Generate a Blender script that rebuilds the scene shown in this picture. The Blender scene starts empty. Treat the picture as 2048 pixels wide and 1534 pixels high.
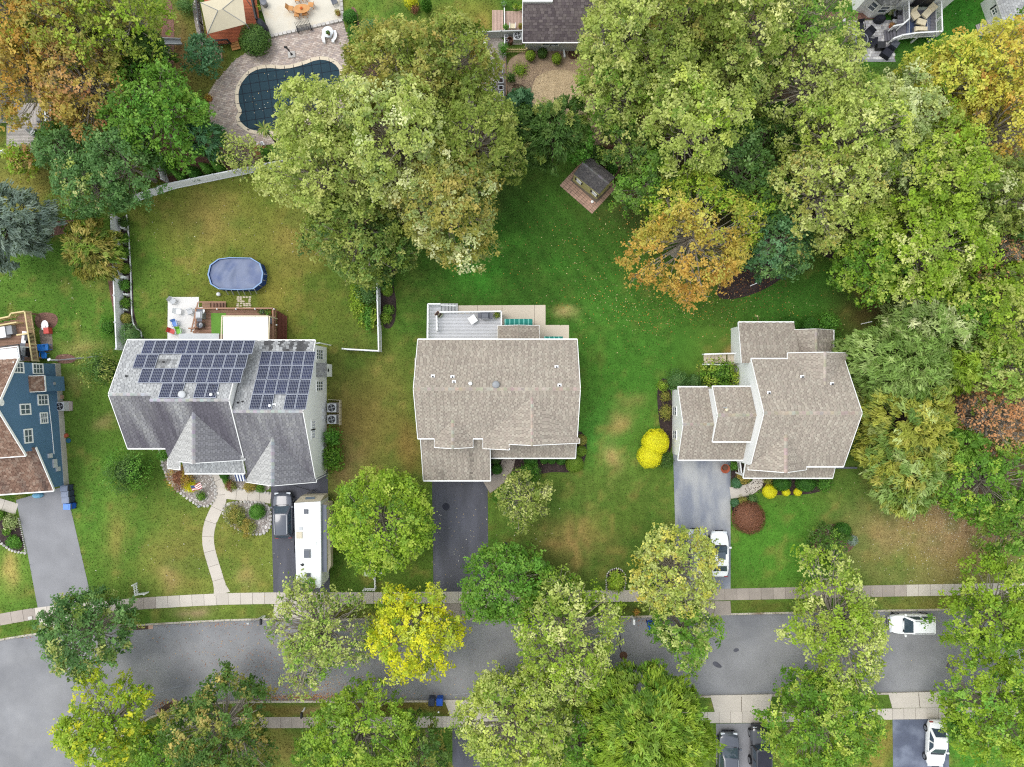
import bpy, math, random
import numpy as np
from mathutils import Vector, Matrix

random.seed(7)
rng = np.random.default_rng(7)
scene = bpy.context.scene
COL = scene.collection
R = math.radians

# ------------------------------------------------------------ camera, sky, sun, exposure
H = 68.0                      # the drone hovers 68 m up and looks straight down
S = 2048 / (H * 1.5)          # photo pixels per metre on the ground
CX, CY = 1024.0, 767.0
cam_data = bpy.data.cameras.new('camera')
cam_data.sensor_width = 36.0
cam_data.lens = 24.0
cam_data.clip_start = 0.5
cam_data.clip_end = 3000.0
cam = bpy.data.objects.new('camera', cam_data)
COL.objects.link(cam)
cam.location = (0, 0, H)
cam.rotation_euler = (0, 0, 0)
scene.camera = cam

world = bpy.data.worlds.new('World')
scene.world = world
world.use_nodes = True
wn = world.node_tree
bg = wn.nodes['Background']
sky = wn.nodes.new('ShaderNodeTexSky')
sky.sky_type = 'NISHITA'
sky.sun_disc = False
SUN_EL, SUN_AZ = R(66), R(-68)          # azimuth from +Y (top of the photo), clockwise positive
sky.sun_elevation = SUN_EL
sky.sun_rotation = SUN_AZ
sky.air_density = 2.5
sky.dust_density = 0.8
sky.ozone_density = 0.6
hs = wn.nodes.new('ShaderNodeHueSaturation')            # an overcast, nearly neutral sky
hs.inputs['Saturation'].default_value = 0.30
wn.links.new(sky.outputs[0], hs.inputs['Color'])
wn.links.new(hs.outputs[0], bg.inputs[0])
bg.inputs[1].default_value = 0.15

sun_data = bpy.data.lights.new('sun', 'SUN')
sun_data.energy = 0.65
sun_data.angle = R(26)
sun_data.color = (1.0, 0.96, 0.90)
sun = bpy.data.objects.new('sun', sun_data)
COL.objects.link(sun)
sd = Vector((math.sin(SUN_AZ) * math.cos(SUN_EL), math.cos(SUN_AZ) * math.cos(SUN_EL), math.sin(SUN_EL)))
sun.rotation_euler = sd.to_track_quat('Z', 'Y').to_euler()
sun.location = (-60, 40, 90)

scene.view_settings.view_transform = 'Standard'
scene.view_settings.look = 'None'
scene.view_settings.gamma = 1.0
scene.view_settings.use_curve_mapping = False
scene.view_settings.exposure = 0.95
scene.render.engine = 'CYCLES'
scene.cycles.max_bounces = 7
scene.cycles.pixel_filter_type = 'BLACKMAN_HARRIS'
scene.cycles.filter_width = 1.15
scene.cycles.use_denoising = False
scene.cycles.transparent_max_bounces = 6

# ------------------------------------------------------------ geometry helpers
def P(px, py, z=0.0):
    """Where the photo's pixel (px, py) lies in the place, at height z above the ground."""
    k = (H - z) / H / S
    return Vector(((px - CX) * k, (CY - py) * k, z))

def px_of(x, y):
    return CX + x * S, CY - y * S

class Plane:
    """A sloping plane through three points given as (px, py, z)."""
    def __init__(s, a, b, c, world=False):
        a, b, c = [Vector(q) if world else P(*q) for q in (a, b, c)]
        n = (b - a).cross(c - a)
        if n.z < 0: n = -n
        s.n = n.normalized(); s.o = a
        s.gx, s.gy = -n.x / n.z, -n.y / n.z
    def z(s, x, y):
        return s.o.z + s.gx * (x - s.o.x) + s.gy * (y - s.o.y)
    def cast(s, px, py):
        X, Y = (px - CX) / S, (CY - py) / S
        z = (s.o.z + s.gx * (X - s.o.x) + s.gy * (Y - s.o.y)) / (1 + s.gx * X / H + s.gy * Y / H)
        k = (H - z) / H
        return Vector((X * k, Y * k, z))

def cast_x(px, py, xw):
    X, Y = (px - CX) / S, (CY - py) / S
    k = xw / X
    return Vector((xw, Y * k, H * (1 - k)))

def srgb(c):
    out = []
    for v in c:
        v = v / 255.0
        out.append(v / 12.92 if v <= 0.04045 else ((v + 0.055) / 1.055) ** 2.4)
    return out

GAIN = 1.25
def C(r, g, b, k=1.0):
    """Base colour of a surface that photographs as (r, g, b) in this light."""
    return tuple(min(0.85, v / GAIN * k) for v in srgb((r, g, b)))

def vnoise(x, y, seed=0):
    """value noise on numpy arrays, 0..1"""
    xi, yi = np.floor(x).astype(np.int64), np.floor(y).astype(np.int64)
    xf, yf = x - xi, y - yi
    def h(a, b):
        n = (a * 374761393 + b * 668265263 + seed * 1442695041) & 0x7fffffff
        n = ((n ^ (n >> 13)) * 1274126177) & 0x7fffffff
        return ((n ^ (n >> 16)) & 0xffff) / 65535.0
    u, v = xf * xf * (3 - 2 * xf), yf * yf * (3 - 2 * yf)
    return (h(xi, yi) * (1 - u) + h(xi + 1, yi) * u) * (1 - v) + (h(xi, yi + 1) * (1 - u) + h(xi + 1, yi + 1) * u) * v

def fbm(x, y, seed=0, o=4):
    t, a, s = 0, 0.5, 0
    for i in range(o):
        t = t + a * vnoise(x * 2 ** i, y * 2 ** i, seed + i); s += a; a *= 0.5
    return t / s

def in_poly(x, y, poly):
    """numpy arrays x, y; poly = [(x, y)...]"""
    inside = np.zeros(x.shape, bool)
    n = len(poly)
    for i in range(n):
        x0, y0 = poly[i]; x1, y1 = poly[(i + 1) % n]
        if y0 == y1: continue
        c = ((y0 > y) != (y1 > y)) & (x < (x1 - x0) * (y - y0) / (y1 - y0) + x0)
        inside ^= c
    return inside

# ------------------------------------------------------------ objects
OFF = {}
def tag(o, label=None, cat=None, group=None, kind=None):
    if label: o['label'] = label
    if cat: o['category'] = cat
    if group: o['group'] = group
    if kind: o['kind'] = kind
    return o

def thing(name, label, cat, loc=(0, 0, 0), group=None, kind=None, rz=0.0):
    o = bpy.data.objects.new(name, None)
    COL.objects.link(o)
    o.empty_display_size = 0.3
    o.location = loc
    o.rotation_euler = (0, 0, rz)
    OFF[o.name] = Vector(loc)
    return tag(o, label, cat, group, kind)

def link(o, parent=None):
    COL.objects.link(o)
    if parent is not None:
        o.parent = parent
        OFF[o.name] = OFF[parent.name]
    return o

class MB:
    def __init__(s):
        s.v, s.f, s.m, s.c = [], [], [], []
    def face(s, pts, m=0, c=None):
        i = len(s.v)
        s.v.extend([tuple(p) for p in pts]); s.f.append(tuple(range(i, i + len(pts)))); s.m.append(m); s.c.append(c)
    def mesh(s, vs, fs, m=0, c=None):
        i = len(s.v)
        s.v.extend([tuple(p) for p in vs])
        for f in fs:
            s.f.append(tuple(i + k for k in f)); s.m.append(m); s.c.append(c)
    def box(s, c, size, rz=0.0, m=0, col=None, taper=1.0):
        x, y, z = size[0] / 2, size[1] / 2, size[2] / 2
        ca, sa = math.cos(rz), math.sin(rz)
        vs = []
        for dz, t in ((-z, 1.0), (z, taper)):
            for dx, dy in ((-x, -y), (x, -y), (x, y), (-x, y)):
                dx *= t; dy *= t
                vs.append((c[0] + dx * ca - dy * sa, c[1] + dx * sa + dy * ca, c[2] + dz))
        s.mesh(vs, [(3, 2, 1, 0), (4, 5, 6, 7), (0, 1, 5, 4), (1, 2, 6, 5), (2, 3, 7, 6), (3, 0, 4, 7)], m, col)
    def bar(s, a, b, w, h, m=0, col=None):
        """a square bar from a to b: width w across (horizontal), height h"""
        a, b = Vector(a), Vector(b)
        d = b - a
        L = d.length
        if L < 1e-6: return
        d /= L
        side = d.cross(Vector((0, 0, 1)))
        if side.length < 1e-3: side = Vector((1, 0, 0))
        side.normalize(); up = side.cross(d).normalized()
        vs = []
        for q in (a, b):
            for u, t in ((-1, -1), (1, -1), (1, 1), (-1, 1)):
                vs.append(q + side * (u * w / 2) + up * (t * h / 2))
        s.mesh(vs, [(0, 1, 2, 3), (7, 6, 5, 4), (0, 4, 5, 1), (1, 5, 6, 2), (2, 6, 7, 3), (3, 7, 4, 0)], m, col)
    def prism(s, poly, z0, z1, m=0, col=None, mside=None):
        a = sum(poly[i][0] * poly[(i + 1) % len(poly)][1] - poly[(i + 1) % len(poly)][0] * poly[i][1] for i in range(len(poly)))
        if a < 0: poly = poly[::-1]
        n = len(poly)
        s.face([(p[0], p[1], z1) for p in poly], m, col)
        s.face([(p[0], p[1], z0) for p in poly][::-1], m, col)
        for i in range(n):
            p, q = poly[i], poly[(i + 1) % n]
            s.face([(p[0], p[1], z0), (q[0], q[1], z0), (q[0], q[1], z1), (p[0], p[1], z1)], m if mside is None else mside, col)
    def slab3(s, pts, t, m=0, col=None, mside=None):
        """a planar 3-D polygon with thickness t hung below it"""
        pts = [Vector(p) for p in pts]
        n = Vector((0, 0, 0))
        for i in range(len(pts)):
            n += (pts[i] - pts[0]).cross(pts[(i + 1) % len(pts)] - pts[0])
        if n.z < 0: pts = pts[::-1]
        lo = [p - Vector((0, 0, t)) for p in pts]
        s.face(pts, m, col); s.face(lo[::-1], m, col)
        for i in range(len(pts)):
            j = (i + 1) % len(pts)
            s.face([lo[i], lo[j], pts[j], pts[i]], m if mside is None else mside, col)
    def tube(s, path, rad, n=8, m=0, col=None, cap=True):
        path = [Vector(p) for p in path]
        if not hasattr(rad, '__len__'): rad = [rad] * len(path)
        i0 = len(s.v)
        for k, p in enumerate(path):
            d = (path[min(k + 1, len(path) - 1)] - path[max(k - 1, 0)])
            if d.length < 1e-9: d = Vector((0, 0, 1))
            d.normalize()
            a = d.cross(Vector((0, 0, 1)))
            if a.length < 1e-3: a = Vector((1, 0, 0))
            a.normalize(); b = d.cross(a)
            for j in range(n):
                t = 2 * math.pi * j / n
                s.v.append(tuple(p + (a * math.cos(t) + b * math.sin(t)) * rad[k]))
        for k in range(len(path) - 1):
            for j in range(n):
                s.f.append((i0 + k * n + j, i0 + k * n + (j + 1) % n, i0 + (k + 1) * n + (j + 1) % n, i0 + (k + 1) * n + j))
                s.m.append(m); s.c.append(col)
        if cap:
            for k in (0, len(path) - 1):
                s.f.append(tuple(i0 + k * n + j for j in range(n))); s.m.append(m); s.c.append(col)
    def lathe(s, c, prof, n=16, m=0, col=None, sx=1.0, sy=1.0, rz=0.0):
        """prof = [(r, z)...] about the vertical through c"""
        i0 = len(s.v)
        ca, sa = math.cos(rz), math.sin(rz)
        for r, z in prof:
            for j in range(n):
                t = 2 * math.pi * j / n
                x, y = r * math.cos(t) * sx, r * math.sin(t) * sy
                s.v.append((c[0] + x * ca - y * sa, c[1] + x * sa + y * ca, c[2] + z))
        for k in range(len(prof) - 1):
            for j in range(n):
                s.f.append((i0 + k * n + j, i0 + k * n + (j + 1) % n, i0 + (k + 1) * n + (j + 1) % n, i0 + (k + 1) * n + j))
                s.m.append(m); s.c.append(col)
        for k in (0, len(prof) - 1):
            if prof[k][0] > 1e-4:
                f = tuple(i0 + k * n + j for j in range(n))
                s.f.append(f if k else f[::-1]); s.m.append(m); s.c.append(col)
    def data(s, name, mats, off=Vector((0, 0, 0)), smooth=False):
        me = bpy.data.meshes.new(name)
        ox, oy, oz = off
        me.from_pydata([(v[0] - ox, v[1] - oy, v[2] - oz) for v in s.v], [], s.f)
        mats = mats if isinstance(mats, (list, tuple)) else [mats]
        for mt in mats: me.materials.append(mt)
        me.polygons.foreach_set('material_index', s.m)
        if any(c is not None for c in s.c):
            at = me.color_attributes.new('Col', 'FLOAT_COLOR', 'CORNER')
            buf = []
            for f, c in zip(s.f, s.c):
                c = c or (1, 1, 1)
                buf.extend((c[0], c[1], c[2], 1.0) * len(f))
            at.data.foreach_set('color', buf)
        if smooth:
            me.polygons.foreach_set('use_smooth', [True] * len(s.f))
        me.update()
        return me
    def build(s, name, mats, parent=None, label=None, cat=None, group=None, kind=None, smooth=False, loc=None):
        if parent is not None:
            off = OFF[parent.name]
        elif loc is not None:
            off = Vector(loc)
        elif s.v:
            a = np.array(s.v)
            off = Vector(((a[:, 0].min() + a[:, 0].max()) / 2, (a[:, 1].min() + a[:, 1].max()) / 2, a[:, 2].min()))
        o = bpy.data.objects.new(name, s.data(name, mats, off, smooth))
        link(o, parent)
        if parent is None:
            o.location = off
            OFF[o.name] = off.copy()
        return tag(o, label, cat, group, kind)

def piece(name, me, parent, loc, rot=(0, 0, 0), scale=(1, 1, 1), kind=None):
    """one of many alike pieces that share a mesh; loc in world space"""
    o = bpy.data.objects.new(name, me)
    link(o, parent)
    o.location = Vector(loc) - OFF[parent.name]
    o.rotation_euler = rot
    o.scale = scale
    if kind: o['kind'] = kind
    return o

def copy_tree(o, parent=None):
    c = o.copy()
    COL.objects.link(c)
    if parent is not None: c.parent = parent
    for ch in list(o.children): copy_tree(ch, c)
    return c

def rect(cx, cy, w, h, rz=0.0):
    ca, sa = math.cos(rz), math.sin(rz)
    return [(cx + x * ca - y * sa, cy + x * sa + y * ca) for x, y in ((-w / 2, -h / 2), (w / 2, -h / 2), (w / 2, h / 2), (-w / 2, h / 2))]

def PX(pts, z=0.0):
    return [tuple(P(a, b, z)[:2]) for a, b in pts]

def smooth_poly(pts, it=2, closed=True):
    """Chaikin corner cutting"""
    for _ in range(it):
        q = []
        n = len(pts)
        for i in range(n if closed else n - 1):
            a, b = pts[i], pts[(i + 1) % n]
            q.append((a[0] * .75 + b[0] * .25, a[1] * .75 + b[1] * .25)); q.append((a[0] * .25 + b[0] * .75, a[1] * .25 + b[1] * .75))
        if not closed: q = [pts[0]] + q + [pts[-1]]
        pts = q
    return pts

def resample(pts, step, closed=False):
    pts = [Vector((p[0], p[1])) for p in pts]
    if closed: pts = pts + [pts[0]]
    out, acc = [pts[0].copy()], 0.0
    for a, b in zip(pts, pts[1:]):
        L = (b - a).length
        if L < 1e-9: continue
        d = step - acc
        while d <= L:
            out.append(a + (b - a) * (d / L)); d += step
        acc = L - (d - step)
    return out

# ------------------------------------------------------------ materials
def mk(name, base, rough=0.85, var=0.12, scale=1.5, fine=30.0, fvar=0.10, bump=0.0, bscale=60.0, metal=0.0, spec=0.3,
       attr=False, orand=0.0, alt=None, altscale=0.4, altlo=0.45, althi=0.65, stretch=None, coat=0.0, wave=None):
    m = bpy.data.materials.new(name)
    m.use_nodes = True
    nt = m.node_tree; N = nt.nodes; Lk = nt.links
    b = N['Principled BSDF']
    b.inputs['Roughness'].default_value = rough
    b.inputs['Metallic'].default_value = metal
    b.inputs['Specular IOR Level'].default_value = spec
    if coat:
        b.inputs['Coat Weight'].default_value = coat; b.inputs['Coat Roughness'].default_value = 0.05
    geo = N.new('ShaderNodeNewGeometry')
    vec = geo.outputs['Position']
    if stretch:
        mp = N.new('ShaderNodeMapping'); mp.inputs['Scale'].default_value = stretch
        Lk.new(vec, mp.inputs['Vector']); vec = mp.outputs[0]
    def noise(sc, det=5.0):
        n = N.new('ShaderNodeTexNoise'); n.inputs['Scale'].default_value = sc; n.inputs['Detail'].default_value = det
        Lk.new(vec, n.inputs['Vector']); return n.outputs['Fac']
    def rng_(fac, lo, hi, a=0.3, c=0.7):
        r = N.new('ShaderNodeMapRange'); r.inputs['From Min'].default_value = a; r.inputs['From Max'].default_value = c
        r.inputs['To Min'].default_value = lo; r.inputs['To Max'].default_value = hi
        Lk.new(fac, r.inputs['Value']); return r.outputs[0]
    def mul(x, y):
        q = N.new('ShaderNodeMath'); q.operation = 'MULTIPLY'; Lk.new(x, q.inputs[0]); Lk.new(y, q.inputs[1]); return q.outputs[0]
    f = rng_(noise(scale), 1 - var, 1 + var)
    if fvar: f = mul(f, rng_(noise(fine, 2.0), 1 - fvar, 1 + fvar))
    if orand:
        oi = N.new('ShaderNodeObjectInfo'); f = mul(f, rng_(oi.outputs['Random'], 1 - orand, 1 + orand, 0, 1))
    if wave:
        w = N.new('ShaderNodeTexWave'); w.bands_direction = wave[0]; w.inputs['Scale'].default_value = wave[1]; w.inputs['Distortion'].default_value = wave[3] if len(wave) > 3 else 0
        Lk.new(vec, w.inputs['Vector']); f = mul(f, rng_(w.outputs['Fac'], 1 - wave[2], 1 + wave[2] * .5, 0, 1))
    rgb = N.new('ShaderNodeRGB'); rgb.outputs[0].default_value = (*base, 1); col = rgb.outputs[0]
    if attr:
        a = N.new('ShaderNodeAttribute'); a.attribute_name = 'Col'; col = a.outputs['Color']
    if alt:
        mx = N.new('ShaderNodeMix'); mx.data_type = 'RGBA'
        Lk.new(rng_(noise(altscale, 6.0), 0, 1, altlo, althi), mx.inputs[0]); Lk.new(col, mx.inputs[6])
        mx.inputs[7].default_value = (*alt, 1); col = mx.outputs[2]
    vm = N.new('ShaderNodeVectorMath'); vm.operation = 'SCALE'
    Lk.new(col, vm.inputs[0]); Lk.new(f, vm.inputs['Scale'])
    Lk.new(vm.outputs[0], b.inputs['Base Color'])
    if bump:
        bp = N.new('ShaderNodeBump'); bp.inputs['Strength'].default_value = bump; bp.inputs['Distance'].default_value = 0.05
        Lk.new(noise(bscale, 3.0), bp.inputs['Height']); Lk.new(bp.outputs[0], b.inputs['Normal'])
    return m

def mk_leaf():
    m = bpy.data.materials.new('leaves')
    m.use_nodes = True
    nt = m.node_tree; N = nt.nodes; Lk = nt.links
    b = N['Principled BSDF']
    a = N.new('ShaderNodeAttribute'); a.attribute_name = 'Col'
    Lk.new(a.outputs['Color'], b.inputs['Base Color'])
    b.inputs['Roughness'].default_value = 0.55
    b.inputs['Specular IOR Level'].default_value = 0.25
    t = N.new('ShaderNodeBsdfTranslucent')
    g = N.new('ShaderNodeVectorMath'); g.operation = 'MULTIPLY'; g.inputs[1].default_value = (1.25, 1.3, 0.7)
    Lk.new(a.outputs['Color'], g.inputs[0]); Lk.new(g.outputs[0], t.inputs['Color'])
    mx = N.new('ShaderNodeMixShader'); mx.inputs[0].default_value = 0.36
    Lk.new(b.outputs[0], mx.inputs[1]); Lk.new(t.outputs[0], mx.inputs[2])
    Lk.new(mx.outputs[0], N['Material Output'].inputs['Surface'])
    return m

M = {}
M['leaf'] = mk_leaf()
M['bark'] = mk('bark', C(168, 158, 145), 0.9, 0.25, 3, 20, 0.2, bump=0.5)
M['darkbark'] = mk('dark_bark', C(98, 86, 74), 0.9, 0.25, 3, 20, 0.2, bump=0.5)
M['lawn'] = mk('lawn_grass', (0.1, 0.1, 0.1), 0.95, 0.16, 1.1, 9.0, 0.22, bump=0.9, bscale=14, attr=True, spec=0.1)
M['blade'] = mk('grass_blades', (0.1, 0.1, 0.1), 0.8, 0.05, 1, 1, 0.0, attr=True, spec=0.15)
M['col'] = mk('painted_pieces', (0.1, 0.1, 0.1), 0.8, 0.08, 2, 25, 0.08, attr=True, spec=0.25)
M['shingle'] = mk('shingle_grit', (0.1, 0.1, 0.1), 0.95, 0.06, 0.7, 45, 0.16, attr=True, spec=0.15, bump=0.3, bscale=90)
M['road'] = mk('road_asphalt', C(148, 147, 149), 0.9, 0.13, 0.35, 26, 0.14, bump=0.25, bscale=80, alt=C(126, 126, 130), altscale=0.16, spec=0.3)
M['drive_dark'] = mk('sealed_asphalt', C(84, 84, 92), 0.75, 0.12, 0.5, 35, 0.12, bump=0.2, alt=C(98, 98, 108), altscale=0.7, stretch=(1, 0.25, 1))
M['drive_grey'] = mk('worn_asphalt', C(146, 145, 148), 0.9, 0.10, 0.5, 40, 0.12, bump=0.2)
M['drive_worn'] = mk('patchy_asphalt', C(140, 144, 156), 0.85, 0.14, 0.5, 30, 0.14, bump=0.2, alt=C(172, 172, 172), altscale=0.5, altlo=0.42, althi=0.62, stretch=(1, 0.35, 1))
M['drive_blue'] = mk('blue_grey_asphalt', C(98, 104, 122), 0.8, 0.12, 0.6, 30, 0.12, bump=0.2, alt=C(122, 128, 144), altscale=0.6)
M['concrete'] = mk('concrete', C(208, 198, 186), 0.9, 0.07, 0.5, 25, 0.07, orand=0.06, bump=0.15)
M['concrete_old'] = mk('weathered_concrete', C(172, 160, 150), 0.9, 0.12, 0.6, 22, 0.10, orand=0.10, bump=0.15)
M['joint'] = mk('concrete_joint', C(120, 108, 96), 0.95, 0.1)
M['kerb'] = mk('kerb_concrete', C(196, 186, 172), 0.9, 0.12, 0.6, 20, 0.12, orand=0.05, alt=C(140, 122, 104), altscale=0.5, altlo=0.52, althi=0.7)
M['mulch'] = mk('dark_mulch', C(66, 54, 52), 0.95, 0.3, 1.2, 8, 0.45, bump=1.0, bscale=18)
M['redmulch'] = mk('red_brown_mulch', C(132, 98, 86), 0.95, 0.2, 1.0, 8, 0.35, bump=1.0, bscale=18)
M['litter'] = mk('leaf_litter', C(96, 76, 60), 0.95, 0.3, 0.7, 7, 0.4, bump=1.0, bscale=12, alt=C(62, 60, 40), altscale=0.25)
M['dirt'] = mk('bare_dirt', C(176, 152, 126), 0.95, 0.18, 0.7, 9, 0.22, bump=0.8, bscale=14, alt=C(140, 118, 102), altscale=0.22)
M['paledirt'] = mk('pale_straw_ground', C(204, 180, 144), 0.95, 0.14, 1.2, 9, 0.22, bump=0.8, bscale=14)
M['gravel'] = mk('gravel', C(164, 154, 146), 0.95, 0.12, 0.8, 9, 0.3, bump=0.8, bscale=16)
M['white'] = mk('white_vinyl', (0.80, 0.80, 0.80), 0.45, 0.03, 0.6, 10, 0.02)
M['trim'] = mk('white_trim', (0.78, 0.77, 0.75), 0.5, 0.04, 1, 10, 0.02)
M['fence'] = mk('white_fence', (0.78, 0.78, 0.80), 0.5, 0.05, 0.6, 8, 0.03)
M['siding_white'] = mk('white_siding', (0.82, 0.82, 0.82), 0.55, 0.02, 0.5, 10, 0.02, wave=('Z', 2.6, 0.08))
M['siding_blue'] = mk('blue_siding', C(92, 126, 158), 0.6, 0.05, 0.5, 10, 0.03, wave=('Z', 2.6, 0.14))
M['siding_grey'] = mk('pale_grey_siding', C(206, 206, 204), 0.6, 0.03, 0.5, 10, 0.02, wave=('Z', 2.6, 0.08))
M['siding_tan'] = mk('cream_siding', C(196, 188, 128), 0.6, 0.05, 0.5, 10, 0.03, wave=('Z', 2.6, 0.1))
M['siding_olive'] = mk('beige_siding', C(182, 180, 160), 0.6, 0.04, 0.5, 10, 0.02, wave=('Z', 2.6, 0.1))
M['foundation'] = mk('foundation_wall', C(190, 184, 174), 0.9, 0.1)
M['glass'] = mk('window_glass', C(92, 104, 116), 0.08, 0.15, 0.6, 5, 0.05, spec=0.6)
M['dark'] = mk('black_metal', C(44, 44, 48), 0.5, 0.1, spec=0.4)
M['black'] = mk('black_fabric', C(46, 47, 58), 0.8, 0.15, 3, 20, 0.1)
M['grey'] = mk('grey_metal', C(150, 152, 155), 0.5, 0.08, spec=0.4)
M['midgrey'] = mk('mid_grey_plastic', C(108, 110, 118), 0.6, 0.08)
M['lightgrey'] = mk('light_grey_metal', C(200, 201, 203), 0.5, 0.06)
M['cell'] = None
M['deck_brown'] = mk('brown_deck_boards', C(164, 126, 106), 0.75, 0.10, 1.5, 14, 0.12, orand=0.12)
M['deck_red'] = mk('stained_red_deck', C(176, 96, 62), 0.7, 0.10, 1.5, 14, 0.12, orand=0.12)
M['deck_grey'] = mk('weathered_grey_deck', C(182, 174, 168), 0.85, 0.15, 1.2, 12, 0.16, orand=0.14)
M['deck_white'] = mk('pale_composite_deck', C(222, 222, 226), 0.6, 0.04, 1.0, 12, 0.04, orand=0.03)
M['deck_slate'] = mk('slate_deck_boards', C(120, 118, 126), 0.7, 0.06, 1.0, 12, 0.06, orand=0.05)
M['lumber'] = mk('new_lumber', C(226, 204, 150), 0.7, 0.08, 1.2, 14, 0.08)
M['rail_brown'] = mk('brown_rail', C(172, 132, 108), 0.7, 0.08, 1.2, 14, 0.08)
M['wood'] = mk('teak_wood', C(206, 150, 92), 0.65, 0.10, 2, 18, 0.1)
M['wood_dark'] = mk('old_brown_wood', C(150, 118, 92), 0.85, 0.15, 2, 18, 0.12)
M['cream'] = mk('cream_cushion', C(228, 214, 184), 0.9, 0.05, 2, 16, 0.04)
M['canvas'] = mk('beige_canvas', C(210, 198, 172), 0.9, 0.04, 1.5, 18, 0.04, wave=('X', 3.2, 0.05))
M['bright_white'] = mk('white_canvas', (0.85, 0.85, 0.85), 0.7, 0.02, 1, 12, 0.02)
M['turf'] = mk('green_turf_rug', C(112, 160, 66), 0.95, 0.06, 2, 20, 0.12)
M['rug'] = mk('navy_rug', C(62, 74, 104), 0.95, 0.1, 2, 20, 0.1)
M['pool_blue'] = mk('blue_pool_liner', C(44, 76, 150), 0.5, 0.08, 1, 8, 0.05)
M['pool_cover'] = mk('winter_cover', C(116, 126, 154), 0.5, 0.07, 0.9, 5, 0.05, alt=C(92, 106, 144), altscale=0.7, spec=0.4)
M['safety_cover'] = mk('safety_cover', C(34, 60, 72), 0.8, 0.06, 0.7, 14, 0.08)
M['strap'] = mk('cover_strap', C(20, 30, 42), 0.8, 0.06)
M['coping'] = mk('cream_coping', C(224, 208, 184), 0.85, 0.06, 0.9, 12, 0.06, orand=0.05)
M['tire'] = mk('tyre_rubber', C(36, 36, 38), 0.85, 0.1)
M['rim'] = mk('alloy_rim', C(170, 172, 175), 0.35, 0.04, metal=0.6, spec=0.5)
M['car_white'] = mk('white_car_paint', (0.80, 0.80, 0.80), 0.25, 0.015, 0.6, 5, 0.0, spec=0.5, coat=0.6)
M['car_silver'] = mk('silver_car_paint', C(176, 180, 186), 0.3, 0.03, 0.6, 5, 0.0, metal=0.5, spec=0.5, coat=0.6)
M['car_black'] = mk('black_car_paint', C(34, 35, 40), 0.22, 0.05, 0.6, 5, 0.0, spec=0.6, coat=0.8)
M['car_dark'] = mk('dark_grey_car_paint', C(72, 76, 88), 0.25, 0.05, 0.6, 5, 0.0, spec=0.6, coat=0.8)
M['car_red'] = mk('dark_red_car_paint', C(120, 56, 54), 0.25, 0.05, 0.6, 5, 0.0, spec=0.6, coat=0.8)
M['autoglass'] = mk('car_glass', C(70, 84, 96), 0.05, 0.1, 0.6, 5, 0.0, spec=0.7)
M['lamp_clear'] = mk('headlamp_lens', C(214, 218, 222), 0.1, 0.02, spec=0.6)
M['lamp_red'] = mk('tail_lamp_lens', C(150, 30, 26), 0.15, 0.02, spec=0.6)
M['bin_blue'] = mk('blue_bin_plastic', C(38, 92, 200), 0.5, 0.05)
M['bin_navy'] = mk('navy_bin_plastic', C(62, 70, 92), 0.5, 0.06)
M['bin_lid'] = mk('grey_bin_lid', C(140, 148, 168), 0.5, 0.06)
M['bin_lightblue'] = mk('pale_blue_lid', C(108, 150, 222), 0.5, 0.05)
M['toy_blue'] = mk('bright_blue_plastic', C(44, 130, 214), 0.5, 0.05)
M['toy_red'] = mk('red_plastic', C(214, 84, 76), 0.5, 0.06)
M['toy_green'] = mk('lime_plastic', C(124, 196, 60), 0.5, 0.06)
M['orange'] = mk('orange_flowers', C(222, 108, 40), 0.7, 0.15, 4, 30, 0.2)
M['teal'] = mk('teal_canopy', C(36, 132, 120), 0.7, 0.05)
M['teal_light'] = mk('pale_teal_stripe', C(120, 190, 178), 0.7, 0.05)
M['terracotta'] = mk('terracotta', C(170, 88, 62), 0.8, 0.1)
M['stone'] = mk('pale_stone', C(206, 200, 194), 0.9, 0.14, 1.2, 14, 0.14, orand=0.16, bump=0.3)
M['rust'] = mk('rusty_iron', C(104, 74, 58), 0.8, 0.2, 3, 14, 0.15)
M['awning'] = mk('grey_slide_roof', C(116, 120, 132), 0.6, 0.06)
M['rv_beige'] = mk('beige_panel', C(214, 202, 178), 0.5, 0.05)
M['greenbox'] = mk('pale_green_box', C(184, 196, 160), 0.6, 0.05)
M['flag_red'] = mk('flag_red', C(196, 84, 84), 0.8, 0.04)
M['flag_blue'] = mk('flag_blue', C(70, 84, 130), 0.8, 0.04)
M['paver'] = mk('paver_pieces', (0.1, 0.1, 0.1), 0.9, 0.08, 1.0, 20, 0.12, attr=True)
M['brick_red'] = mk('red_brick_paver', C(192, 156, 136), 0.9, 0.1, 1.5, 18, 0.12, orand=0.14)
# ============================================================ the ground
HARD = []            # px polygons where no grass grows

KN = [(-500, 1395), (-200, 1318), (0, 1281), (90, 1266), (180, 1258), (260, 1253), (420, 1243), (545, 1239), (800, 1241), (1024, 1240), (1250, 1236), (1460, 1230), (1760, 1223), (2048, 1218), (2400, 1212)]
KS = [(60, 1900), (120, 1660), (170, 1560), (212, 1500), (250, 1462), (300, 1432), (350, 1413), (430, 1403), (545, 1402), (900, 1401), (1200, 1397), (1390, 1392), (1540, 1389), (1760, 1386), (1890, 1383), (2048, 1380), (2400, 1374)]
KNs = smooth_poly(KN, 2, False); KSs = smooth_poly(KS, 2, False)
ROAD = KNs + KSs[::-1] + [(-500, 1900)]
HARD.append(ROAD)

def sstep(a, b, x):
    t = np.clip((x - a) / (b - a), 0, 1); return t * t * (3 - 2 * t)

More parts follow.
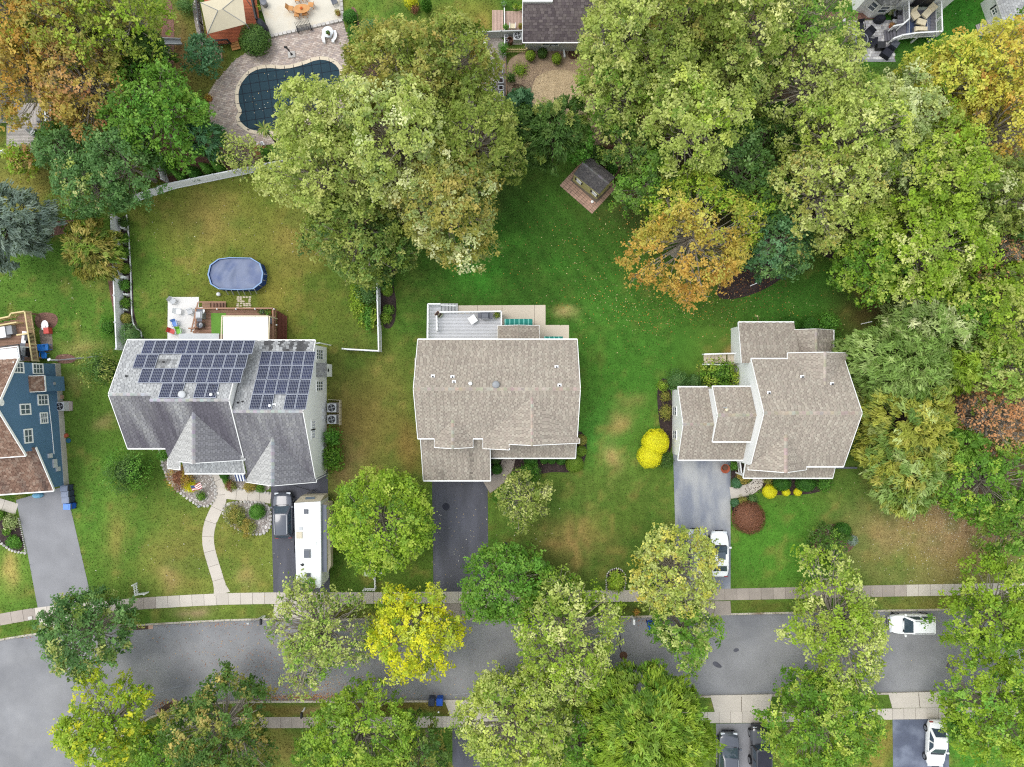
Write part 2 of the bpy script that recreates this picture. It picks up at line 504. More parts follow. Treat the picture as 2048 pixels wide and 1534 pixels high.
LAWN_BASE = C(80, 104, 42)
LAWN = [  # cx, cy, rx, ry, colour, strength, power
    (480, 520, 280, 190, C(98, 108, 46), 1.0, 6), (150, 560, 190, 190, C(80, 112, 44), 1.0, 4), (60, 370, 120, 70, C(112, 108, 56), .9, 3),
    (390, 400, 120, 45, C(96, 108, 44), .7, 2), (420, 440, 70, 60, C(128, 112, 66), .7, 2), (600, 470, 60, 60, C(140, 122, 70), .6, 2), (560, 600, 60, 60, C(126, 116, 58), .7, 2), (650, 600, 60, 60, C(92, 106, 46), .7, 2),
    (720, 830, 90, 130, C(112, 102, 56), .95, 3), (700, 740, 60, 50, C(86, 98, 44), .7, 2), (690, 930, 40, 50, C(134, 112, 80), .8, 2), (815, 900, 26, 70, C(130, 102, 62), .7, 2), (680, 880, 40, 60, C(128, 108, 66), .5, 2),
    (430, 1090, 150, 130, C(106, 118, 54), 1.0, 5), (350, 1130, 60, 60, C(116, 112, 60), .8, 2), (500, 1120, 50, 70, C(110, 116, 54), .8, 2), (495, 1150, 16, 20, C(150, 136, 90), .8, 2), (340, 1160, 14, 24, C(150, 130, 88), .7, 2),
    (200, 1000, 90, 190, C(84, 116, 46), .9, 3), (235, 1080, 20, 60, C(128, 122, 66), .8, 2), (20, 1140, 50, 70, C(92, 122, 50), .9, 3), (25, 1140, 14, 26, C(168, 148, 92), .8, 2),
    (170, 690, 36, 18, C(176, 154, 104), .85, 2), (205, 850, 20, 12, C(150, 132, 92), .6, 2), (150, 765, 30, 20, C(140, 132, 84), .5, 2),
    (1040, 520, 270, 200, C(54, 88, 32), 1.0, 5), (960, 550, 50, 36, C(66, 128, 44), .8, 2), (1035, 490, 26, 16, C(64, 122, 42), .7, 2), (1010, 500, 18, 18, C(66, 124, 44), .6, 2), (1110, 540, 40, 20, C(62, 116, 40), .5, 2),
    (1230, 660, 130, 110, C(62, 104, 38), .9, 3), (1240, 780, 90, 120, C(66, 112, 40), .9, 3), (1200, 870, 50, 60, C(70, 132, 52), .6, 2), (1130, 622, 20, 9, C(176, 158, 110), .8, 2), (1240, 845, 24, 22, C(158, 134, 88), .75, 2), (1258, 800, 26, 16, C(150, 136, 84), .6, 2), (1228, 920, 16, 28, C(168, 138, 96), .8, 2), (1218, 965, 6, 9, C(176, 150, 100), .7, 2),
    (1180, 1060, 190, 130, C(74, 94, 40), 1.0, 5), (1130, 1090, 90, 50, C(112, 104, 60), .7, 2), (1190, 1060, 26, 40, C(140, 118, 72), .5, 2), (1145, 1100, 12, 50, C(150, 122, 80), .7, 2), (1175, 1075, 8, 50, C(146, 120, 78), .7, 2), (1100, 1090, 30, 12, C(150, 124, 80), .7, 2), (1240, 1020, 60, 60, C(84, 108, 44), .7, 2), (1040, 1120, 60, 60, C(70, 84, 36), .7, 2),
    (1560, 1080, 140, 100, C(74, 118, 42), 1.0, 5), (1690, 1080, 70, 90, C(80, 112, 46), .8, 2), (1860, 1070, 180, 110, C(132, 118, 80), 1.0, 4), (1960, 1040, 120, 80, C(146, 122, 96), .9, 3), (1750, 1075, 14, 30, C(160, 136, 96), .6, 2), (1800, 1130, 60, 30, C(104, 120, 58), .7, 2), (1900, 1200, 120, 18, C(104, 104, 54), .8, 3),
    (1650, 620, 220, 90, C(58, 98, 36), 1.0, 5), (1720, 640, 40, 46, C(112, 92, 58), .7, 2), (1740, 760, 40, 120, C(64, 66, 38), .8, 3), (1740, 600, 60, 40, C(86, 76, 48), .8, 2), (1700, 960, 60, 40, C(100, 118, 56), .7, 2), (1340, 680, 80, 80, C(60, 100, 36), .8, 2), (1472, 700, 20, 30, C(150, 118, 80), .8, 3),
    (1850, 60, 220, 110, C(52, 106, 34), 1.0, 6), (720, 20, 70, 70, C(96, 118, 50), .9, 4), (930, 40, 70, 50, C(106, 112, 50), 1.0, 6), (960, 50, 16, 16, C(136, 112, 64), .6, 2), (395, 120, 70, 110, C(106, 106, 54), 1.0, 5), (345, 100, 26, 90, C(118, 86, 66), .8, 3),
    (150, 230, 60, 60, C(112, 92, 52), .9, 3), (100, 700, 60, 60, C(84, 110, 46), .5, 3),
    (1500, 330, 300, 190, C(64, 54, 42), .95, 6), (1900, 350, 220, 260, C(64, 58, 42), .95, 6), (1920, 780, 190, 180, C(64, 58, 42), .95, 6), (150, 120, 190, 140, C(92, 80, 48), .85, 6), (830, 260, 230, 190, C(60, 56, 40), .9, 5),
    (700, 1225, 200, 16, C(104, 98, 52), .8, 3), (390, 1222, 30, 9, C(150, 130, 104), .8, 2), (1240, 1220, 60, 14, C(72, 74, 40), .8, 3), (1520, 1214, 60, 12, C(92, 98, 46), .8, 3), (700, 1420, 400, 16, C(104, 92, 50), .9, 4), (640, 1420, 40, 10, C(150, 132, 100), .6, 2), (560, 1500, 60, 40, C(116, 112, 60), .9, 3), (1400, 1415, 40, 14, C(84, 112, 46), .9, 3), (1425, 1500, 20, 60, C(92, 116, 48), .9, 3), (1750, 1490, 40, 60, C(132, 124, 62), .9, 4), (1950, 1490, 60, 60, C(70, 122, 42), .9, 4),
]
def lawn_color(x, y):
    px, py = CX + x * S, CY - y * S
    px = px + (fbm(x * .35, y * .35, 3) - .5) * 46; py = py + (fbm(x * .35, y * .35, 9) - .5) * 46
    c = np.tile(np.array(LAWN_BASE), (len(x), 1))
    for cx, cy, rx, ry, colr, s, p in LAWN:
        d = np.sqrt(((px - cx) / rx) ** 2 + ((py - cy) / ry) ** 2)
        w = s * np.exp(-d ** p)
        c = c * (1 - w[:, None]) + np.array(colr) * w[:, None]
    n = fbm(x * .9, y * .9, 21, 4)
    dry = np.array(C(136, 122, 70))
    w = np.clip((n - .58) * 2.2, 0, .45) * sstep(.02, .07, c[:, 0])
    c = c * (1 - w[:, None]) + dry * w[:, None]
    g = np.array(C(58, 100, 36)); w = np.clip((fbm(x * .5, y * .5, 33, 3) - .55) * 2.0, 0, .35)
    c = c * (1 - w[:, None]) + g * w[:, None]
    m = (.80 + .40 * fbm(x * .25, y * .25, 44, 5))
    st = 1 + .09 * np.sin((x * .8 + y * .6) * 3.6) * sstep(780, 830, px) * (1 - sstep(1250, 1330, px)) * (1 - sstep(700, 760, py)) + .05 * np.sin(x * 5.0) * sstep(960, 1000, py) * sstep(960, 1000, px) * (1 - sstep(1300, 1340, px))
    return c * (m * st)[:, None] * LK
LK = np.array([1.42, 1.38, 1.25])

def attr_mesh(name, verts, faces, cols, mat, kind='structure', parent=None, label=None, cat=None):
    me = bpy.data.meshes.new(name)
    verts = np.asarray(verts, np.float32); faces = np.asarray(faces, np.int32)
    k = faces.shape[1]
    me.vertices.add(len(verts)); me.vertices.foreach_set('co', verts.ravel())
    me.loops.add(faces.size); me.loops.foreach_set('vertex_index', faces.ravel())
    me.polygons.add(len(faces)); me.polygons.foreach_set('loop_start', np.arange(0, faces.size, k, dtype=np.int32))
    me.update(calc_edges=True)
    at = me.attributes.new('Col', 'FLOAT_COLOR', 'POINT')
    c4 = np.ones((len(verts), 4), np.float32); c4[:, :3] = cols
    at.data.foreach_set('color', c4.ravel())
    me.materials.append(mat)
    o = bpy.data.objects.new(name, me)
    link(o, parent)
    OFF[o.name] = OFF[parent.name] if parent else Vector((0, 0, 0))
    return tag(o, label, cat, None, kind)

def grid_ground():
    st = 0.4
    xs = np.arange(-64, 64.01, st); ys = np.arange(-50, 50.01, st)
    xs = np.concatenate([[-900, -300, -120], xs, [120, 300, 900]]); ys = np.concatenate([[-900, -300, -120], ys, [120, 300, 900]])
    X, Y = np.meshgrid(xs, ys)
    x, y = X.ravel(), Y.ravel()
    px, py = CX + x * S, CY - y * S
    ky = np.interp(px, [p[0] for p in KNs], [p[1] for p in KNs]) - 9
    sy = np.interp(px, [p[0] for p in KSs], [p[1] for p in KSs]) + 9
    inside = (py > ky) & (((py < sy) & (px > 300)) | in_poly(px + 8, py - 10, ROAD) | in_poly(px - 9, py - 3, ROAD) | in_poly(px, py, ROAD))
    inside &= (abs(x) < 90) & (abs(y) < 80)
    z = np.where(inside, -0.3, 0.0)
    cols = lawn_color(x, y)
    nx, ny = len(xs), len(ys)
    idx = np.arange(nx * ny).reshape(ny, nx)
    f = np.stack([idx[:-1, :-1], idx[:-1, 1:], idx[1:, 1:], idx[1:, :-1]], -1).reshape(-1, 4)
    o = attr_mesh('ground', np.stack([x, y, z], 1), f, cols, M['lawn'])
    return o
grid_ground()

def verge(line, sign):
    pts = resample([P(*p)[:2] for p in line], 0.45)
    V, F = [], []
    n = len(pts); K = 4
    for i in range(n):
        d = (pts[min(i + 1, n - 1)] - pts[max(i - 1, 0)]).normalized()
        nrm = Vector((-d.y, d.x)) * sign
        for k in range(K):
            q = pts[i] + nrm * (0.10 + 1.25 * k / (K - 1))
            V.append((q.x, q.y, 0.004))
    for i in range(n - 1):
        for k in range(K - 1):
            a = i * K + k
            F.append((a, a + 1, a + K + 1, a + K) if sign < 0 else (a, a + K, a + K + 1, a + 1))
    V = np.array(V)
    attr_mesh('grass_verge', V, F, lawn_color(V[:, 0], V[:, 1]), M['lawn'])
verge(KNs, 1); verge(KSs, -1)

def sheet(name, px_poly, z, mat, kind='structure', it=0, label=None, cat=None, hard=True, depth=0.05):
    p = smooth_poly(px_poly, it) if it else px_poly
    if hard: HARD.append(p)
    mb = MB(); mb.prism(PX(p, 0), z - depth, z)
    return mb.build(name, mat, kind=kind, label=label, cat=cat)

# road with kerb stones
mb = MB(); mb.prism(PX(ROAD), -0.2, -0.11); mb.build('road', M['road'], kind='structure')
def kerb(line, sign):
    pts = resample([P(*p)[:2] for p in line], 3.0)
    root = thing('kerb', None, None, (0, 0, 0), None, 'structure')
    for a, b in zip(pts, pts[1:]):
        if max(abs(a.x), abs(b.x)) > 58 or min(a.y, b.y) < -46: continue
        d = (b - a).normalized(); nrm = Vector((-d.y, d.x)) * sign
        a2, b2 = a + d * .012, b - d * .012
        mb = MB(); mb.prism([a2, b2, b2 + nrm * .18, a2 + nrm * .18], -0.18, 0.012 + random.uniform(0, .008))
        mb.build('kerb_stone', M['kerb'], root)
kerb(KNs, 1); kerb(KSs, -1)

V3_ = Vector
def slabs(name, line, width, length, mat, z=0.03, skip=None, start=0.0, gap=0.03, it=0, widths=None):
    """a concrete path of separate slabs along a px centre line"""
    if it: line = smooth_poly(line, it, False)
    pw = [V3_(P(*p)[:2]) for p in line]; tot = sum((b - a).length for a, b in zip(pw, pw[1:])); ns = max(1, round(tot / length))
    pts = resample(pw, tot / ns / 6 * .99999)
    root = thing(name, None, None, (0, 0, 0), None, 'structure')
    n = len(pts)
    def side(i, w):
        d = (pts[min(i + 1, n - 1)] - pts[max(i - 1, 0)]).normalized()
        nrm = Vector((-d.y, d.x))
        return pts[i] + nrm * w / 2, pts[i] - nrm * w / 2, d
    edgeL, edgeR = [], []
    for i in range(0, n - 6, 6):
        j = i + 6
        L, Rr = [], []
        for k in range(i, j + 1):
            w = width if widths is None else np.interp(k / (n - 1), [q[0] for q in widths], [q[1] for q in widths])
            l, r, d = side(k, w)
            if k == i: l = l + d * gap / 2; r = r + d * gap / 2
            if k == j: l = l - d * gap / 2; r = r - d * gap / 2
            L.append(l); Rr.append(r)
        edgeL += L; edgeR += Rr
        c = (L[0] + Rr[0]) / 2
        if abs(c.x) > 58 or abs(c.y) > 46: continue
        mb = MB(); zz = z + random.uniform(-.004, .004)
        sel = [0, 3, 6]
        mb.prism([L[k] for k in sel] + [Rr[k] for k in sel[::-1]], zz - .08, zz)
        mt = mat(c) if callable(mat) else mat
        mb.build('slab', mt, root)
    base = MB(); base.prism(edgeL + edgeR[::-1], -0.05, z - .022); base.build('joint_sand', M['joint'], root)
    HARD.append([px_of(*p) for p in edgeL + edgeR[::-1]])
    return root

def sw_mat(c):
    px = CX + c.x * S
    if px < 70 or 250 < px < 300: return M['concrete_old']
    if 1340 < px < 1460 or 1470 < px < 1800: return M['concrete_old']
    return M['concrete']
SWN = [(-120, 1262), (0, 1239), (75, 1226), (150, 1219), (260, 1208), (430, 1198), (545, 1196), (700, 1196), (1024, 1194), (1240, 1192), (1460, 1189), (1740, 1182), (2048, 1177), (2200, 1174)]
slabs('sidewalk', SWN, 1.15, 1.2, sw_mat, 0.03, it=1)
SWS = [(330, 1446), (545, 1445), (900, 1444), (1140, 1440), (1390, 1435), (1540, 1434), (1760, 1428), (1920, 1426), (2200, 1421)]
slabs('sidewalk', SWS, 1.1, 1.15, lambda c: M['concrete_old'] if CX + c.x * S < 640 else M['concrete'], 0.03, it=1)

def apron(pts, mat, ncut):
    """sloping driveway apron: pts = four px corners (road left, road right, walk right, walk left), cut into slabs"""
    root = thing('driveway_apron', None, None, (0, 0, 0), None, 'structure')
    a, b, c, d = [Vector((q[0], q[1])) for q in pts]
    HARD.append(pts)
    g = .7 / max((b - a).length, 1)
    for k in range(ncut):
        t0, t1 = k / ncut + g, (k + 1) / ncut - g
        q = [a.lerp(b, t0), a.lerp(b, t1), d.lerp(c, t1), d.lerp(c, t0)]
        zs = [0.022, 0.022, 0.03, 0.03]
        mb = MB(); mb.slab3([P(p.x, p.y, z) for p, z in zip(q, zs)], 0.1)
        mb.build('slab', mat, root)
    mb = MB(); mb.slab3([P(p.x, p.y, .008) for p in (a, b, c, d)], .05); mb.build('joint_sand', M['joint'], root)
apron([(80, 1266), (152, 1258), (150, 1232), (76, 1238)], M['concrete'], 2)
apron([(545, 1238), (664, 1239), (660, 1209), (548, 1209)], M['concrete'], 4)
apron([(862, 1239), (984, 1239), (976, 1207), (866, 1207)], M['concrete_old'], 2)
apron([(1392, 1231), (1463, 1229), (1461, 1202), (1398, 1203)], M['concrete_old'], 2)
apron([(888, 1400), (990, 1399), (988, 1433), (901, 1434)], M['concrete'], 2)
apron([(1420, 1391), (1545, 1389), (1538, 1423), (1429, 1424)], M['concrete'], 2)
apron([(1776, 1386), (1898, 1383), (1896, 1415), (1784, 1416)], M['concrete'], 2)

for pts, m in (([(32, 1000), (131, 972), (156, 1080), (179, 1180), (150, 1208), (76, 1217), (56, 1110)], 'drive_grey'),
               ([(541, 940), (655, 930), (660, 1186), (547, 1186)], 'drive_dark'),
               ([(864, 945), (975, 945), (977, 1184), (867, 1184)], 'drive_dark'),
               ([(1346, 900), (1461, 900), (1461, 1178), (1354, 1180)], 'drive_worn'),
               ([(905, 1456), (990, 1456), (990, 1700), (905, 1700)], 'drive_dark'),
               ([(1432, 1447), (1540, 1446), (1545, 1700), (1434, 1700)], 'drive_grey'),
               ([(1785, 1439), (1897, 1438), (1900, 1700), (1788, 1700)], 'drive_blue')):
    sheet('driveway', pts, 0.02, M[m])

# cracks and a patched spot in the road
for i, pts in enumerate(([(1238, 1258), (1241, 1275), (1238, 1290), (1243, 1303), (1246, 1311)], [(905, 1390), (940, 1386), (990, 1389)], [(300, 1390), (360, 1372), (430, 1371)], [(1500, 1396 - 12), (1580, 1378), (1700, 1376)])):
    mb = MB()
    for a, b in zip(pts, pts[1:]): mb.bar(P(*a, -.1085), P(*b, -.1085), .05 if i else .07, .004)
    mb.build('road_crack', M['dark'] if i == 0 else M['drive_worn'], kind='structure')
for pts in ([(1424, 1329), (1430, 1322), (1440, 1328), (1446, 1336), (1436, 1337)], [(1006, 1090), (1012, 1082), (1018, 1092)], [(884, 1012), (888, 1006), (896, 1006), (901, 1014), (893, 1022), (887, 1019)], [(1466, 1300), (1476, 1296), (1480, 1302), (1470, 1306)]):
    sheet('oil_stain', pts, .0245 if pts[0][1] < 1100 else -.1065, M['drive_dark'] if pts[0][1] > 1100 else M['black'], it=2, hard=False, depth=.004)
# front walks
slabs('front_walk', [(420, 935), (432, 965), (446, 992), (432, 1020), (418, 1050), (415, 1085), (424, 1120), (434, 1150), (444, 1188)], 1.15, 1.5, M['concrete'], 0.024, it=2, widths=[(0, 1.5), (.25, 1.2), (.8, 1.15), (.93, 1.15), (1, 1.7)])
slabs('front_walk', [(450, 986), (480, 990), (542, 996)], 1.1, 1.25, M['concrete'], 0.027)
slabs('front_walk', [(1019, 912), (1014, 935), (1000, 956), (985, 968), (973, 975)], 1.3, 2.6, M['concrete_old'], 0.024, it=2)
slabs('front_walk', [(1520, 950), (1516, 968), (1500, 980), (1480, 983), (1460, 986)], 1.15, 2.4, M['concrete'], 0.024, it=2)
slabs('front_walk', [(-20, 1002), (34, 1018)], 1.1, 1.3, M['concrete'], 0.024)

# planting beds
BEDS = [
    ([(250, 430), (258, 436), (262, 520), (266, 560), (268, 640), (288, 668), (290, 700), (246, 700), (240, 560), (236, 440)], 'mulch'),
    ([(760, 520), (790, 515), (793, 545), (786, 570), (793, 600), (792, 640), (780, 660), (763, 652), (760, 590)], 'mulch'),
    ([(1440, 560), (1430, 596), (1470, 600), (1530, 580), (1580, 545), (1605, 500), (1600, 440), (1520, 430)], 'mulch'),
    ([(1636, 440), (1634, 500), (1650, 516), (1700, 520), (1720, 480), (1680, 440)], 'mulch'),
    ([(980, 900), (980, 985), (1000, 975), (1012, 950), (1022, 920), (1032, 952), (1060, 955), (1100, 943), (1140, 946), (1165, 936), (1175, 900), (1170, 866), (1150, 860), (1140, 900)], 'mulch'),
    ([(1485, 955), (1520, 955), (1530, 990), (1560, 990), (1600, 990), (1640, 985), (1665, 960), (1660, 930), (1490, 930)], 'mulch'),
    ([(1462, 925), (1490, 925), (1500, 958), (1490, 975), (1462, 976)], 'mulch'), ([(1462, 996), (1512, 990), (1516, 1010), (1500, 1040), (1464, 1030)], 'mulch'),
    ([(1312, 757), (1345, 757), (1345, 930), (1318, 860)], 'mulch'),
    ([(1213, 1150), (1222, 1138), (1240, 1136), (1252, 1150), (1250, 1172), (1244, 1182), (1216, 1182)], 'mulch'),
    ([(1614, 1072), (1640, 1052), (1680, 1046), (1706, 1066), (1712, 1090), (1690, 1110), (1630, 1110)], 'redmulch'),
    ([(-20, 1015), (30, 1030), (46, 1070), (50, 1104), (20, 1100), (-20, 1070)], 'mulch'),
    ([(70, 625), (112, 625), (118, 645), (100, 662), (70, 655)], 'redmulch'), ([(110, 710), (140, 707), (156, 718), (140, 728), (112, 726)], 'redmulch'),
    ([(70, 448), (170, 436), (170, 455), (120, 470), (70, 476), (60, 500), (30, 500), (30, 470)], 'redmulch'),
    ([(210, 520), (236, 520), (236, 660), (222, 600)], 'redmulch'),
    ([(300, 270), (380, 260), (430, 262), (470, 292), (520, 300), (575, 296), (575, 326), (480, 342), (400, 360), (330, 372), (300, 340)], 'redmulch'),
    ([(330, 0), (345, 0), (350, 80), (345, 170), (320, 180), (312, 120), (326, 60)], 'redmulch'),
    ([(382, 0), (400, 0), (412, 92), (400, 92), (392, 60)], 'gravel'),
    ([(320, 900), (345, 905), (350, 935), (420, 940), (436, 985), (420, 1014), (395, 1010), (345, 975), (325, 940)], 'gravel'),
    ([(447, 1010), (480, 1002), (540, 1006), (543, 1050), (530, 1068), (500, 1068), (470, 1055), (446, 1035)], 'gravel'),
    ([(445, 930), (540, 960), (541, 984), (478, 980), (452, 960)], 'gravel'),
    ([(952, 70), (1008, 70), (1014, 120), (1012, 200), (1000, 230), (930, 210), (930, 170), (985, 140), (975, 100)], 'gravel'),
    ([(1012, 100), (1170, 98), (1200, 160), (1185, 200), (1200, 260), (1225, 290), (1205, 300), (1160, 285), (1080, 250), (1040, 220), (1012, 190)], 'dirt'),
    ([(1066, 160), (1090, 142), (1140, 138), (1166, 160), (1168, 190), (1150, 205), (1110, 214), (1075, 222), (1062, 200)], 'paledirt'),
    ([(1020, 165), (1058, 172), (1060, 215), (1046, 226), (1028, 200)], 'litter'),
    ([(1190, 286), (1230, 290), (1245, 330), (1230, 360), (1200, 330)], 'redmulch'),
    ([(700, 10), (715, 20), (722, 70), (706, 60)], 'redmulch'),
    ([(1560, 22), (1760, 26), (1760, 40), (1690, 38), (1560, 36)], 'redmulch'),
]
for i, (pts, m) in enumerate(BEDS):
    sheet({'mulch': 'mulch_bed', 'redmulch': 'mulch_bed', 'gravel': 'gravel_bed', 'dirt': 'dirt_yard', 'paledirt': 'straw_patch', 'litter': 'dark_soil'}[m], pts, 0.012 + 0.0007 * i, M[m], it=2)
litter = [([(1230, 120), (1330, 10), (1560, 30), (1690, 130), (1800, 260), (2048, 180), (2120, 300), (2120, 620), (1960, 660), (1790, 600), (1720, 470), (1630, 420), (1560, 380), (1480, 320), (1260, 320)], 'litter'),
          ([(1770, 640), (1900, 590), (2120, 600), (2120, 1040), (1990, 1000), (1900, 960), (1850, 900), (1775, 830)], 'litter'),
          ([(640, 120), (960, 100), (990, 200), (960, 360), (780, 480), (680, 420), (600, 330)], 'litter')]
for i, (pts, m) in enumerate(litter):
    sheet('leaf_litter', pts, 0.006 + .0012 * i, M[m], kind='stuff', it=2, label='brown leaf litter under the trees')
# ============================================================ building helpers
PAL = {
    'tan': [C(174, 163, 149), C(170, 158, 145), C(178, 168, 154), C(165, 153, 141)],
    'grey': [C(152, 151, 152), C(158, 157, 157), C(147, 146, 148), C(163, 162, 160)],
    'brown': [C(140, 112, 96), C(150, 122, 106), C(126, 98, 84), C(158, 134, 118)],
    'char': [C(104, 94, 94), C(112, 102, 102), C(96, 86, 88), C(118, 108, 106)],
    'lgrey': [C(182, 182, 182), C(172, 172, 173), C(190, 190, 190)],
    'shed': [C(112, 108, 108), C(120, 115, 114), C(104, 100, 101)],
}
def shingle_rows(pl, poly, pal, row=0.19, tab=0.31, stain=None, dark=0.55):
    """Courses of separate tabs laid over a planar 3-D polygon; returns an MB."""
    n = pl.n
    g = Vector((pl.gx, pl.gy, 0))
    up = Vector((g.x, g.y, g.length_squared)) if g.length > 1e-6 else Vector((0, 1, 0))
    up.normalize(); u = up.cross(n).normalized()
    o = poly[0]
    q = [((p - o).dot(u), (p - o).dot(up)) for p in poly]
    v0, v1 = min(a[1] for a in q), max(a[1] for a in q); u0 = min(a[0] for a in q)
    mb = MB()
    nr = max(1, int(round((v1 - v0) / row))); rr = (v1 - v0) / nr
    cols = PAL[pal]
    def xs(v):
        out = []
        for i in range(len(q)):
            (xa, va), (xb, vb) = q[i], q[(i + 1) % len(q)]
            if (va > v) != (vb > v): out.append(xa + (v - va) / (vb - va) * (xb - xa))
        return sorted(out)
    for k in range(nr):
        vb, vt = v0 + k * rr, v0 + (k + 1) * rr
        iv = xs((vb + vt) / 2); ib = xs(vb + rr * .02); it_ = xs(vt - rr * .02)
        for a in range(0, len(iv) - 1, 2):
            xa, xb = iv[a], iv[a + 1]
            same = len(ib) == len(iv) == len(it_)
            x = u0 - tab * (.5 if k % 2 else 0) - tab * random.uniform(0, .15)
            x += int((xa - x) / tab) * tab - tab
            alt = int(round((xa - u0) / tab)) % 2 == 0
            while x < xb:
                w = tab * random.uniform(.9, 1.1)
                l, r = max(x, xa), min(x + w, xb)
                x += w
                if r - l < .03: continue
                lb = ib[a] if same and l == xa else l; lt = it_[a] if same and l == xa else l
                rb = ib[a + 1] if same and r == xb else r; rt = it_[a + 1] if same and r == xb else r
                alt = not alt
                h = 0.030 if alt else 0.016
                c = random.choice(cols); f = random.uniform(.96, 1.04) * (1.04 if alt else .90)
                pm = o + u * ((l + r) / 2) + up * vb
                if stain: c, f = stain(pm, c, f)
                c = tuple(min(.8, e * f) for e in c)
                gp = .012
                A = o + u * (lb + gp) + up * vb; B = o + u * (rb - gp) + up * vb
                D = o + u * (lt + gp) + up * (vt + .01); E = o + u * (rt - gp) + up * (vt + .01)
                ah, dh = n * h, n * .006
                mb.face([A + ah, B + ah, E + dh, D + dh], 0, c)
                mb.face([A, B, B + ah, A + ah], 0, tuple(e * dark for e in c))
    return mb

class House:
    def __init__(s, name, label, cat, px, py, group=None):
        s.root = thing(name, label, cat, P(px, py, 0), group)
        s.rb = MB(); s.roof = None; s.sh = []; s.trim = MB(); s.cap = []
        s.walls = {}
    def plane(s, pl, px_poly, pal, stain=None, thick=0.16, row=0.19, tab=0.31, world=None, base_m=0):
        pts = world if world else [pl.cast(a, b) for a, b in px_poly]
        s.rb.slab3(pts, thick, base_m)
        s.sh.append(shingle_rows(pl, [p + pl.n * .004 for p in pts], pal, row, tab, stain))
        s.pal = pal
        return pts
    def edge(s, a, b, w=.09, h=.2, dz=-.07, out=(0, 0)):
        """white fascia board along a roof edge a-b (3-D)"""
        o = Vector((out[0], out[1], dz))
        s.trim.bar(a + o, b + o, w, h)
    def ridge(s, a, b, pal=None, w=.36, light=1.12):
        s.cap.append((a, b, pal, w, light))
    def finish(s, base_mat, trim_mat=None):
        s.roof = s.rb.build('roof', base_mat, s.root)
        mb = MB()
        for q in s.sh:
            i = len(mb.v); mb.v += q.v; mb.f += [tuple(k + i for k in f) for f in q.f]; mb.m += q.m; mb.c += q.c
        if mb.f: mb.build('shingles', M['shingle'], s.roof, kind='stuff')
        if s.cap:
            mb = MB()
            for a, b, pal, w, light in s.cap:
                L = (b - a).length; n = max(1, int(L / .3)); d = (b - a) / n
                side = d.cross(Vector((0, 0, 1))).normalized()
                for k in range(n):
                    c = tuple(min(.8, e * light * random.uniform(.9, 1.08)) for e in random.choice(PAL[pal or s.pal]))
                    p, q = a + d * k, a + d * (k + 1.06)
                    z0, z1 = Vector((0, 0, .05 + .012)), Vector((0, 0, .05))
                    dn = Vector((0, 0, -.10))
                    mb.face([p + z0, p - side * w / 2 + dn, q - side * w / 2 + dn, q + z1], 0, c)
                    mb.face([p + z0, q + z1, q + side * w / 2 + dn, p + side * w / 2 + dn], 0, c)
            mb.build('ridge_cap', M['shingle'], s.roof, kind='stuff')
        if s.trim.f: s.trim.build('fascia', trim_mat or M['trim'], s.roof)
        return s
    def block(s, x0, x1, y0, y1, ze, zr=None, axis='x', mat='siding_white', ridge=None, name='wall', z0=0.0):
        """walls of a block; with zr the two gable ends rise to the ridge (axis = the ridge's direction)"""
        mb = MB()
        def quad(pts): mb.face(pts)
        c = [(x0, y0), (x1, y0), (x1, y1), (x0, y1)]
        if zr is None:
            mb.prism(c, z0, ze)
        elif axis == 'x':
            ym = (y0 + y1) / 2 if ridge is None else ridge
            for x in (x0, x1):
                pts = [(x, y0, z0), (x, y1, z0), (x, y1, ze), (x, ym, zr), (x, y0, ze)]
                mb.face(pts if x == x1 else pts[::-1])
            mb.face([(x0, y0, z0), (x1, y0, z0), (x1, y0, ze), (x0, y0, ze)]); mb.face([(x1, y1, z0), (x0, y1, z0), (x0, y1, ze), (x1, y1, ze)])
        else:
            xm = (x0 + x1) / 2 if ridge is None else ridge
            for y in (y0, y1):
                pts = [(x0, y, z0), (x1, y, z0), (x1, y, ze), (xm, y, zr), (x0, y, ze)]
                mb.face(pts if y == y0 else pts[::-1])
            mb.face([(x0, y1, z0), (x0, y0, z0), (x0, y0, ze), (x0, y1, ze)]); mb.face([(x1, y0, z0), (x1, y1, z0), (x1, y1, ze), (x1, y0, ze)])
        return mb.build(name, M[mat], s.root)

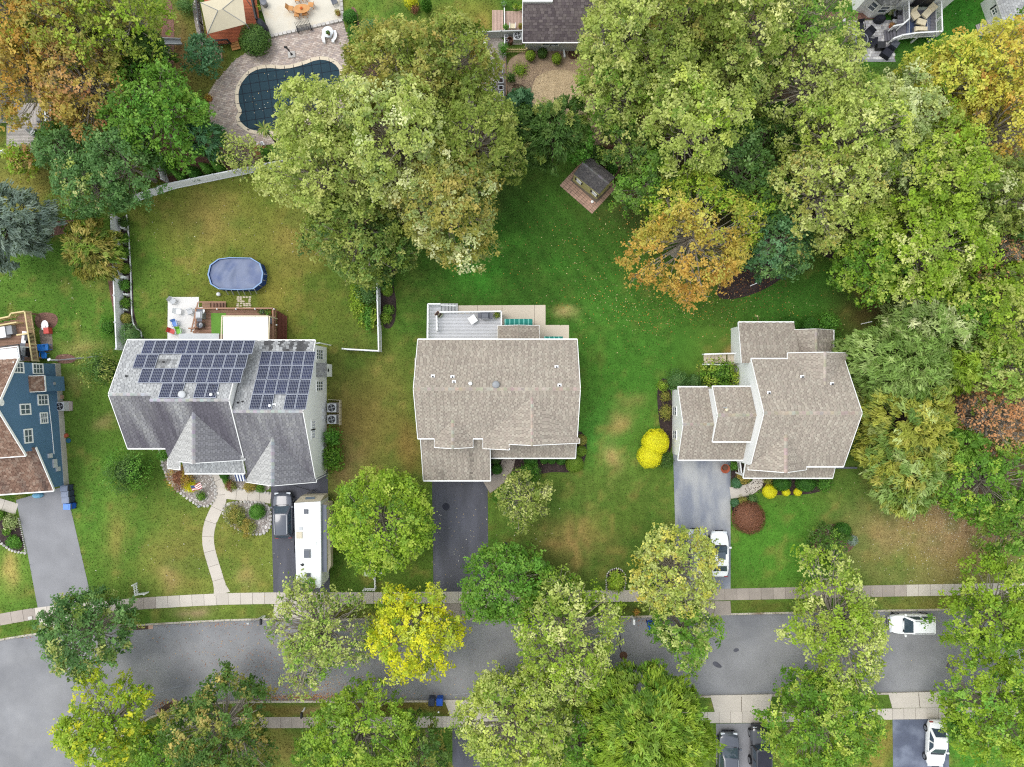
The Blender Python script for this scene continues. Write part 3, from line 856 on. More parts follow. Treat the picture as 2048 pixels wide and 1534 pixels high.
def window(root, c, nrm, w, h, nx=2, ny=2, frame='trim', wtan=None):
    """sash window on a wall: c = centre on the wall, nrm = outward normal (horizontal)"""
    n = Vector((nrm[0], nrm[1], 0)).normalized(); t = Vector((-n.y, n.x, 0)) if wtan is None else wtan
    up = Vector((0, 0, 1)); c = Vector(c)
    fr = MB()
    def bar(a, b, wd, d0, d1, mb=fr):
        # rectangle a..b in (t, z) with depth d0..d1 along n
        pts = [(a[0], a[1]), (b[0], a[1]), (b[0], b[1]), (a[0], b[1])]
        lo = [c + t * p[0] + up * p[1] + n * d0 for p in pts]; hi = [c + t * p[0] + up * p[1] + n * d1 for p in pts]
        mb.mesh(lo + hi, [(4, 5, 6, 7), (0, 1, 5, 4), (1, 2, 6, 5), (2, 3, 7, 6), (3, 0, 4, 7)])
    fw = .12
    bar((-w / 2 - fw, -h / 2 - fw), (w / 2 + fw, -h / 2), 0, 0, .07); bar((-w / 2 - fw, h / 2), (w / 2 + fw, h / 2 + fw), 0, 0, .07)
    bar((-w / 2 - fw, -h / 2), (-w / 2, h / 2), 0, 0, .06); bar((w / 2, -h / 2), (w / 2 + fw, h / 2), 0, 0, .06)
    f = fr.build('window', M[frame], root)
    gl = MB(); bar((-w / 2, -h / 2), (w / 2, h / 2), 0, .004, .02, gl); gl.build('pane', M['glass'], f)
    mu = MB()
    for i in range(1, nx):
        x = -w / 2 + w * i / nx; bar((x - .03, -h / 2), (x + .03, h / 2), 0, .02, .045, mu)
    for i in range(1, ny):
        z = -h / 2 + h * i / ny; bar((-w / 2, z - .025), (w / 2, z + .025), 0, .02, .05, mu)
    if mu.f: mu.build('muntin', M[frame], f)
    return f

def deck_boards(root, px_poly, z, mat, along='x', width=0.14, it=0):
    """separate boards filling a px polygon (given at height z)"""
    poly = PX(px_poly, z)
    a = 0 if along == 'x' else 1
    lo, hi = min(p[1 - a] for p in poly), max(p[1 - a] for p in poly)
    v = lo
    while v < hi - .03:
        m = min(v + width / 2, hi - .01)
        xs = []
        for i in range(len(poly)):
            p, q = poly[i], poly[(i + 1) % len(poly)]
            if (p[1 - a] > m) != (q[1 - a] > m): xs.append(p[a] + (m - p[1 - a]) / (q[1 - a] - p[1 - a]) * (q[a] - p[a]))
        xs.sort()
        for i in range(0, len(xs) - 1, 2):
            L = xs[i + 1] - xs[i]
            if L < .05: continue
            mb = MB(); c = (xs[i] + xs[i + 1]) / 2
            mb.box((c, v + width / 2, z - .02) if a == 0 else (v + width / 2, c, z - .02), (L, width - .02, .04) if a == 0 else (width - .02, L, .04))
            mb.build('board', mat, root)
        v += width
    HARD.append(px_poly)

def vent_pipe(h, pl, px, py, mat='dark', r=.07, hgt=.35, boot=True):
    """plumbing vent standing on a roof plane"""
    p = pl.cast(px, py)
    mb = MB()
    if boot: mb.box(p + Vector((0, 0, .03)), (.34, .34, .07), m=1)
    mb.lathe(p, [(r, -.05), (r, hgt), (r * .6, hgt), (r * .55, hgt - .1)], 10)
    mb.build('vent_pipe', [M[mat], M['white']], h.roof)

def roof_cap(h, pl, px, py, r=.26, mat='grey'):
    p = pl.cast(px, py)
    mb = MB(); mb.lathe(p, [(r * .7, -.1), (r * .7, .16), (r, .18), (r * 1.02, .24), (r * .7, .33), (.01, .36)], 14); mb.build('roof_vent', M[mat], h.roof, smooth=True)
# ============================================================ houses
V3 = Vector
def WP(a, b, c): return Plane(a, b, c, world=True)

def gable(h, x, half, ze, zr, y0, y1, slope_y, pal, dirn=-1, left_ext=None, stain=None, trimmed=True, row=0.2):
    """a cross gable whose ridge runs along y from y0 (on the main roof) to y1 (its face); eaves die into the main eave at slope_y"""
    a, b = V3((x, y0, zr)), V3((x, y1, zr))
    for sgn in (-1, 1):
        xe = x + sgn * half
        pl = WP(a, b, (xe, y1, ze))
        pts = [a, b]
        if left_ext and sgn == left_ext[0]:
            xm = x + sgn * left_ext[1]
            pts += [V3((xm, y1, pl.z(xm, y1))), V3((xm, left_ext[2], pl.z(xm, 0))), V3((xe, left_ext[2], ze))]
        else:
            pts += [V3((xe, y1, ze))]
        pts += [V3((xe, slope_y, ze))]
        h.plane(pl, None, pal, stain, world=pts, row=row)
        if trimmed:
            h.edge(pts[-2], pts[-1], .08, .16, -.06)
            for p, q in zip(pts[1:-2], pts[2:-1]): h.edge(p, q, .06, .16, -.07)
    h.ridge(a, b, pal)

# ---------------------------------------------------------------- middle house, tan shingles
h2 = House('house', 'middle two-storey house with a plain tan shingle roof and a black driveway in front', 'house', 998, 780)
rA, rB = V3((-8.6, -.48, 8.4)), V3((5.95, -.48, 8.4))
plR = WP(rA, rB, (0, 4.02, 5.6)); plF = WP(rA, rB, (0, -5.03, 5.58))
tan_stain = lambda p, c, f: (c, f * (.95 + .12 * float(fbm(np.array([p.x * .3]), np.array([p.y * .3]), 5, 3)[0])))
def tan_garage(p, c, f):
    s = math.exp(-((p.x + 3.85) / .22) ** 2) * (1 if p.y < -5.6 else 0) * .5 + math.exp(-((p.x + 6.6) / .35) ** 2) * (.4 if p.y < -8.3 else 0)
    return c, f * (1 - s * random.uniform(.3, 1))
h2.plane(plR, None, 'tan', tan_stain, world=[rA, rB, V3((5.95, 4.02, 5.6)), V3((-8.6, 4.02, 5.6))])
h2.plane(plF, None, 'tan', tan_stain, world=[rA, rB, V3((5.95, -5.03, 5.58)), V3((-8.6, -5.03, 5.58))])
h2.ridge(rA, rB)
h2.edge(V3((-8.6, 4.05, 5.6)), V3((5.95, 4.05, 5.6)), .12, .14, -.03); h2.edge(V3((-8.6, -5.06, 5.58)), V3((-7.1, -5.06, 5.58)), .1, .16, -.03); h2.edge(V3((-3.55, -5.06, 5.58)), V3((-2.65, -5.06, 5.58)), .1, .16, -.03)
for x in (-8.62, 5.97):
    h2.edge(V3((x, 4.02, 5.6)), V3((x, -.48, 8.4)), .06, .2, -.07); h2.edge(V3((x, -.48, 8.4)), V3((x, -5.03, 5.58)), .06, .2, -.07)
gable(h2, 1.76, 4.41, 5.6, 7.95, -1.21, -5.45, -5.03, 'tan', left_ext=(-1, 2.0, -5.95))
gable(h2, -5.33, 1.75, 5.6, 6.69, -3.24, -5.85, -5.03, 'tan')
g = [V3((-8.44, -9.25, 2.9)), V3((-2.05, -9.25, 2.9)), V3((-2.05, -4.75, 5.15)), V3((-8.44, -4.75, 5.15))]
h2.plane(WP(*g[:3]), None, 'tan', tan_garage, world=g)
h2.edge(V3((-8.44, -9.28, 2.9)), V3((-2.05, -9.28, 2.9)), .12, .16, -.03); h2.edge(g[1] + V3((.02, 0, 0)), g[2] + V3((.02, 0, 0)), .06, .2, -.07); h2.edge(g[0] - V3((.02, 0, 0)), g[3] - V3((.02, 0, 0)), .06, .2, -.07)
g = [V3((-1.98, -7.1, 2.9)), V3((6.05, -7.1, 2.9)), V3((6.05, -5.2, 3.75)), V3((-1.98, -5.2, 3.75))]
h2.plane(WP(*g[:3]), None, 'tan', None, world=g)
h2.edge(V3((-1.98, -7.13, 2.9)), V3((6.05, -7.13, 2.9)), .12, .16, -.03); h2.edge(g[1] + V3((.02, 0, 0)), g[2] + V3((.02, 0, 0)), .06, .18, -.07)
# small gabled roof over the rear door
a, b = V3(tuple(P(1037, 650, 3.4))), V3(tuple(P(1037, 680, 3.4))); a.x = b.x = .62
for sgn in (-1, 1):
    xe = .62 + sgn * 2.0
    h2.plane(WP(a, b, (xe, a.y, 2.7)), None, 'tan', None, world=[a, b, V3((xe, b.y, 2.7)), V3((xe, a.y, 2.7))])
    h2.edge(V3((xe, a.y, 2.7)), V3((xe, b.y, 2.7)), .08, .14, -.05); h2.edge(a, V3((xe, a.y, 2.7)), .05, .14, -.06)
h2.ridge(a, b)
h2.finish(mk('tan_roof_deck', C(120, 110, 100), .95))
h2.block(-8.3, 5.7, -4.7, 3.7, 5.45, 8.2, 'x', 'siding_olive', ridge=-.48)
h2.block(-2.35, 5.85, -5.15, -4.7, 5.4, 7.75, 'y', 'siding_olive')
h2.block(-6.9, -3.75, -5.5, -4.7, 5.4, 6.45, 'y', 'siding_olive')
h2.block(-8.1, -2.4, -8.85, -4.7, 2.85, None, 'x', 'siding_olive')
h2.block(-8.85, -8.3, 1.0, 2.3, 6.0, None, 'x', 'siding_olive', name='chimney_chase')
h2.block(-1.2, 2.4, 3.7, P(0, 654, 2.6).y - .2, 2.6, None, 'x', 'siding_olive', name='rear_bay')
for x in (1.2, 3.6, 5.85): mb = MB(); mb.box((x, -6.95, 1.45), (.14, .14, 2.9)); mb.build('porch_post', M['trim'], h2.root)
for x, z in ((-6.5, 4.3), (.5, 4.3), (3.2, 4.3), (.5, 1.5), (3.6, 1.5)):
    window(h2.root, (x, -5.15 if x > -2 else -4.7, z), (0, -1), 1.0, 1.4, 2, 2)
for x in (-6.5, -3.5, 0, 3.5): window(h2.root, (x, 3.7, 4.2), (0, 1), 1.0, 1.4, 2, 2)
mb = MB(); mb.box((-5.3, -8.88, 1.15), (4.9, .06, 2.2)); mb.build('garage_door', M['white'], h2.root)
mb = MB(); mb.box((-.6, -5.18, 1.1), (1.0, .06, 2.1)); mb.build('door', M['toy_red'], h2.root)
for px, py, m in ((866, 753, 'dark'), (905, 754, 'dark'), (908, 764, 'dark'), (1113, 734, 'dark'), (1119, 771, 'dark')): vent_pipe(h2, plR, px, py, m, hgt=.22)
roof_cap(h2, plR, 941, 767, .17, 'white'); roof_cap(h2, plR, 992, 769, .33, 'grey')

# ---------------------------------------------------------------- left house with solar panels, grey stained shingles
h1 = House('house', 'white-sided house under a streaked grey roof carrying two arrays of solar panels', 'house', 440, 800)
def n1(x, y, s=0): return float(fbm(np.array([x]), np.array([y]), s, 3)[0])
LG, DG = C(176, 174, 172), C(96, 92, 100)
def st_front(p, c, f):
    w = min(1, max(0, (n1(p.x * .55 + p.y * .12, p.y * .10, 3) - .26) * 2.7)) * .98
    return tuple(a * (1 - w) + b * w for a, b in zip(c, DG)), f * random.uniform(.94, 1.06)
def st_rear(p, c, f):
    w = 0
    if p.x > -24.4 and p.y > 2.6: w = max(0, min(.85, (n1(p.x * 2.2, p.y * .7, 8) - .38) * 5)) * (1 if p.x > -22.9 else .2)
    if -31.9 < p.x < -29.9 and 1.0 < p.y < 2.2: w = max(w, (n1(p.x * 2, p.y * 2, 4) - .3) * 1.3)
    return tuple(a * (1 - w) + b * w for a, b in zip(c, C(58, 56, 58))), f * .97
st_light = lambda p, c, f: (LG if random.random() < .6 else c, f * 1.0)
def gable_light_stain(p, c, f):                       # side light painted in: trailer-side slopes darker, with some algae, the others paler
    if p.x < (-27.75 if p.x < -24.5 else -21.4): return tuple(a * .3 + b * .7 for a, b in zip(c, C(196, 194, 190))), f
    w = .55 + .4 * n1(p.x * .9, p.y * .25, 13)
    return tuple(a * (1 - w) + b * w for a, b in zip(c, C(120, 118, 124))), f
xL, xM, xS, xR = -34.9, -31.2, -24.4, -18.25
a1, b1 = V3((xL, -.94, 8.93)), V3((xM, -.94, 8.93)); a2, b2 = V3((xM, -1.43, 9.23)), V3((xS, -1.43, 9.23))
a3, b3 = V3((xS, -2.44, 8.5)), V3((xR, -2.44, 8.5))
pl1R = WP((xL, 3.95, 6.0), (xS, 3.95, 6.0), (-28, -1.43, 9.23))
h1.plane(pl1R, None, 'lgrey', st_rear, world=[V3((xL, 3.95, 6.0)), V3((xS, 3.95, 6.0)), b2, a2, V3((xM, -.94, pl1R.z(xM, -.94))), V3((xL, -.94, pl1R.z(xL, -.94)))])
h1.plane(WP(a1, b1, (-33, -5.9, 5.96)), None, 'grey', st_front, world=[a1, b1, V3((xM, -5.9, 5.96)), V3((xL, -5.9, 5.96))])
pl1F = WP(a2, b2, (-28, -6.8, 6.0))
h1.plane(pl1F, None, 'grey', st_front, world=[a2, b2, V3((xS, -6.8, 6.0)), V3((xM, -6.8, 6.0))])
pl2R = WP(a3, b3, (-20, 4.0, 4.7)); pl2F = WP(a3, b3, (-20, -8.9, 4.69))
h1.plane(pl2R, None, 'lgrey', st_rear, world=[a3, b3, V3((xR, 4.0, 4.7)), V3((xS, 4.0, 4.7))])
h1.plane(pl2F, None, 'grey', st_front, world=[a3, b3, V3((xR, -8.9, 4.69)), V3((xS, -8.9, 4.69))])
for a, b in ((a1, b1), (a2, b2), (a3, b3)): h1.ridge(a, b, 'lgrey', light=1.0)
gable(h1, -27.75, 3.5, 6.0, 8.6, -2.48, -6.95, -6.8, 'grey', left_ext=(-1, 1.85, -7.7), stain=gable_light_stain)
gable(h1, -21.4, 3.25, 4.7, 7.05, -4.9, -9.15, -8.9, 'grey', stain=gable_light_stain)
g = [V3((-31.2, -8.58, 2.9)), V3((-25.5, -8.58, 2.9)), V3((-25.5, -6.95, 3.65)), V3((-31.2, -6.95, 3.65))]
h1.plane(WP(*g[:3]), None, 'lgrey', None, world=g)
h1.edge(g[0] + V3((0, -.03, 0)), g[1] + V3((0, -.03, 0)), .12, .16, -.03); h1.edge(g[1] + V3((.03, 0, 0)), g[2] + V3((.03, 0, 0)), .06, .18, -.07)
h1.edge(V3((xL, 3.98, 6.0)), V3((xS, 3.98, 6.0)), .12, .15, -.04); h1.edge(V3((xS, 4.03, 4.7)), V3((xR, 4.03, 4.7)), .12, .15, -.04)
h1.edge(V3((xL, -5.93, 5.96)), V3((xM, -5.93, 5.96)), .12, .16, -.03)
for p, q in ((V3((xL, 3.95, 6)), a1), (a1, V3((xL, -5.9, 5.96))), (V3((xS, 3.95, 6)), b2), (b2, V3((xS, -6.8, 6.0))), (V3((xR, 4, 4.7)), b3), (b3, V3((xR, -8.9, 4.69)))):
    dx = -.03 if p.x < -34 else .03
    h1.edge(p + V3((dx, 0, 0)), q + V3((dx, 0, 0)), .06, .2, -.07)
# roof of the little bay on the right-hand wall
bp = [V3((-18.45, 1.95, 3.7)), V3((-18.45, .62, 3.7)), V3((-17.85, .62, 2.4)), V3((-17.85, 1.95, 2.4))]
h1.plane(WP(*bp[:3]), None, 'grey', None, world=bp)
h1.finish(mk('grey_roof_deck', C(110, 110, 112), .95))
h1.block(-34.6, xM, -5.6, 3.6, 5.85, 8.7, 'x', 'siding_white', ridge=-.94)
h1.block(xM, -24.5, -6.5, 3.6, 5.85, 9.05, 'x', 'siding_white', ridge=-1.43)
h1.block(-24.5, -18.45, -8.7, 3.6, 4.55, 8.3, 'x', 'siding_white', ridge=-2.44)
h1.block(-30.9, -24.6, -6.75, -6.5, 5.8, 8.4, 'y', 'siding_white')
h1.block(-24.3, -18.5, -8.95, -8.7, 4.5, 6.8, 'y', 'siding_white')
h1.block(-18.45, -17.92, .68, 1.9, 2.35, None, 'x', 'siding_white', name='fireplace_bay')
for (px0, px1, py, w) in ((632, 645.5, 709, .85), (632, 645.5, 772, .85), (622, 629.5, 850, .72), (622, 629.5, 868, .72)):
    p0, p1 = cast_x(px0, py, -18.45), cast_x(px1, py, -18.45)
    window(h1.root, (p0 + p1) / 2, (1, 0), w, abs(p0.z - p1.z) - .2, 3, 3)
mb = MB(); mb.box((-17.9, 1.3, 1.5), (.1, .3, .3)); mb.build('flue_vent', M['dark'], h1.root)
mb = MB(); mb.box((-21.4, -8.98, 1.15), (4.9, .06, 2.2)); mb.build('garage_door', M['white'], h1.root)
for x in (-33, -29, -26): window(h1.root, (x, -6.75 if x > -31 else -5.6, 4.4), (0, -1), 1.0, 1.4, 2, 2)
for x in (-33, -30, -27, -21.5): window(h1.root, (x, 3.6, 3.4 if x > -24 else 4.4), (0, 1), 1.0, 1.4, 2, 2)
mb = MB()
mb.tube([(-18.4, 3.7, 4.6), (-18.0, 3.8, 4.2), (-18.0, 3.8, .2)], .06, 6); mb.build('downspout', M['white'], h1.root); mb = MB(); mb.tube([(-18.4, -8.9, 4.6), (-18.2, -8.95, 4.2), (-18.2, -8.95, .2)], .06, 6); mb.build('downspout', M['white'], h1.root)
for y in (-2.6, -3.3, -6.3): mb = MB(); mb.box((-18.38, y, 1.4), (.14, .32, .5)); mb.build('meter_box', M['lightgrey'], h1.root)

# solar panels: each one a framed module of dark cells
PW, PH = 1.0, 1.52
def solar_mesh():
    mb = MB()
    mb.box((0, 0, .0), (PW - .03, PH - .03, .045), m=0)
    nx, ny = 6, 9
    for i in range(nx):
        for j in range(ny):
            w, hh = (PW - .12) / nx, (PH - .12) / ny
            cx, cy = -(PW - .12) / 2 + w * (i + .5), -(PH - .12) / 2 + hh * (j + .5)
            a, b = w / 2 - .009, hh / 2 - .009
            f = random.uniform(.7, 1.3)
            c = C(30, 36, 66)
            c = tuple(e * f for e in c)
            mb.face([(cx - a, cy - b, .026), (cx + a, cy - b, .026), (cx + a, cy + b, .026), (cx - a, cy + b, .026)], 1, c)
    return mb
M['cell'] = mk('solar_cell', C(70, 78, 108), 0.4, 0.12, 1.2, 8, 0.08, spec=0.2, attr=True, orand=0.25)
M['cellgrid'] = mk('solar_backing', C(160, 164, 176), 0.4, 0.05)
sol_me = solar_mesh().data('solar_panel', [M['cellgrid'], M['cell']])
sol_me2 = solar_mesh().data('solar_panel', [M['cellgrid'], M['cell']])
# rear plane of the left section: rows by photo y (middle of the row)
for y_top, y_bot, x0, cols in ((681.5, 707.5, 280.5, list(range(10))), (709, 736, 264, [0, 1] + list(range(4, 10))), (737, 765, 274.5, list(range(9))), (766.5, 795, 315, [0, 1, 3, 4])):
    pm = pl1R.cast(x0, (y_top + y_bot) / 2)
    x_left = pl1R.cast(x0 if x0 < 1000 else x0, (y_top + y_bot) / 2).x
    eul = Matrix((V3((1, 0, 0)), pl1R.n.cross(V3((1, 0, 0))), pl1R.n)).transposed().to_euler()
    for k in cols:
        x = x_left + .30 + PW * (k + .5)
        piece('solar_panel', random.choice((sol_me, sol_me2)), h1.roof, (x, pm.y, pl1R.z(x, pm.y) + .14), eul)
for y_top, y_bot, x0, cols in ((704, 730, 518.5, list(range(5))), (731.5, 758, 513, list(range(5))), (760, 788, 506, list(range(5))), (789.5, 818, 499, [0, 1, 3, 4])):
    pm = pl2R.cast(x0, (y_top + y_bot) / 2)
    eul = Matrix((V3((1, 0, 0)), pl2R.n.cross(V3((1, 0, 0))), pl2R.n)).transposed().to_euler()
    for k in cols:
        x = pm.x + .12 + PW * (k + .5)
        piece('solar_panel', random.choice((sol_me, sol_me2)), h1.roof, (x, pm.y, pl2R.z(x, pm.y) + .14), eul)
roof_cap(h1, pl1R, 366, 789, .34, 'lightgrey'); roof_cap(h1, pl1R, 424, 789, .14, 'white'); vent_pipe(h1, pl1R, 434, 788, 'grey', .06)
for px, py in ((254, 752), (328, 724), (429, 772)): vent_pipe(h1, pl1R, px, py, 'dark', .08, .2, False)
for px, py in ((477, 805), (486, 803)): vent_pipe(h1, pl2R, px, py, 'dark', .08, .2, False)
roof_cap(h1, pl2R, 541, 811, .13, 'white'); vent_pipe(h1, pl2R, 549, 811, 'grey', .06)

# ---------------------------------------------------------------- right house, tan shingles and white gable walls
h3 = House('house', 'house with stepped white gable walls and a bluish driveway, next to the yellow bush', 'house', 1560, 820)
mx0, mx1 = 21.85, 30.35
a, b = V3((mx0, -2.56, 8.8)), V3((mx1, -2.56, 8.8))
p3R = WP(a, b, (25, 2.25, 5.6)); p3F = WP(a, b, (25, -7.6, 5.45))
h3.plane(p3R, None, 'tan', tan_stain, world=[a, b, V3((mx1, 2.25, 5.6)), V3((mx0, 2.25, 5.6))])
h3.plane(p3F, None, 'tan', tan_stain, world=[a, b, V3((mx1, -7.6, 5.45)), V3((mx0, -7.6, 5.45))])
h3.ridge(a, b)
gable(h3, 27.9, 2.7, 5.6, 7.2, -.15, 2.8, 2.25, 'tan')
gable(h3, 24.3, 2.65, 5.5, 7.5, -4.5, -7.9, -7.6, 'tan')
for x in (mx0 - .02, mx1 + .02):
    h3.edge(V3((x, 2.25, 5.6)), V3((x, -2.56, 8.8)), .06, .2, -.07); h3.edge(V3((x, -2.56, 8.8)), V3((x, -7.6, 5.45)), .06, .2, -.07)
h3.edge(V3((mx0, 2.28, 5.6)), V3((25.2, 2.28, 5.6)), .12, .15, -.04); h3.edge(V3((26.95, -7.63, 5.45)), V3((mx1, -7.63, 5.45)), .12, .16, -.03)
g = [V3((21.57, 5.83, 3.0)), V3((26.85, 5.83, 3.0)), V3((26.85, 1.9, 4.7)), V3((21.3, 1.9, 4.7))]
h3.plane(WP(*g[:3]), None, 'tan', None, world=g)
h3.edge(g[0] + V3((0, .03, 0)), g[1] + V3((0, .03, 0)), .12, .15, -.04); h3.edge(g[0] + V3((-.03, 0, 0)), g[3] + V3((-.03, 0, 0)), .06, .18, -.06)
a4, b4 = V3((28.4, 5.1, 4.3)), V3((28.4, 1.9, 4.3))
h3.plane(WP(a4, b4, (26.6, 5.1, 3.25)), None, 'tan', None, world=[a4, b4, V3((26.6, 1.9, 3.25)), V3((26.6, 5.1, 3.25))])
h3.plane(WP(a4, b4, (30.6, 5.1, 3.0)), None, 'tan', lambda p, c, f: (c, f * random.uniform(.7, 1.05)), world=[a4, b4, V3((30.6, 1.9, 3.0)), V3((30.6, 5.1, 3.0))])
h3.ridge(a4, b4); h3.edge(V3((30.63, 5.1, 3.0)), V3((30.63, 1.9, 3.0)), .1, .15, -.04); h3.edge(a4, V3((26.6, 5.1, 3.25)), .05, .14, -.07); h3.edge(a4, V3((30.6, 5.1, 3.0)), .05, .14, -.07)
# garage wing
a5, b5 = V3((15.8, -3.76, 5.0)), V3((22.1, -3.76, 5.0))
h3.plane(WP(a5, b5, (17, -.33, 3.0)), None, 'tan', tan_stain, world=[a5, V3((18.9, -3.76, 5.0)), V3((18.9, -.33, 3.0)), V3((15.8, -.33, 3.0))])
h3.plane(WP(a5, b5, (17, -7.28, 3.0)), None, 'tan', tan_stain, world=[a5, b5, V3((22.1, -7.28, 3.0)), V3((15.8, -7.28, 3.0))])
h3.ridge(a5, V3((18.9, -3.76, 5.0)))
h3.edge(V3((15.8, -7.31, 3.0)), V3((22.1, -7.31, 3.0)), .12, .16, -.03); h3.edge(V3((15.8, -.30, 3.0)), V3((18.6, -.30, 3.0)), .12, .16, -.03)
h3.edge(V3((15.78, -.33, 3.0)), V3((15.78, -3.76, 5.0)), .06, .18, -.07); h3.edge(V3((15.78, -3.76, 5.0)), V3((15.78, -7.28, 3.0)), .06, .18, -.07)
# taller middle wing
a6, b6 = V3((18.5, -2.84, 6.6)), V3((22.0, -2.84, 6.6))
p6R = WP(a6, b6, (20, -.28, 5.0))
h3.plane(p6R, None, 'tan', tan_stain, world=[a6, b6, V3((22.0, -.28, 5.0)), V3((18.5, -.28, 5.0))])
h3.plane(WP(a6, b6, (20, -5.36, 5.0)), None, 'tan', tan_stain, world=[a6, b6, V3((22.0, -5.36, 5.0)), V3((18.5, -5.36, 5.0))])
h3.ridge(a6, b6)
h3.edge(V3((18.5, -.25, 5.0)), V3((22, -.25, 5.0)), .12, .15, -.03); h3.edge(V3((18.5, -5.39, 5.0)), V3((22, -5.39, 5.0)), .12, .15, -.03)
h3.edge(V3((18.48, -.28, 5)), a6 - V3((.02, 0, 0)), .06, .18, -.07); h3.edge(a6 - V3((.02, 0, 0)), V3((18.48, -5.36, 5)), .06, .18, -.07)
g = [V3((22.07, -9.0, 2.9)), V3((30.56, -9.0, 2.9)), V3((30.56, -7.15, 3.75)), V3((22.07, -7.15, 3.75))]
h3.plane(WP(*g[:3]), None, 'tan', None, world=g)
h3.edge(g[0] + V3((0, -.03, 0)), g[1] + V3((0, -.03, 0)), .12, .16, -.03); h3.edge(g[0] + V3((-.03, 0, 0)), g[3] + V3((-.03, 0, 0)), .06, .18, -.07); h3.edge(g[1] + V3((.03, 0, 0)), g[2] + V3((.03, 0, 0)), .06, .18, -.07)
h3.finish(mk('tan_roof_deck', C(120, 110, 100), .95))
h3.block(22.0, 30.1, -7.2, 1.95, 5.35, 8.6, 'x', 'siding_white', ridge=-2.56)
h3.block(25.5, 30.2, 1.95, 2.4, 5.4, 6.85, 'y', 'siding_white', ridge=27.9)
h3.block(21.95, 26.6, -7.55, -7.2, 5.35, 7.2, 'y', 'siding_white', ridge=24.3)
h3.block(15.95, 22.0, -6.95, -.6, 2.85, 4.8, 'x', 'siding_white', ridge=-3.76)
h3.block(18.65, 22.0, -5.1, -.5, 4.85, 6.4, 'x', 'siding_white', ridge=-2.84)
h3.block(21.8, 26.6, 1.95, 5.5, 2.9, None, 'x', 'siding_white'); h3.block(26.6, 30.3, 1.95, 4.8, 2.9, None, 'x', 'siding_white')
for py in (822, 869):
    p0, p1 = cast_x(1345.8, py, 15.95), cast_x(1354, py, 15.95)
    window(h3.root, (p0 + p1) / 2, (-1, 0), .72, abs(p0.z - p1.z) - .3, 2, 2)
for x in (23, 25.6, 28.6): window(h3.root, (x, -7.55 if x < 26.6 else -7.2, 4.3), (0, -1), 1.0, 1.4, 2, 2)
mb = MB(); mb.box((18.7, -6.98, 1.15), (4.8, .06, 2.2)); mb.build('garage_door', M['white'], h3.root)
for x in (22.3, 26.5, 30.4): mb = MB(); mb.box((x, -8.85, 1.45), (.14, .14, 2.9)); mb.build('porch_post', M['trim'], h3.root)
for px, py in ((1604, 754), (1663.5, 768), (1537.6, 786)): vent_pipe(h3, p3R, px, py, 'dark', .07, .3)
vent_pipe(h3, p6R, 1447, 815, 'lightgrey', .06, .9, False); roof_cap(h3, p6R, 1452, 819, .16, 'cream')

# ---------------------------------------------------------------- blue house at the edge
h4 = House('house', 'blue-sided house with brown shingles seen from its tall gable side', 'house', 60, 850)
A4 = V3(((120 - CX) / S, (CY - 728) / S, 0)); B4 = V3(((137 - CX) / S, (CY - 967) / S, 0))
U4 = (B4 - A4).normalized(); N4 = V3((-U4.y, U4.x, 0))
if N4.x < 0: N4 = -N4
def Q4(s, d, z): return A4 + U4 * s - N4 * d + V3((0, 0, z))
rs, zr4 = 4.1, 9.2
ra, rb = Q4(rs, -.3, zr4), Q4(rs, 9, zr4)
for s, z in ((-.35, 6.1), (8.55, 6.1)):
    e0, e1 = Q4(s, -.3, z), Q4(s, 9, z)
    h4.plane(WP(ra, rb, e0), None, 'brown', None, world=[ra, rb, e1, e0])
    h4.edge(e0 + N4 * .03, ra + N4 * .03, .07, .22, -.07); h4.edge(e0, e1, .12, .15, -.03)
h4.ridge(ra, rb)
def st_br(p, c, f):
    w = max(0, (n1(p.x * 1.1, p.y * .25, 17) - .55) * 2.2)
    return tuple(a * (1 - w) + b * w for a, b in zip(c, C(70, 62, 62))), f
g = [Q4(12.25, -.35, 2.75), Q4(12.25, 9, 2.75), Q4(7.9, 9, 4.85), Q4(7.9, -.35, 4.85)]
h4.plane(WP(*g[:3]), None, 'brown', st_br, world=g)
h4.edge(g[0] + U4 * .03, g[1] + U4 * .03, .12, .16, -.03); h4.edge(g[0] + N4 * .03, g[3] + N4 * .03, .07, .2, -.07)
g = [Q4(1.25, 0, 4.6), Q4(2.75, 0, 4.6), Q4(2.75, -.75, 3.55), Q4(1.25, -.75, 3.55)]
h4.plane(WP(*g[:3]), None, 'brown', None, world=g)
h4.edge(g[2] + N4 * .03, g[3] + N4 * .03, .07, .14, -.05); h4.edge(g[1], g[2], .06, .12, -.05); h4.edge(g[0], g[3], .06, .12, -.05)
h4.finish(mk('brown_roof_deck', C(92, 74, 64), .95))
mb = MB()
f = [Q4(0, 0, .75), Q4(8.2, 0, .75), Q4(8.2, 0, 6.0), Q4(rs, 0, 9.0), Q4(0, 0, 6.0)]; mb.face(f); mb.face([p - N4 * 9 for p in f][::-1])
mb.face([Q4(0, 0, .75), Q4(0, 0, 6), Q4(0, 9, 6), Q4(0, 9, .75)]); mb.face([Q4(8.2, 0, .75), Q4(8.2, 9, .75), Q4(8.2, 9, 6), Q4(8.2, 0, 6)])
f = [Q4(8.2, 0, .6), Q4(12.0, 0, .6), Q4(12.0, 0, 2.7), Q4(8.2, 0, 4.6)]; mb.face(f)
mb.face([Q4(12, 0, .3), Q4(12, 9, .3), Q4(12, 9, 2.7), Q4(12, 0, 2.7)])
mb.build('wall', M['siding_blue'], h4.root)
mb = MB(); mb.prism([tuple(Q4(-.05, -.05, 0)[:2]), tuple(Q4(12.05, -.05, 0)[:2]), tuple(Q4(12.05, 9, 0)[:2]), tuple(Q4(-.05, 9, 0)[:2])], 0, .74); mb.build('foundation', M['foundation'], h4.root)
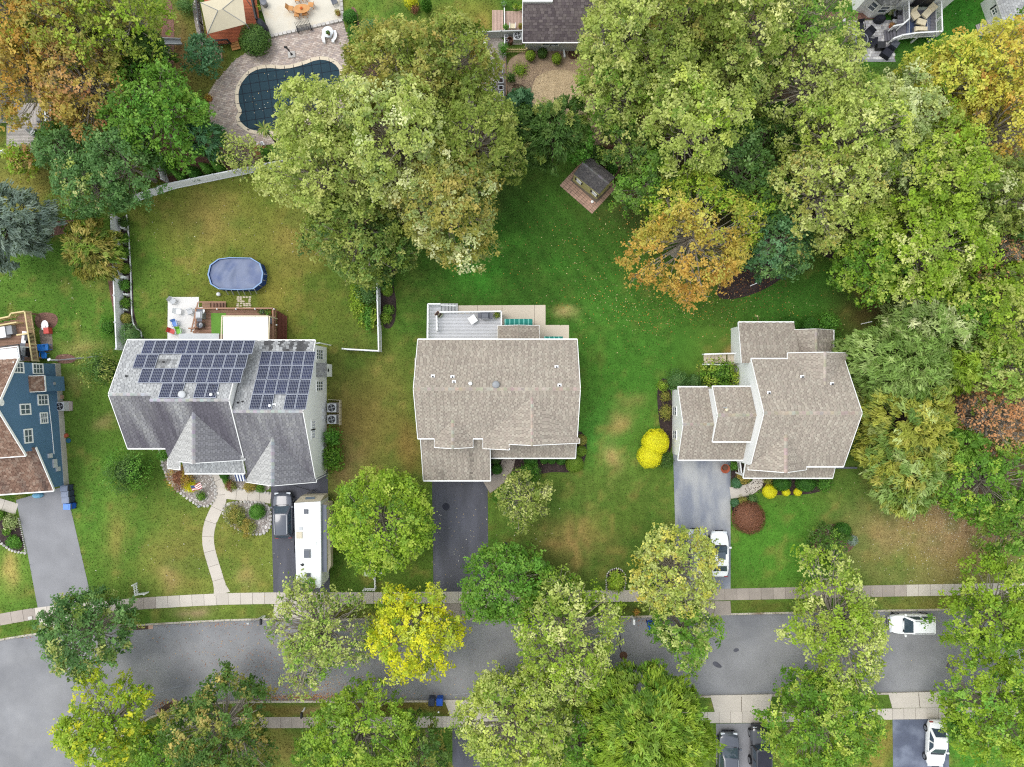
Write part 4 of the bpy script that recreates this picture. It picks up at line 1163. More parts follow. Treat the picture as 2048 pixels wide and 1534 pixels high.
mb = MB(); mb.prism([tuple(Q4(1.3, 0, 0)[:2]), tuple(Q4(2.7, 0, 0)[:2]), tuple(Q4(2.7, -.7, 0)[:2]), tuple(Q4(1.3, -.7, 0)[:2])], .6, 3.5); mb.build('fireplace_bay', M['siding_blue'], h4.root)
pl4 = Plane.__new__(Plane)
def cast4(px, py):
    X, Y = (px - CX) / S, (CY - py) / S
    k = A4.dot(N4) / (N4.x * X + N4.y * Y)
    return V3((X * k, Y * k, H * (1 - k)))
for px0, px1, py, w, nx, ny in ((26, 47, 735, .8, 2, 3), (64.5, 86, 737.5, .8, 2, 3), (74.5, 96, 799.7, .8, 2, 3), (39, 61, 818.7, .8, 2, 2), (79.5, 95, 836, .85, 2, 3), (47, 65, 872, 1.1, 2, 2)):
    p0, p1 = cast4(px0, py), cast4(px1, py)
    window(h4.root, (p0 + p1) / 2 + N4 * .005, N4, w, max(.6, abs(p0.z - p1.z) - .24), nx, ny)
p = cast4(2, 805); mb = MB(); mb.tube([p, p + N4 * .06], .32, 16); mb.build('gable_vent', M['white'], h4.root)
mb = MB(); p = Q4(2.0, -.72, 2.2); mb.tube([p, p + N4 * .12], .14, 12); mb.build('flue_vent', M['grey'], h4.root)
for s, z in ((8.9, 2.5), (9.5, 1.9), (9.9, 1.9), (10.3, 1.5)):
    mb = MB(); p = Q4(s, -.08, z); mb.box(p, (.16, .42, .5), rz=math.atan2(N4.y, N4.x)); mb.build('meter_box', M['lightgrey'], h4.root)
mb = MB(); mb.tube([Q4(3.0, -.06, 2.2), Q4(6, -.06, 2.0), Q4(8.8, -.06, 1.9)], .035, 6); mb.build('cable', M['white'], h4.root)

# ---------------------------------------------------------------- ranch house at the top edge
h5 = House('house', 'low ranch house with a dark roof behind the bare dirt yard', 'house', 1110, 40)
e0, e1 = P(1045.5, 85, 2.55), P(1210, 85, 2.55)
u0, u1 = V3((e0.x, e0.y + 5.6, 4.9)), V3((e1.x, e0.y + 5.6, 4.9))
h5.plane(WP(e0, e1, u0), None, 'char', lambda p, c, f: (c, f * (.86 + .3 * n1(p.x * .4, p.y * .4, 6))), world=[e0, e1, u1, u0], row=.24, tab=.36)
h5.plane(WP(u0, u1, u0 + V3((0, 5, -2.1))), None, 'char', None, world=[u0, u1, u1 + V3((0, 5, -2.1)), u0 + V3((0, 5, -2.1))], row=.4, tab=.6)
h5.ridge(u0, u1); h5.edge(e0 + V3((0, -.03, 0)), e1 + V3((0, -.03, 0)), .1, .15, -.03); h5.edge(e0 - V3((.03, 0, 0)), u0 - V3((.03, 0, 0)), .06, .18, -.07)
h5.finish(mk('dark_roof_deck', C(84, 76, 76), .95))
h5.block(e0.x + .3, e1.x - .2, 33.1, 42.5, 2.5, 4.75, 'x', 'siding_grey', ridge=u0.y)
for px in (1092.5, 1109): window(h5.root, (P(px, 0, 1.6).x, 33.1, 1.65), (0, -1), .72, .8, 1, 2)
mb = MB(); mb.prism(PX([(1046, -30), (1105, -30), (1105, 6), (1046, 6)], 3.9), 3.2, 4.15); mb.build('flat_dormer', M['trim'], h5.root)

# ---------------------------------------------------------------- white house at the top edge, on the forest side
h6 = House('house', 'large white house behind the deck with cushioned chairs, cut by the picture top', 'house', 1800, -20)
q = [P(1706, 26, 0), P(1880, 24, 0), P(1990, -70, 0), P(1940, -160, 0), P(1690, -120, 0)]
# long wall facing the camera, from ground up to 5.6 m
mb = MB(); mb.prism([(p.x, p.y) for p in q], 0, 5.6); mb.build('wall', M['siding_white'], h6.root)
bay = [P(1722, 24, 0), P(1737, 36, 0), P(1762, 36, 0), P(1776, 24, 0)]
mb = MB(); mb.prism([(p.x, p.y) for p in bay], 0, 2.6); mb.build('bay', M['siding_white'], h6.root)
bt = [V3((p.x, p.y, 2.6)) for p in bay]; apex = [V3((bt[0].x + .5, q[0].y - .02, 3.4)), V3((bt[3].x - .5, q[0].y - .02, 3.4))]
h6.plane(WP(bt[1], bt[2], apex[0]), None, 'grey', None, world=[bt[1] + V3((-.1, -.1, 0)), bt[2] + V3((.1, -.1, 0)), apex[1], apex[0]])
h6.plane(WP(bt[0], bt[1], apex[0]), None, 'grey', None, world=[bt[0] + V3((-.1, 0, 0)), bt[1] + V3((-.1, -.1, 0)), apex[0]])
h6.plane(WP(bt[2], bt[3], apex[1]), None, 'grey', None, world=[bt[2] + V3((.1, -.1, 0)), bt[3] + V3((.1, 0, 0)), apex[1]])
e = [V3((p.x, p.y, 5.6)) for p in q]
h6.plane(WP(e[0] + V3((-.3, -.3, 0)), e[1] + V3((.2, -.3, 0)), e[0] + V3((0, 5, 3))), None, 'grey', None, world=[e[0] + V3((-.3, -.3, 0)), e[1] + V3((.2, -.3, 0)), V3((e[1].x + .2, e[0].y + 5, 8.75)), V3((e[0].x - .3, e[0].y + 5, 8.75))], row=.3, tab=.5)
h6.finish(mk('grey_roof_deck', C(120, 120, 122), .95))
for i, (a, b) in enumerate(((bay[0], bay[1]), (bay[1], bay[2]), (bay[2], bay[3]))):
    d = (b - a).normalized(); nn = V3((d.y, -d.x, 0)); c = (a + b) / 2
    window(h6.root, (c.x + nn.x * .005, c.y + nn.y * .005, 1.6), nn, (b - a).length * .6, 1.1, 1, 2)
mb = MB(); c = (q[1] * .35 + q[0] * .65)
for k, px in enumerate((1826, 1846)):
    c = P(px, 10, 1.2); mb.box((c.x, q[0].y - .04, 2.3), (.85, .07, 2.1))
mb.build('patio_door', M['dark'], h6.root)
for px in (1822, 1869):
    mb = MB(); c = P(px, 0, 2.6); mb.box((c.x, q[0].y - .12, 2.9), (.2, .2, .35)); mb.build('wall_lamp', M['dark'], h6.root)

# ---------------------------------------------------------------- house with the weathered deck at the left edge
h7 = House('house', 'grey-sided house corner beside the weathered wooden deck', 'house', -10, 235)
q = [P(16, 246, 0), P(13, 190, 0), P(-160, 190, 0), P(-160, 246, 0)]
mb = MB(); mb.prism([(p.x, p.y) for p in q], 0, 4.2); mb.build('wall', M['siding_grey'], h7.root)
c = (q[0] + q[1]) / 2
window(h7.root, (q[1].x - .05, P(0, 212, 0).y, 2.2), (1, 0), .9, 1.3, 2, 2)
e = [V3((q[0].x + .3, q[0].y - .4, 4.2)), V3((q[1].x + .3, q[1].y + .4, 4.2)), V3((q[2].x, q[2].y + .4, 4.6)), V3((q[3].x, q[3].y - .4, 4.6))]
h7.plane(WP(e[0], e[1], e[2]), None, 'char', None, world=e, row=.3, tab=.45)
h7.edge(e[0], e[1], .1, .18, -.05)
h7.finish(mk('dark_roof_deck', C(84, 76, 76), .95))
# ============================================================ trees, shrubs, ground cover
FK = np.array([1.52, 1.52, 1.36])
def pal(*cs): return np.array([C(*c) for c in cs]) * FK
TP = {
    'oak': pal((112, 128, 54), (146, 154, 84), (88, 108, 48), (172, 172, 106)),
    'pale': pal((148, 160, 84), (178, 184, 116), (116, 136, 62), (196, 196, 140)),
    'silver': pal((138, 152, 100), (186, 192, 150), (108, 128, 74), (206, 206, 172)),
    'olive': pal((136, 136, 66), (158, 146, 80), (108, 118, 54), (178, 160, 96)),
    'dark': pal((72, 102, 46), (92, 120, 56), (58, 84, 40), (108, 134, 70)),
    'mid': pal((88, 126, 42), (116, 150, 56), (72, 106, 38), (134, 162, 72)),
    'lime': pal((126, 152, 46), (152, 170, 64), (98, 128, 42), (174, 182, 92)),
    'yellow': pal((190, 188, 44), (164, 172, 46), (212, 204, 66), (132, 150, 42)),
    'gold': pal((180, 176, 78), (190, 172, 76), (156, 164, 74), (204, 194, 106)),
    'orange': pal((178, 142, 72), (184, 164, 84), (168, 128, 68), (146, 146, 70)),
    'rust': pal((178, 132, 96), (160, 112, 78), (190, 148, 110), (142, 126, 82)),
    'amber': pal((164, 146, 76), (182, 158, 82), (142, 138, 72), (118, 122, 64)),
    'spruce': pal((122, 138, 132), (146, 160, 156), (98, 114, 112), (160, 172, 168)),
    'maple': pal((80, 114, 64), (104, 138, 82), (126, 154, 98), (66, 98, 56)),
    'bluegreen': pal((76, 116, 82), (92, 132, 98), (62, 98, 68), (108, 144, 108)),
    'bright': pal((82, 128, 46), (104, 148, 60), (68, 110, 40), (120, 160, 74)),
    'feather': pal((120, 146, 76), (150, 170, 104), (96, 124, 58), (176, 188, 130)),
    'ygfeather': pal((146, 152, 66), (166, 166, 76), (122, 138, 58), (184, 176, 92)),
    'citron': pal((214, 206, 40), (196, 192, 38), (226, 216, 60), (176, 178, 40)),
    'burgundy': pal((132, 92, 76), (110, 74, 64), (156, 110, 86), (92, 66, 56)),
    'box': pal((60, 104, 36), (74, 122, 44), (50, 90, 32), (88, 134, 54)),
    'boxlight': pal((104, 132, 44), (122, 148, 54), (90, 118, 38), (138, 158, 66)),
}
def ico(sub=2):
    import bmesh
    bm = bmesh.new(); bmesh.ops.create_icosphere(bm, subdivisions=sub, radius=1)
    v = np.array([q.co[:] for q in bm.verts]); f = np.array([[q.index for q in p.verts] for p in bm.faces]); bm.free()
    return v, f
ICO_V, ICO_F = ico(2)

def leaf_quads(pos, nrm, size, aspect, axis=None, g=None):
    """diamond-shaped leaf sprays: pos (N,3), facing nrm, long axis along axis (or random)"""
    n = len(pos)
    nrm = nrm / (np.linalg.norm(nrm, axis=1, keepdims=True) + 1e-9)
    if axis is None: axis = g.normal(size=(n, 3))
    t = axis - nrm * (axis * nrm).sum(1, keepdims=True)
    t /= np.linalg.norm(t, axis=1, keepdims=True) + 1e-9
    b = np.cross(nrm, t)
    s = size[:, None]
    droop = nrm * s * .12
    v = np.stack([pos - t * s * .5 - droop, pos + b * s * aspect * .5 - t * s * .05, pos + t * s * .5 - droop, pos - b * s * aspect * .5 - t * s * .05], 1)
    return v.reshape(-1, 3)

def leaf_mesh(name, verts, cols, parent, extra=None, mat='leaf'):
    """verts: 4 per leaf, world coordinates"""
    off = np.array(OFF[parent.name]) if parent is not None else np.zeros(3)
    f = np.arange(len(verts)).reshape(-1, 4)
    return attr_mesh(name, verts - off, f, np.clip(cols, 0, .85), M[mat], kind=None, parent=parent)

LEAVES = [0]
def tree(name, label, px, py, rpx, h, pal='oak', group=None, dens=1.0, leaf=.25, puffs=None, feather=False, bare=0.0, alt=None, altdir=None, altw=.5,
         ry=1.0, rz=0.0, rough=.20, seed=None, bark='bark', flat=.62, cat='tree', lift=.55, twigs=6, hole=0.0, trunkpx=None, pscale=1.0):
    g = np.random.default_rng(seed if seed is not None else int(px * 7 + py * 13))
    zc = h * lift
    c = np.array(P(px, py, zc))
    r = rpx / S * (H - zc) / H
    vr = h - zc                                   # vertical radius of the crown above its widest level
    base = P(*trunkpx, 0) if trunkpx else V3((c[0] + g.normal() * .15, c[1] + g.normal() * .15, 0))
    root = thing(name, label, cat, base, group)
    # --- where the foliage masses sit
    n = puffs or int(np.clip(60 + r * 40, 60, 235))
    ph = g.uniform(0, 6.28, 5); am = g.normal(0, 1, 5) * rough * np.array([.5, .45, .4, .4, .35])
    th = g.uniform(0, 6.28, n); low = g.random(n) < .36
    rho = np.where(low, g.uniform(.80, 1.0, n), np.sqrt(g.random(n)))
    sil = 1 + sum(am[k] * np.sin((k + 2) * th + ph[k]) for k in range(5))
    pr = np.clip(g.uniform(.105, .20, n) * r * pscale, .24, 1.05)
    if r < 1.6: pr = np.maximum(pr, r * .24)
    hx = np.maximum(r * sil * 1.03 - pr * .42, .15)
    x, y = np.cos(th) * rho * hx, np.sin(th) * rho * hx * ry
    dome = np.sqrt(np.clip(1 - (rho * .97) ** 2, 0, 1)); bumpy = .72 + .42 * vnoise(x / r * 2.6 + 11, y / r * 2.6 + 5, int(px) + 3)
    z = np.where(low, -g.uniform(-.25, .62, n) * zc * .6, dome * vr * bumpy * np.where(g.random(n) < .66, g.uniform(.86, 1.0, n), g.uniform(.25, .85, n)) - pr * .4)
    ca, sa = math.cos(rz), math.sin(rz)
    x, y = x * ca - y * sa, x * sa + y * ca
    pc = np.stack([x, y, z], 1) + c
    if hole:
        keep = g.random(n) > hole; pc, pr = pc[keep], pr[keep]; n = len(pc)
    # --- leaves on the masses
    area = leaf * leaf * (.30 if not feather else .16)
    per = (pr ** 2 * 4 * 3.14 * .55 / area * .335 * dens).astype(int) + 6
    own = np.repeat(np.arange(n), per); N = len(own)
    # every mass is made of many little sprays, every spray of a handful of leaves
    per_s = 9 if not feather else 7
    ns = np.maximum(3, per // per_s); so = np.repeat(np.arange(n), ns); NS = len(so)
    qs = g.normal(size=(NS, 3)); qs /= np.linalg.norm(qs, axis=1, keepdims=True)
    qs[:, 2] = np.where(qs[:, 2] < -.35, -qs[:, 2], qs[:, 2])
    rr = np.clip(g.normal(.86, .24, NS), .2, 1.45)
    sc = np.array([1, 1, .62])
    spos = pc[so] + qs * (pr[so] * rr)[:, None] * sc
    snrm = qs * .5 + g.normal(size=(NS, 3)) * .38 + np.array([0, 0, .75])
    sf = g.uniform(.84, 1.18, NS)
    first = np.concatenate([[0], np.cumsum(ns)[:-1]]); sid = first[own] + (g.random(N) * ns[own]).astype(int)
    q = qs[sid]
    jit = g.normal(size=(N, 3)) * leaf * (.62 if not feather else .5) * np.array([1, 1, .5])
    pos = spos[sid] + jit
    out = pos - c; out[:, 2] *= .6; out /= np.linalg.norm(out, axis=1, keepdims=True) + 1e-9
    nrm = snrm[sid] + out * .2 + g.normal(size=(N, 3)) * .34
    size = leaf * g.uniform(.65, 1.35, N)
    if feather:
        ax = out + g.normal(size=(N, 3)) * .35 + np.array([0, 0, -.15]); size = size * 1.9
        V = leaf_quads(pos, nrm, size, .26, ax, g)
    else:
        V = leaf_quads(pos, nrm, size, .62, None, g)
    P4 = TP[pal]
    kp = g.choice(4, n, p=[.46, .27, .15, .12]); mixw = g.uniform(.25, .75, n)
    pcx = P4[kp] * mixw[:, None] + P4[0] * (1 - mixw[:, None])
    if alt:
        A4_ = TP[alt]
        if altdir:
            s = (pc[:, :2] - c[:2]) @ np.array(altdir) / r
            w = np.clip(.5 + s * .9 + g.normal(0, .22, n), 0, 1)
        else: w = (g.random(n) < altw) * g.uniform(.5, 1, n)
        pcx = pcx * (1 - w[:, None]) + A4_[g.choice(4, n)] * w[:, None]
    lc = pcx[own] * (g.uniform(.84, 1.16, N) * sf[sid])[:, None]
    tip = (g.random(NS) < .13)[sid]
    lc[tip] = lc[tip] * .5 + P4[g.choice([1, 3], tip.sum())] * .52
    if bare:
        keep = g.random(N) > bare; V = V.reshape(-1, 4, 3)[keep].reshape(-1, 3); lc = lc[keep]
    leaf_mesh('crown', V, np.repeat(lc, 4, 0), root)
    LEAVES[0] += len(lc)
    # --- trunk and limbs
    mb = MB()
    tr = max(.07, r * .055)
    fork = V3((c[0], c[1], zc * .62))
    b0 = V3(base)
    mid = b0.lerp(fork, .5) + V3((g.normal() * .1, g.normal() * .1, 0))
    mb.tube([b0 + V3((0, 0, -.1)), b0 + V3((0, 0, .3)), mid, fork, V3((c[0] + g.normal() * r * .06, c[1] + g.normal() * r * .06, zc + vr * .45))], [tr * 1.5, tr * 1.1, tr, tr * .8, tr * .2], 8)
    for i in range(n):
        if n > 90 and g.random() > .42 + bare * .5: continue
        e = V3(pc[i]); t = g.uniform(.35, .95)
        s = fork.lerp(V3((c[0], c[1], zc + vr * .2)), t * .8)
        m_ = s.lerp(e, .5) + V3((g.normal() * .12 * r * .5, g.normal() * .12 * r * .5, -.06 * r + g.normal() * .05))
        w = tr * g.uniform(.18, .4)
        mb.tube([s, m_, e], [w, w * .7, w * .28], 4, cap=False)
        for k in range(int(twigs * (.18 + .9 * bare) + g.random())):
            q_ = g.normal(size=3); q_[2] = abs(q_[2]) * .8; q_ /= np.linalg.norm(q_)
            e2 = e + V3(q_ * sc) * float(pr[i] * g.uniform(.75, 1.12))
            m2 = e.lerp(e2, .5) + V3(g.normal(size=3) * .08)
            mb.tube([e.lerp(m_, g.uniform(0, .4)), m2, e2], [w * .34, w * .24, .008], 3, cap=False)
    mb.build('trunk', M[bark], root, smooth=True)
    return root

def shrub(name, label, px, py, rpx, h, pal='box', group=None, ry=1.0, rz=0.0, clipped=True, leaf=.11, cat='shrub', dens=1.0, conical=False, alt=None, spiky=False):
    """a bush: tight leaves over a solid green core (clipped) or a looser mound"""
    g = np.random.default_rng(int(px * 11 + py * 17))
    zc = h * .45
    c = np.array(P(px, py, zc)); r = rpx / S * (H - zc) / H
    root_loc = V3((c[0], c[1], 0))
    root = thing(name, label, cat, root_loc, group)
    N = int(r * r * ry * 4 * 3.14 * .6 / (leaf * leaf * .3) * 1.0 * dens) + 60
    N = min(N, 9000)
    q = g.normal(size=(N, 3)); q /= np.linalg.norm(q, axis=1, keepdims=True)
    q[:, 2] = np.where(q[:, 2] < -.5, -q[:, 2], q[:, 2])
    lump = 1 + (.085 if clipped else .24) * (vnoise(q[:, 0] * 2.6 + 9, q[:, 1] * 2.6 + q[:, 2] * 3, int(px)) * 2 - 1) * (1 if clipped else 1.3)
    rr = (np.clip(g.normal(1.0, .035 if clipped else .13, N), .5, 1.25)) * lump
    p = q * rr[:, None] * np.array([r, r * ry, h * .52])
    if conical:
        t = np.clip((p[:, 2] + h * .45) / h, 0, 1); p[:, :2] *= (1.25 - 1.1 * t)[:, None]
    ca, sa = math.cos(rz), math.sin(rz)
    p = np.stack([p[:, 0] * ca - p[:, 1] * sa, p[:, 0] * sa + p[:, 1] * ca, p[:, 2]], 1)
    pos = p + np.array([c[0], c[1], h * .5])
    nrm = q * .9 + g.normal(size=(N, 3)) * (.35 if clipped else .5) + np.array([0, 0, .25])
    size = leaf * g.uniform(.7, 1.3, N)
    if spiky: V = leaf_quads(pos, nrm, size * 2.6, .2, q + g.normal(size=(N, 3)) * .3, g)
    else: V = leaf_quads(pos, nrm, size, .6, None, g)
    P4 = TP[pal]
    w = vnoise(q[:, 0] * 3.1 + 3, q[:, 1] * 3.1 + q[:, 2], 3)
    lc = P4[0] * (1 - w[:, None]) + P4[g.choice(4, N)] * w[:, None]
    if alt is not None:
        u = np.clip((vnoise(q[:, 0] * 1.6 + 1, q[:, 1] * 1.6 + 7, 11) - .45) * 4, 0, 1)[:, None]
        lc = lc * (1 - u) + TP[alt][g.choice(4, N)] * u
    lc = lc * g.uniform(.75, 1.25, N)[:, None]
    leaf_mesh('foliage', V, np.repeat(lc, 4, 0), root)
    LEAVES[0] += N
    s = .90 if clipped else .66
    v = ICO_V * np.array([r * s, r * ry * s, h * .52 * s])
    if conical:
        t = np.clip((v[:, 2] + h * .45) / h, 0, 1); v[:, :2] *= (1.25 - 1.1 * t)[:, None]
    v = np.stack([v[:, 0] * ca - v[:, 1] * sa, v[:, 0] * sa + v[:, 1] * ca, v[:, 2] + h * .5], 1)
    attr_mesh('inner_core', v, ICO_F, np.tile(P4[2] * .8, (len(v), 1)), M['leaf'], kind=None, parent=root)  # solid core in dark leaf colour, added to close the gaps between leaves
    return root

# ---------------------------------------------------------------- the big oaks behind the middle lawn
GO = 'tall oaks behind the middle lawn'
T = lambda label, *a, **k: tree('oak_tree', label, *a, **k)
T('tall pale green oak leaning over the kidney-shaped pool', 648, 258, 88, 14, 'pale', group=GO)
T('broad olive oak with tan tinges right of the kidney-shaped pool', 800, 158, 100, 15, 'olive', group=GO, alt='oak', altw=.5)
T('olive-green oak beside the grey fence of the ranch house', 894, 134, 92, 13, 'oak', group=GO, alt='olive', altw=.4)
T('silvery oak in the middle of the big oak cluster', 800, 285, 112, 16, 'pale', group=GO, alt='silver', altw=.35)
T('dull green oak on the side of the cluster towards the dark conifer', 946, 290, 102, 14, 'oak', group=GO)
T('yellowish green oak overhanging the long white fence', 655, 352, 104, 14, 'pale', group=GO, alt='oak', altw=.5)
T('oak with tan and silver leaf tips reaching over the dark green lawn', 895, 405, 112, 13.5, 'olive', group=GO, alt='silver', altw=.5)
T('greyish green oak whose trunk stands beside the middle white fence', 712, 468, 94, 10.5, 'oak', group=GO, alt='dark', altw=.4, trunkpx=(752, 520))
T('small dark oak at the lawn end of the mulch bed', 775, 500, 56, 8, 'dark', group=GO, alt='oak', altw=.5)
# conifers near the tan shed
tree('fir_tree', 'dark green fir below the bare dirt yard', 1107, 268, 62, 9, 'dark', feather=True, alt='oak', altw=.25, bark='darkbark', leaf=.22)
tree('cypress_tree', 'rounded bright green evergreen between the fir and the tan shed', 1154, 285, 36, 6.5, 'bright', rough=.05, leaf=.18, dens=1.3, bark='darkbark')
tree('pine_tree', 'bluish green pine beside the row of planters', 1040, 216, 24, 7, 'bluegreen', feather=True, bark='darkbark', leaf=.22)
tree('fir_tree', 'darkest fir squeezed between the oaks and the bigger fir', 1042, 268, 42, 8, 'dark', feather=True, bark='darkbark', leaf=.22)
tree('fir_tree', 'low dark evergreen on the ground edge under the fir', 1075, 300, 34, 5, 'dark', bark='darkbark', leaf=.2)

# ---------------------------------------------------------------- woods at the top right
GW = 'trees of the woods behind the right lawn'
def W(label, px, py, r, *a, **k): return tree('woodland_tree', label, px, py, r * 1.07, *a, group=GW, **k)
W('pale oak covering the corner of the ranch house roof', 1250, 80, 92, 15, 'pale', alt='oak', altw=.4)
W('oak with brownish tips on the picture top behind the ranch house', 1362, 50, 96, 15, 'oak', alt='olive', altw=.4)
W('dull green oak in front of the brown-tipped one', 1330, 165, 80, 14, 'oak', alt='pale', altw=.3)
W('light green tree bordering the bare dirt yard', 1228, 190, 66, 12, 'pale', alt='mid', altw=.5)
W('tall green tree between the oaks and the white house', 1478, 70, 92, 15, 'oak', alt='pale', altw=.5)
W('thin tree with visible limbs beside the grey paver patio', 1600, 66, 92, 13, 'mid', alt='pale', altw=.4, bare=.45, hole=.15, twigs=9)
W('pale tree in a gap before the dark hollow of the woods', 1452, 172, 66, 12, 'pale', alt='dark', altw=.4)
W('light tree with fine pale limbs below the grey paver patio', 1622, 178, 84, 14, 'pale', bare=.25, twigs=8)
W('bright yellowish green tree above the orange-leaved tree', 1372, 262, 92, 15, 'pale', alt='lime', altw=.5)
W('dark leafy tree beside the small brown fence', 1258, 302, 50, 9, 'dark', alt='oak', altw=.4)
W('deep green tree directly right of the tan shed', 1298, 372, 58, 9.5, 'mid', alt='dark', altw=.6)
W('shaded dark tree behind the orange-leaved tree', 1472, 330, 64, 9, 'dark', alt='maple', altw=.5)
W('shaded low tree beside the hollow with the green chair', 1540, 262, 48, 7, 'dark')
W('gnarled dark tree by the mouth of the hollow', 1568, 312, 42, 6, 'dark', alt='oak', altw=.3)
W('light yellowish tree right of the hollow with the green chair', 1690, 282, 92, 15, 'pale', alt='lime', altw=.4, bare=.15)
W('whitish leaved tree below the yellow one at the white shed', 1782, 250, 80, 13, 'silver', alt='pale', altw=.5)
W('light tree with thin limbs over the inner lawn corner', 1640, 392, 90, 13, 'pale', alt='olive', altw=.4, bare=.2, twigs=8)
W('yellow-green tree shading the small mulch bed', 1712, 442, 66, 10, 'lime', alt='oak', altw=.5)
W('whitish tree in the heart of the woods', 1772, 330, 70, 12, 'silver', bare=.1)
W('yellow-green oak in the heart of the woods', 1858, 362, 98, 14, 'lime', alt='oak', altw=.4)
W('large yellow-green oak at the inner edge of the woods', 1842, 488, 108, 12.5, 'lime', alt='pale', altw=.35)
W('green tree hanging over the lawn end beside the leaf litter', 1738, 528, 66, 9.5, 'mid', alt='lime', altw=.5)
W('dull olive oak near the dead tree', 1962, 400, 90, 13, 'oak', alt='silver', altw=.3)
W('yellow autumn tree below the white house lawn', 1876, 172, 74, 13, 'gold', alt='lime', altw=.45)
W('large golden tree below the white shed', 1968, 160, 92, 14, 'gold', alt='orange', altw=.35, bare=.1)
W('orange-gold tree with long bare pale limbs', 1985, 262, 86, 14, 'gold', alt='orange', altw=.5, bare=.42, twigs=10)
W('green treetop at the corner by the white shed', 2036, 90, 44, 11, 'mid', alt='lime', altw=.5)
W('dusky olive treetop cut by the picture edge', 2036, 470, 62, 11, 'dark', alt='oak', altw=.5)
tree('dead_tree', 'dying tree with grey bare twigs and a few rust leaves', 1985, 538, 68, 10, 'rust', bare=.86, twigs=16, leaf=.22, hole=.1)
W('yellow-green treetop right of the pale feathery evergreens', 1990, 618, 88, 12, 'lime', alt='oak', altw=.5)
W('dense green tree behind the pale feathery evergreen', 1905, 632, 62, 10, 'mid', alt='oak', altw=.5)
W('broad pale green treetop on the picture edge beside the lower rusty tree', 2002, 738, 76, 11, 'pale', alt='mid', altw=.5)
tree('dead_tree', 'rusty orange tree with long bare twigs beside the evergreens', 1975, 838, 74, 9, 'rust', bare=.66, twigs=13, leaf=.24)
W('green tree below the lower rusty tree', 1962, 962, 84, 10, 'mid', alt='lime', altw=.3)
W('green treetop at the picture edge above the bare ground', 2026, 1050, 58, 8, 'mid', alt='oak', altw=.4)
GE = 'feathery evergreens beside the right house'
E = lambda label, *a, **k: tree('evergreen_tree', label, *a, group=GE, feather=True, bark='darkbark', leaf=.27, **k)
E('cream-tipped feathery evergreen, topmost of the group', 1848, 660, 72, 10, 'feather', alt='silver', altw=.5)
E('wide mid-green feathery evergreen nearest the house gable', 1792, 728, 92, 9.5, 'feather')
E('small lime feathery evergreen behind the wide green one', 1898, 735, 46, 9, 'lime')
E('yellow feathery evergreen in the middle of the group', 1806, 850, 86, 9.5, 'ygfeather', alt='feather', altw=.35)
E('pale yellowish evergreen at the front lawn corner', 1806, 938, 76, 9, 'feather', alt='ygfeather', altw=.5)
E('deep green feathery evergreen by the rusty tree', 1896, 892, 50, 8.5, 'mid')
tree('autumn_tree', 'orange and lime autumn tree standing alone on the right lawn edge', 1386, 474, 122, 12, 'orange', alt='lime', altdir=(.25, 1.0), bare=.30, twigs=9, rough=.2, seed=5)
W('blue-green tree on the mulch bed right of the orange-leaved tree', 1545, 490, 66, 8.5, 'maple', alt='bluegreen', altw=.5)
W('dark green tree filling the gap behind the orange-leaved tree', 1536, 408, 54, 8, 'dark', alt='mid', altw=.4)

# ---------------------------------------------------------------- top-left trees
GL = 'autumn trees over the weathered deck'
L = lambda label, *a, **k: tree('autumn_tree', label, *a, group=GL, **k)
L('orange-leaved treetop in the picture corner', 50, 45, 96, 15, 'orange', alt='lime', altw=.3, bare=.15)
L('yellow-olive treetop with a pale forked limb', 165, 60, 96, 14, 'olive', alt='lime', altw=.4, bare=.25, twigs=9)
L('orange treetop hanging over the weathered deck', 62, 170, 84, 13, 'orange', alt='amber', altw=.5, bare=.15)
L('rust-orange treetop with many bare twigs', 172, 178, 84, 12, 'amber', alt='rust', altw=.5, bare=.35, twigs=9)
L('yellow-green treetop left of the swing slide', 262, 50, 76, 13, 'lime', alt='oak', altw=.5, bare=.2)
L('dark green needle tree beside the slide', 292, 112, 46, 8, 'dark', feather=True)
L('low amber tree in front of the weathered deck', 180, 250, 44, 6, 'amber', alt='rust', altw=.5, bare=.3)
tree('ash_tree', 'bright green tree left of the kidney-shaped pool', 312, 232, 92, 9.5, 'mid', alt='bright', altw=.5, bare=.1)
GM = 'dark maples behind the side fence'
tree('maple_tree', 'large dark maple against the white fence corner', 252, 330, 72, 9, 'maple', group=GM)
tree('maple_tree', 'dark maple, lower left of the large one', 190, 368, 66, 8.5, 'maple', group=GM, alt='pale', altw=.2)
tree('maple_tree', 'shaded maple next to the weathered deck', 135, 312, 50, 8, 'maple', group=GM)
tree('young_pine', 'small fresh green pine beside the paver patio', 413, 282, 36, 5.5, 'bluegreen', feather=True, alt='bright', altw=.5)
tree('young_tree', 'small loose green tree below the wooden deck steps', 405, 112, 34, 4.5, 'bluegreen', bare=.1)
tree('young_tree', 'thin willow-like sapling in front of the long white fence', 485, 310, 40, 5, 'pale', bare=.6, twigs=8)
tree('spruce_tree', 'large blue-grey spruce at the picture edge', 16, 448, 74, 9, 'spruce', feather=True, bark='darkbark', twigs=4)
tree('spruce_tree', 'low skirt of a blue-grey spruce beside the red mulch', 60, 470, 32, 4, 'spruce', feather=True, bark='darkbark')
tree('weeping_conifer', 'brownish drooping conifer beside the side fence', 188, 500, 54, 5, 'olive', alt='mid', altw=.35, feather=True, bare=.12, bark='darkbark', ry=1.1)
tree('young_tree', 'red and yellow young tree below the weathered deck', 48, 320, 30, 4, 'lime', alt='rust', altw=.3, bare=.2)
tree('young_tree', 'green sapling at the corner of the weathered deck', 112, 282, 30, 4.5, 'mid', feather=True, bare=.2)

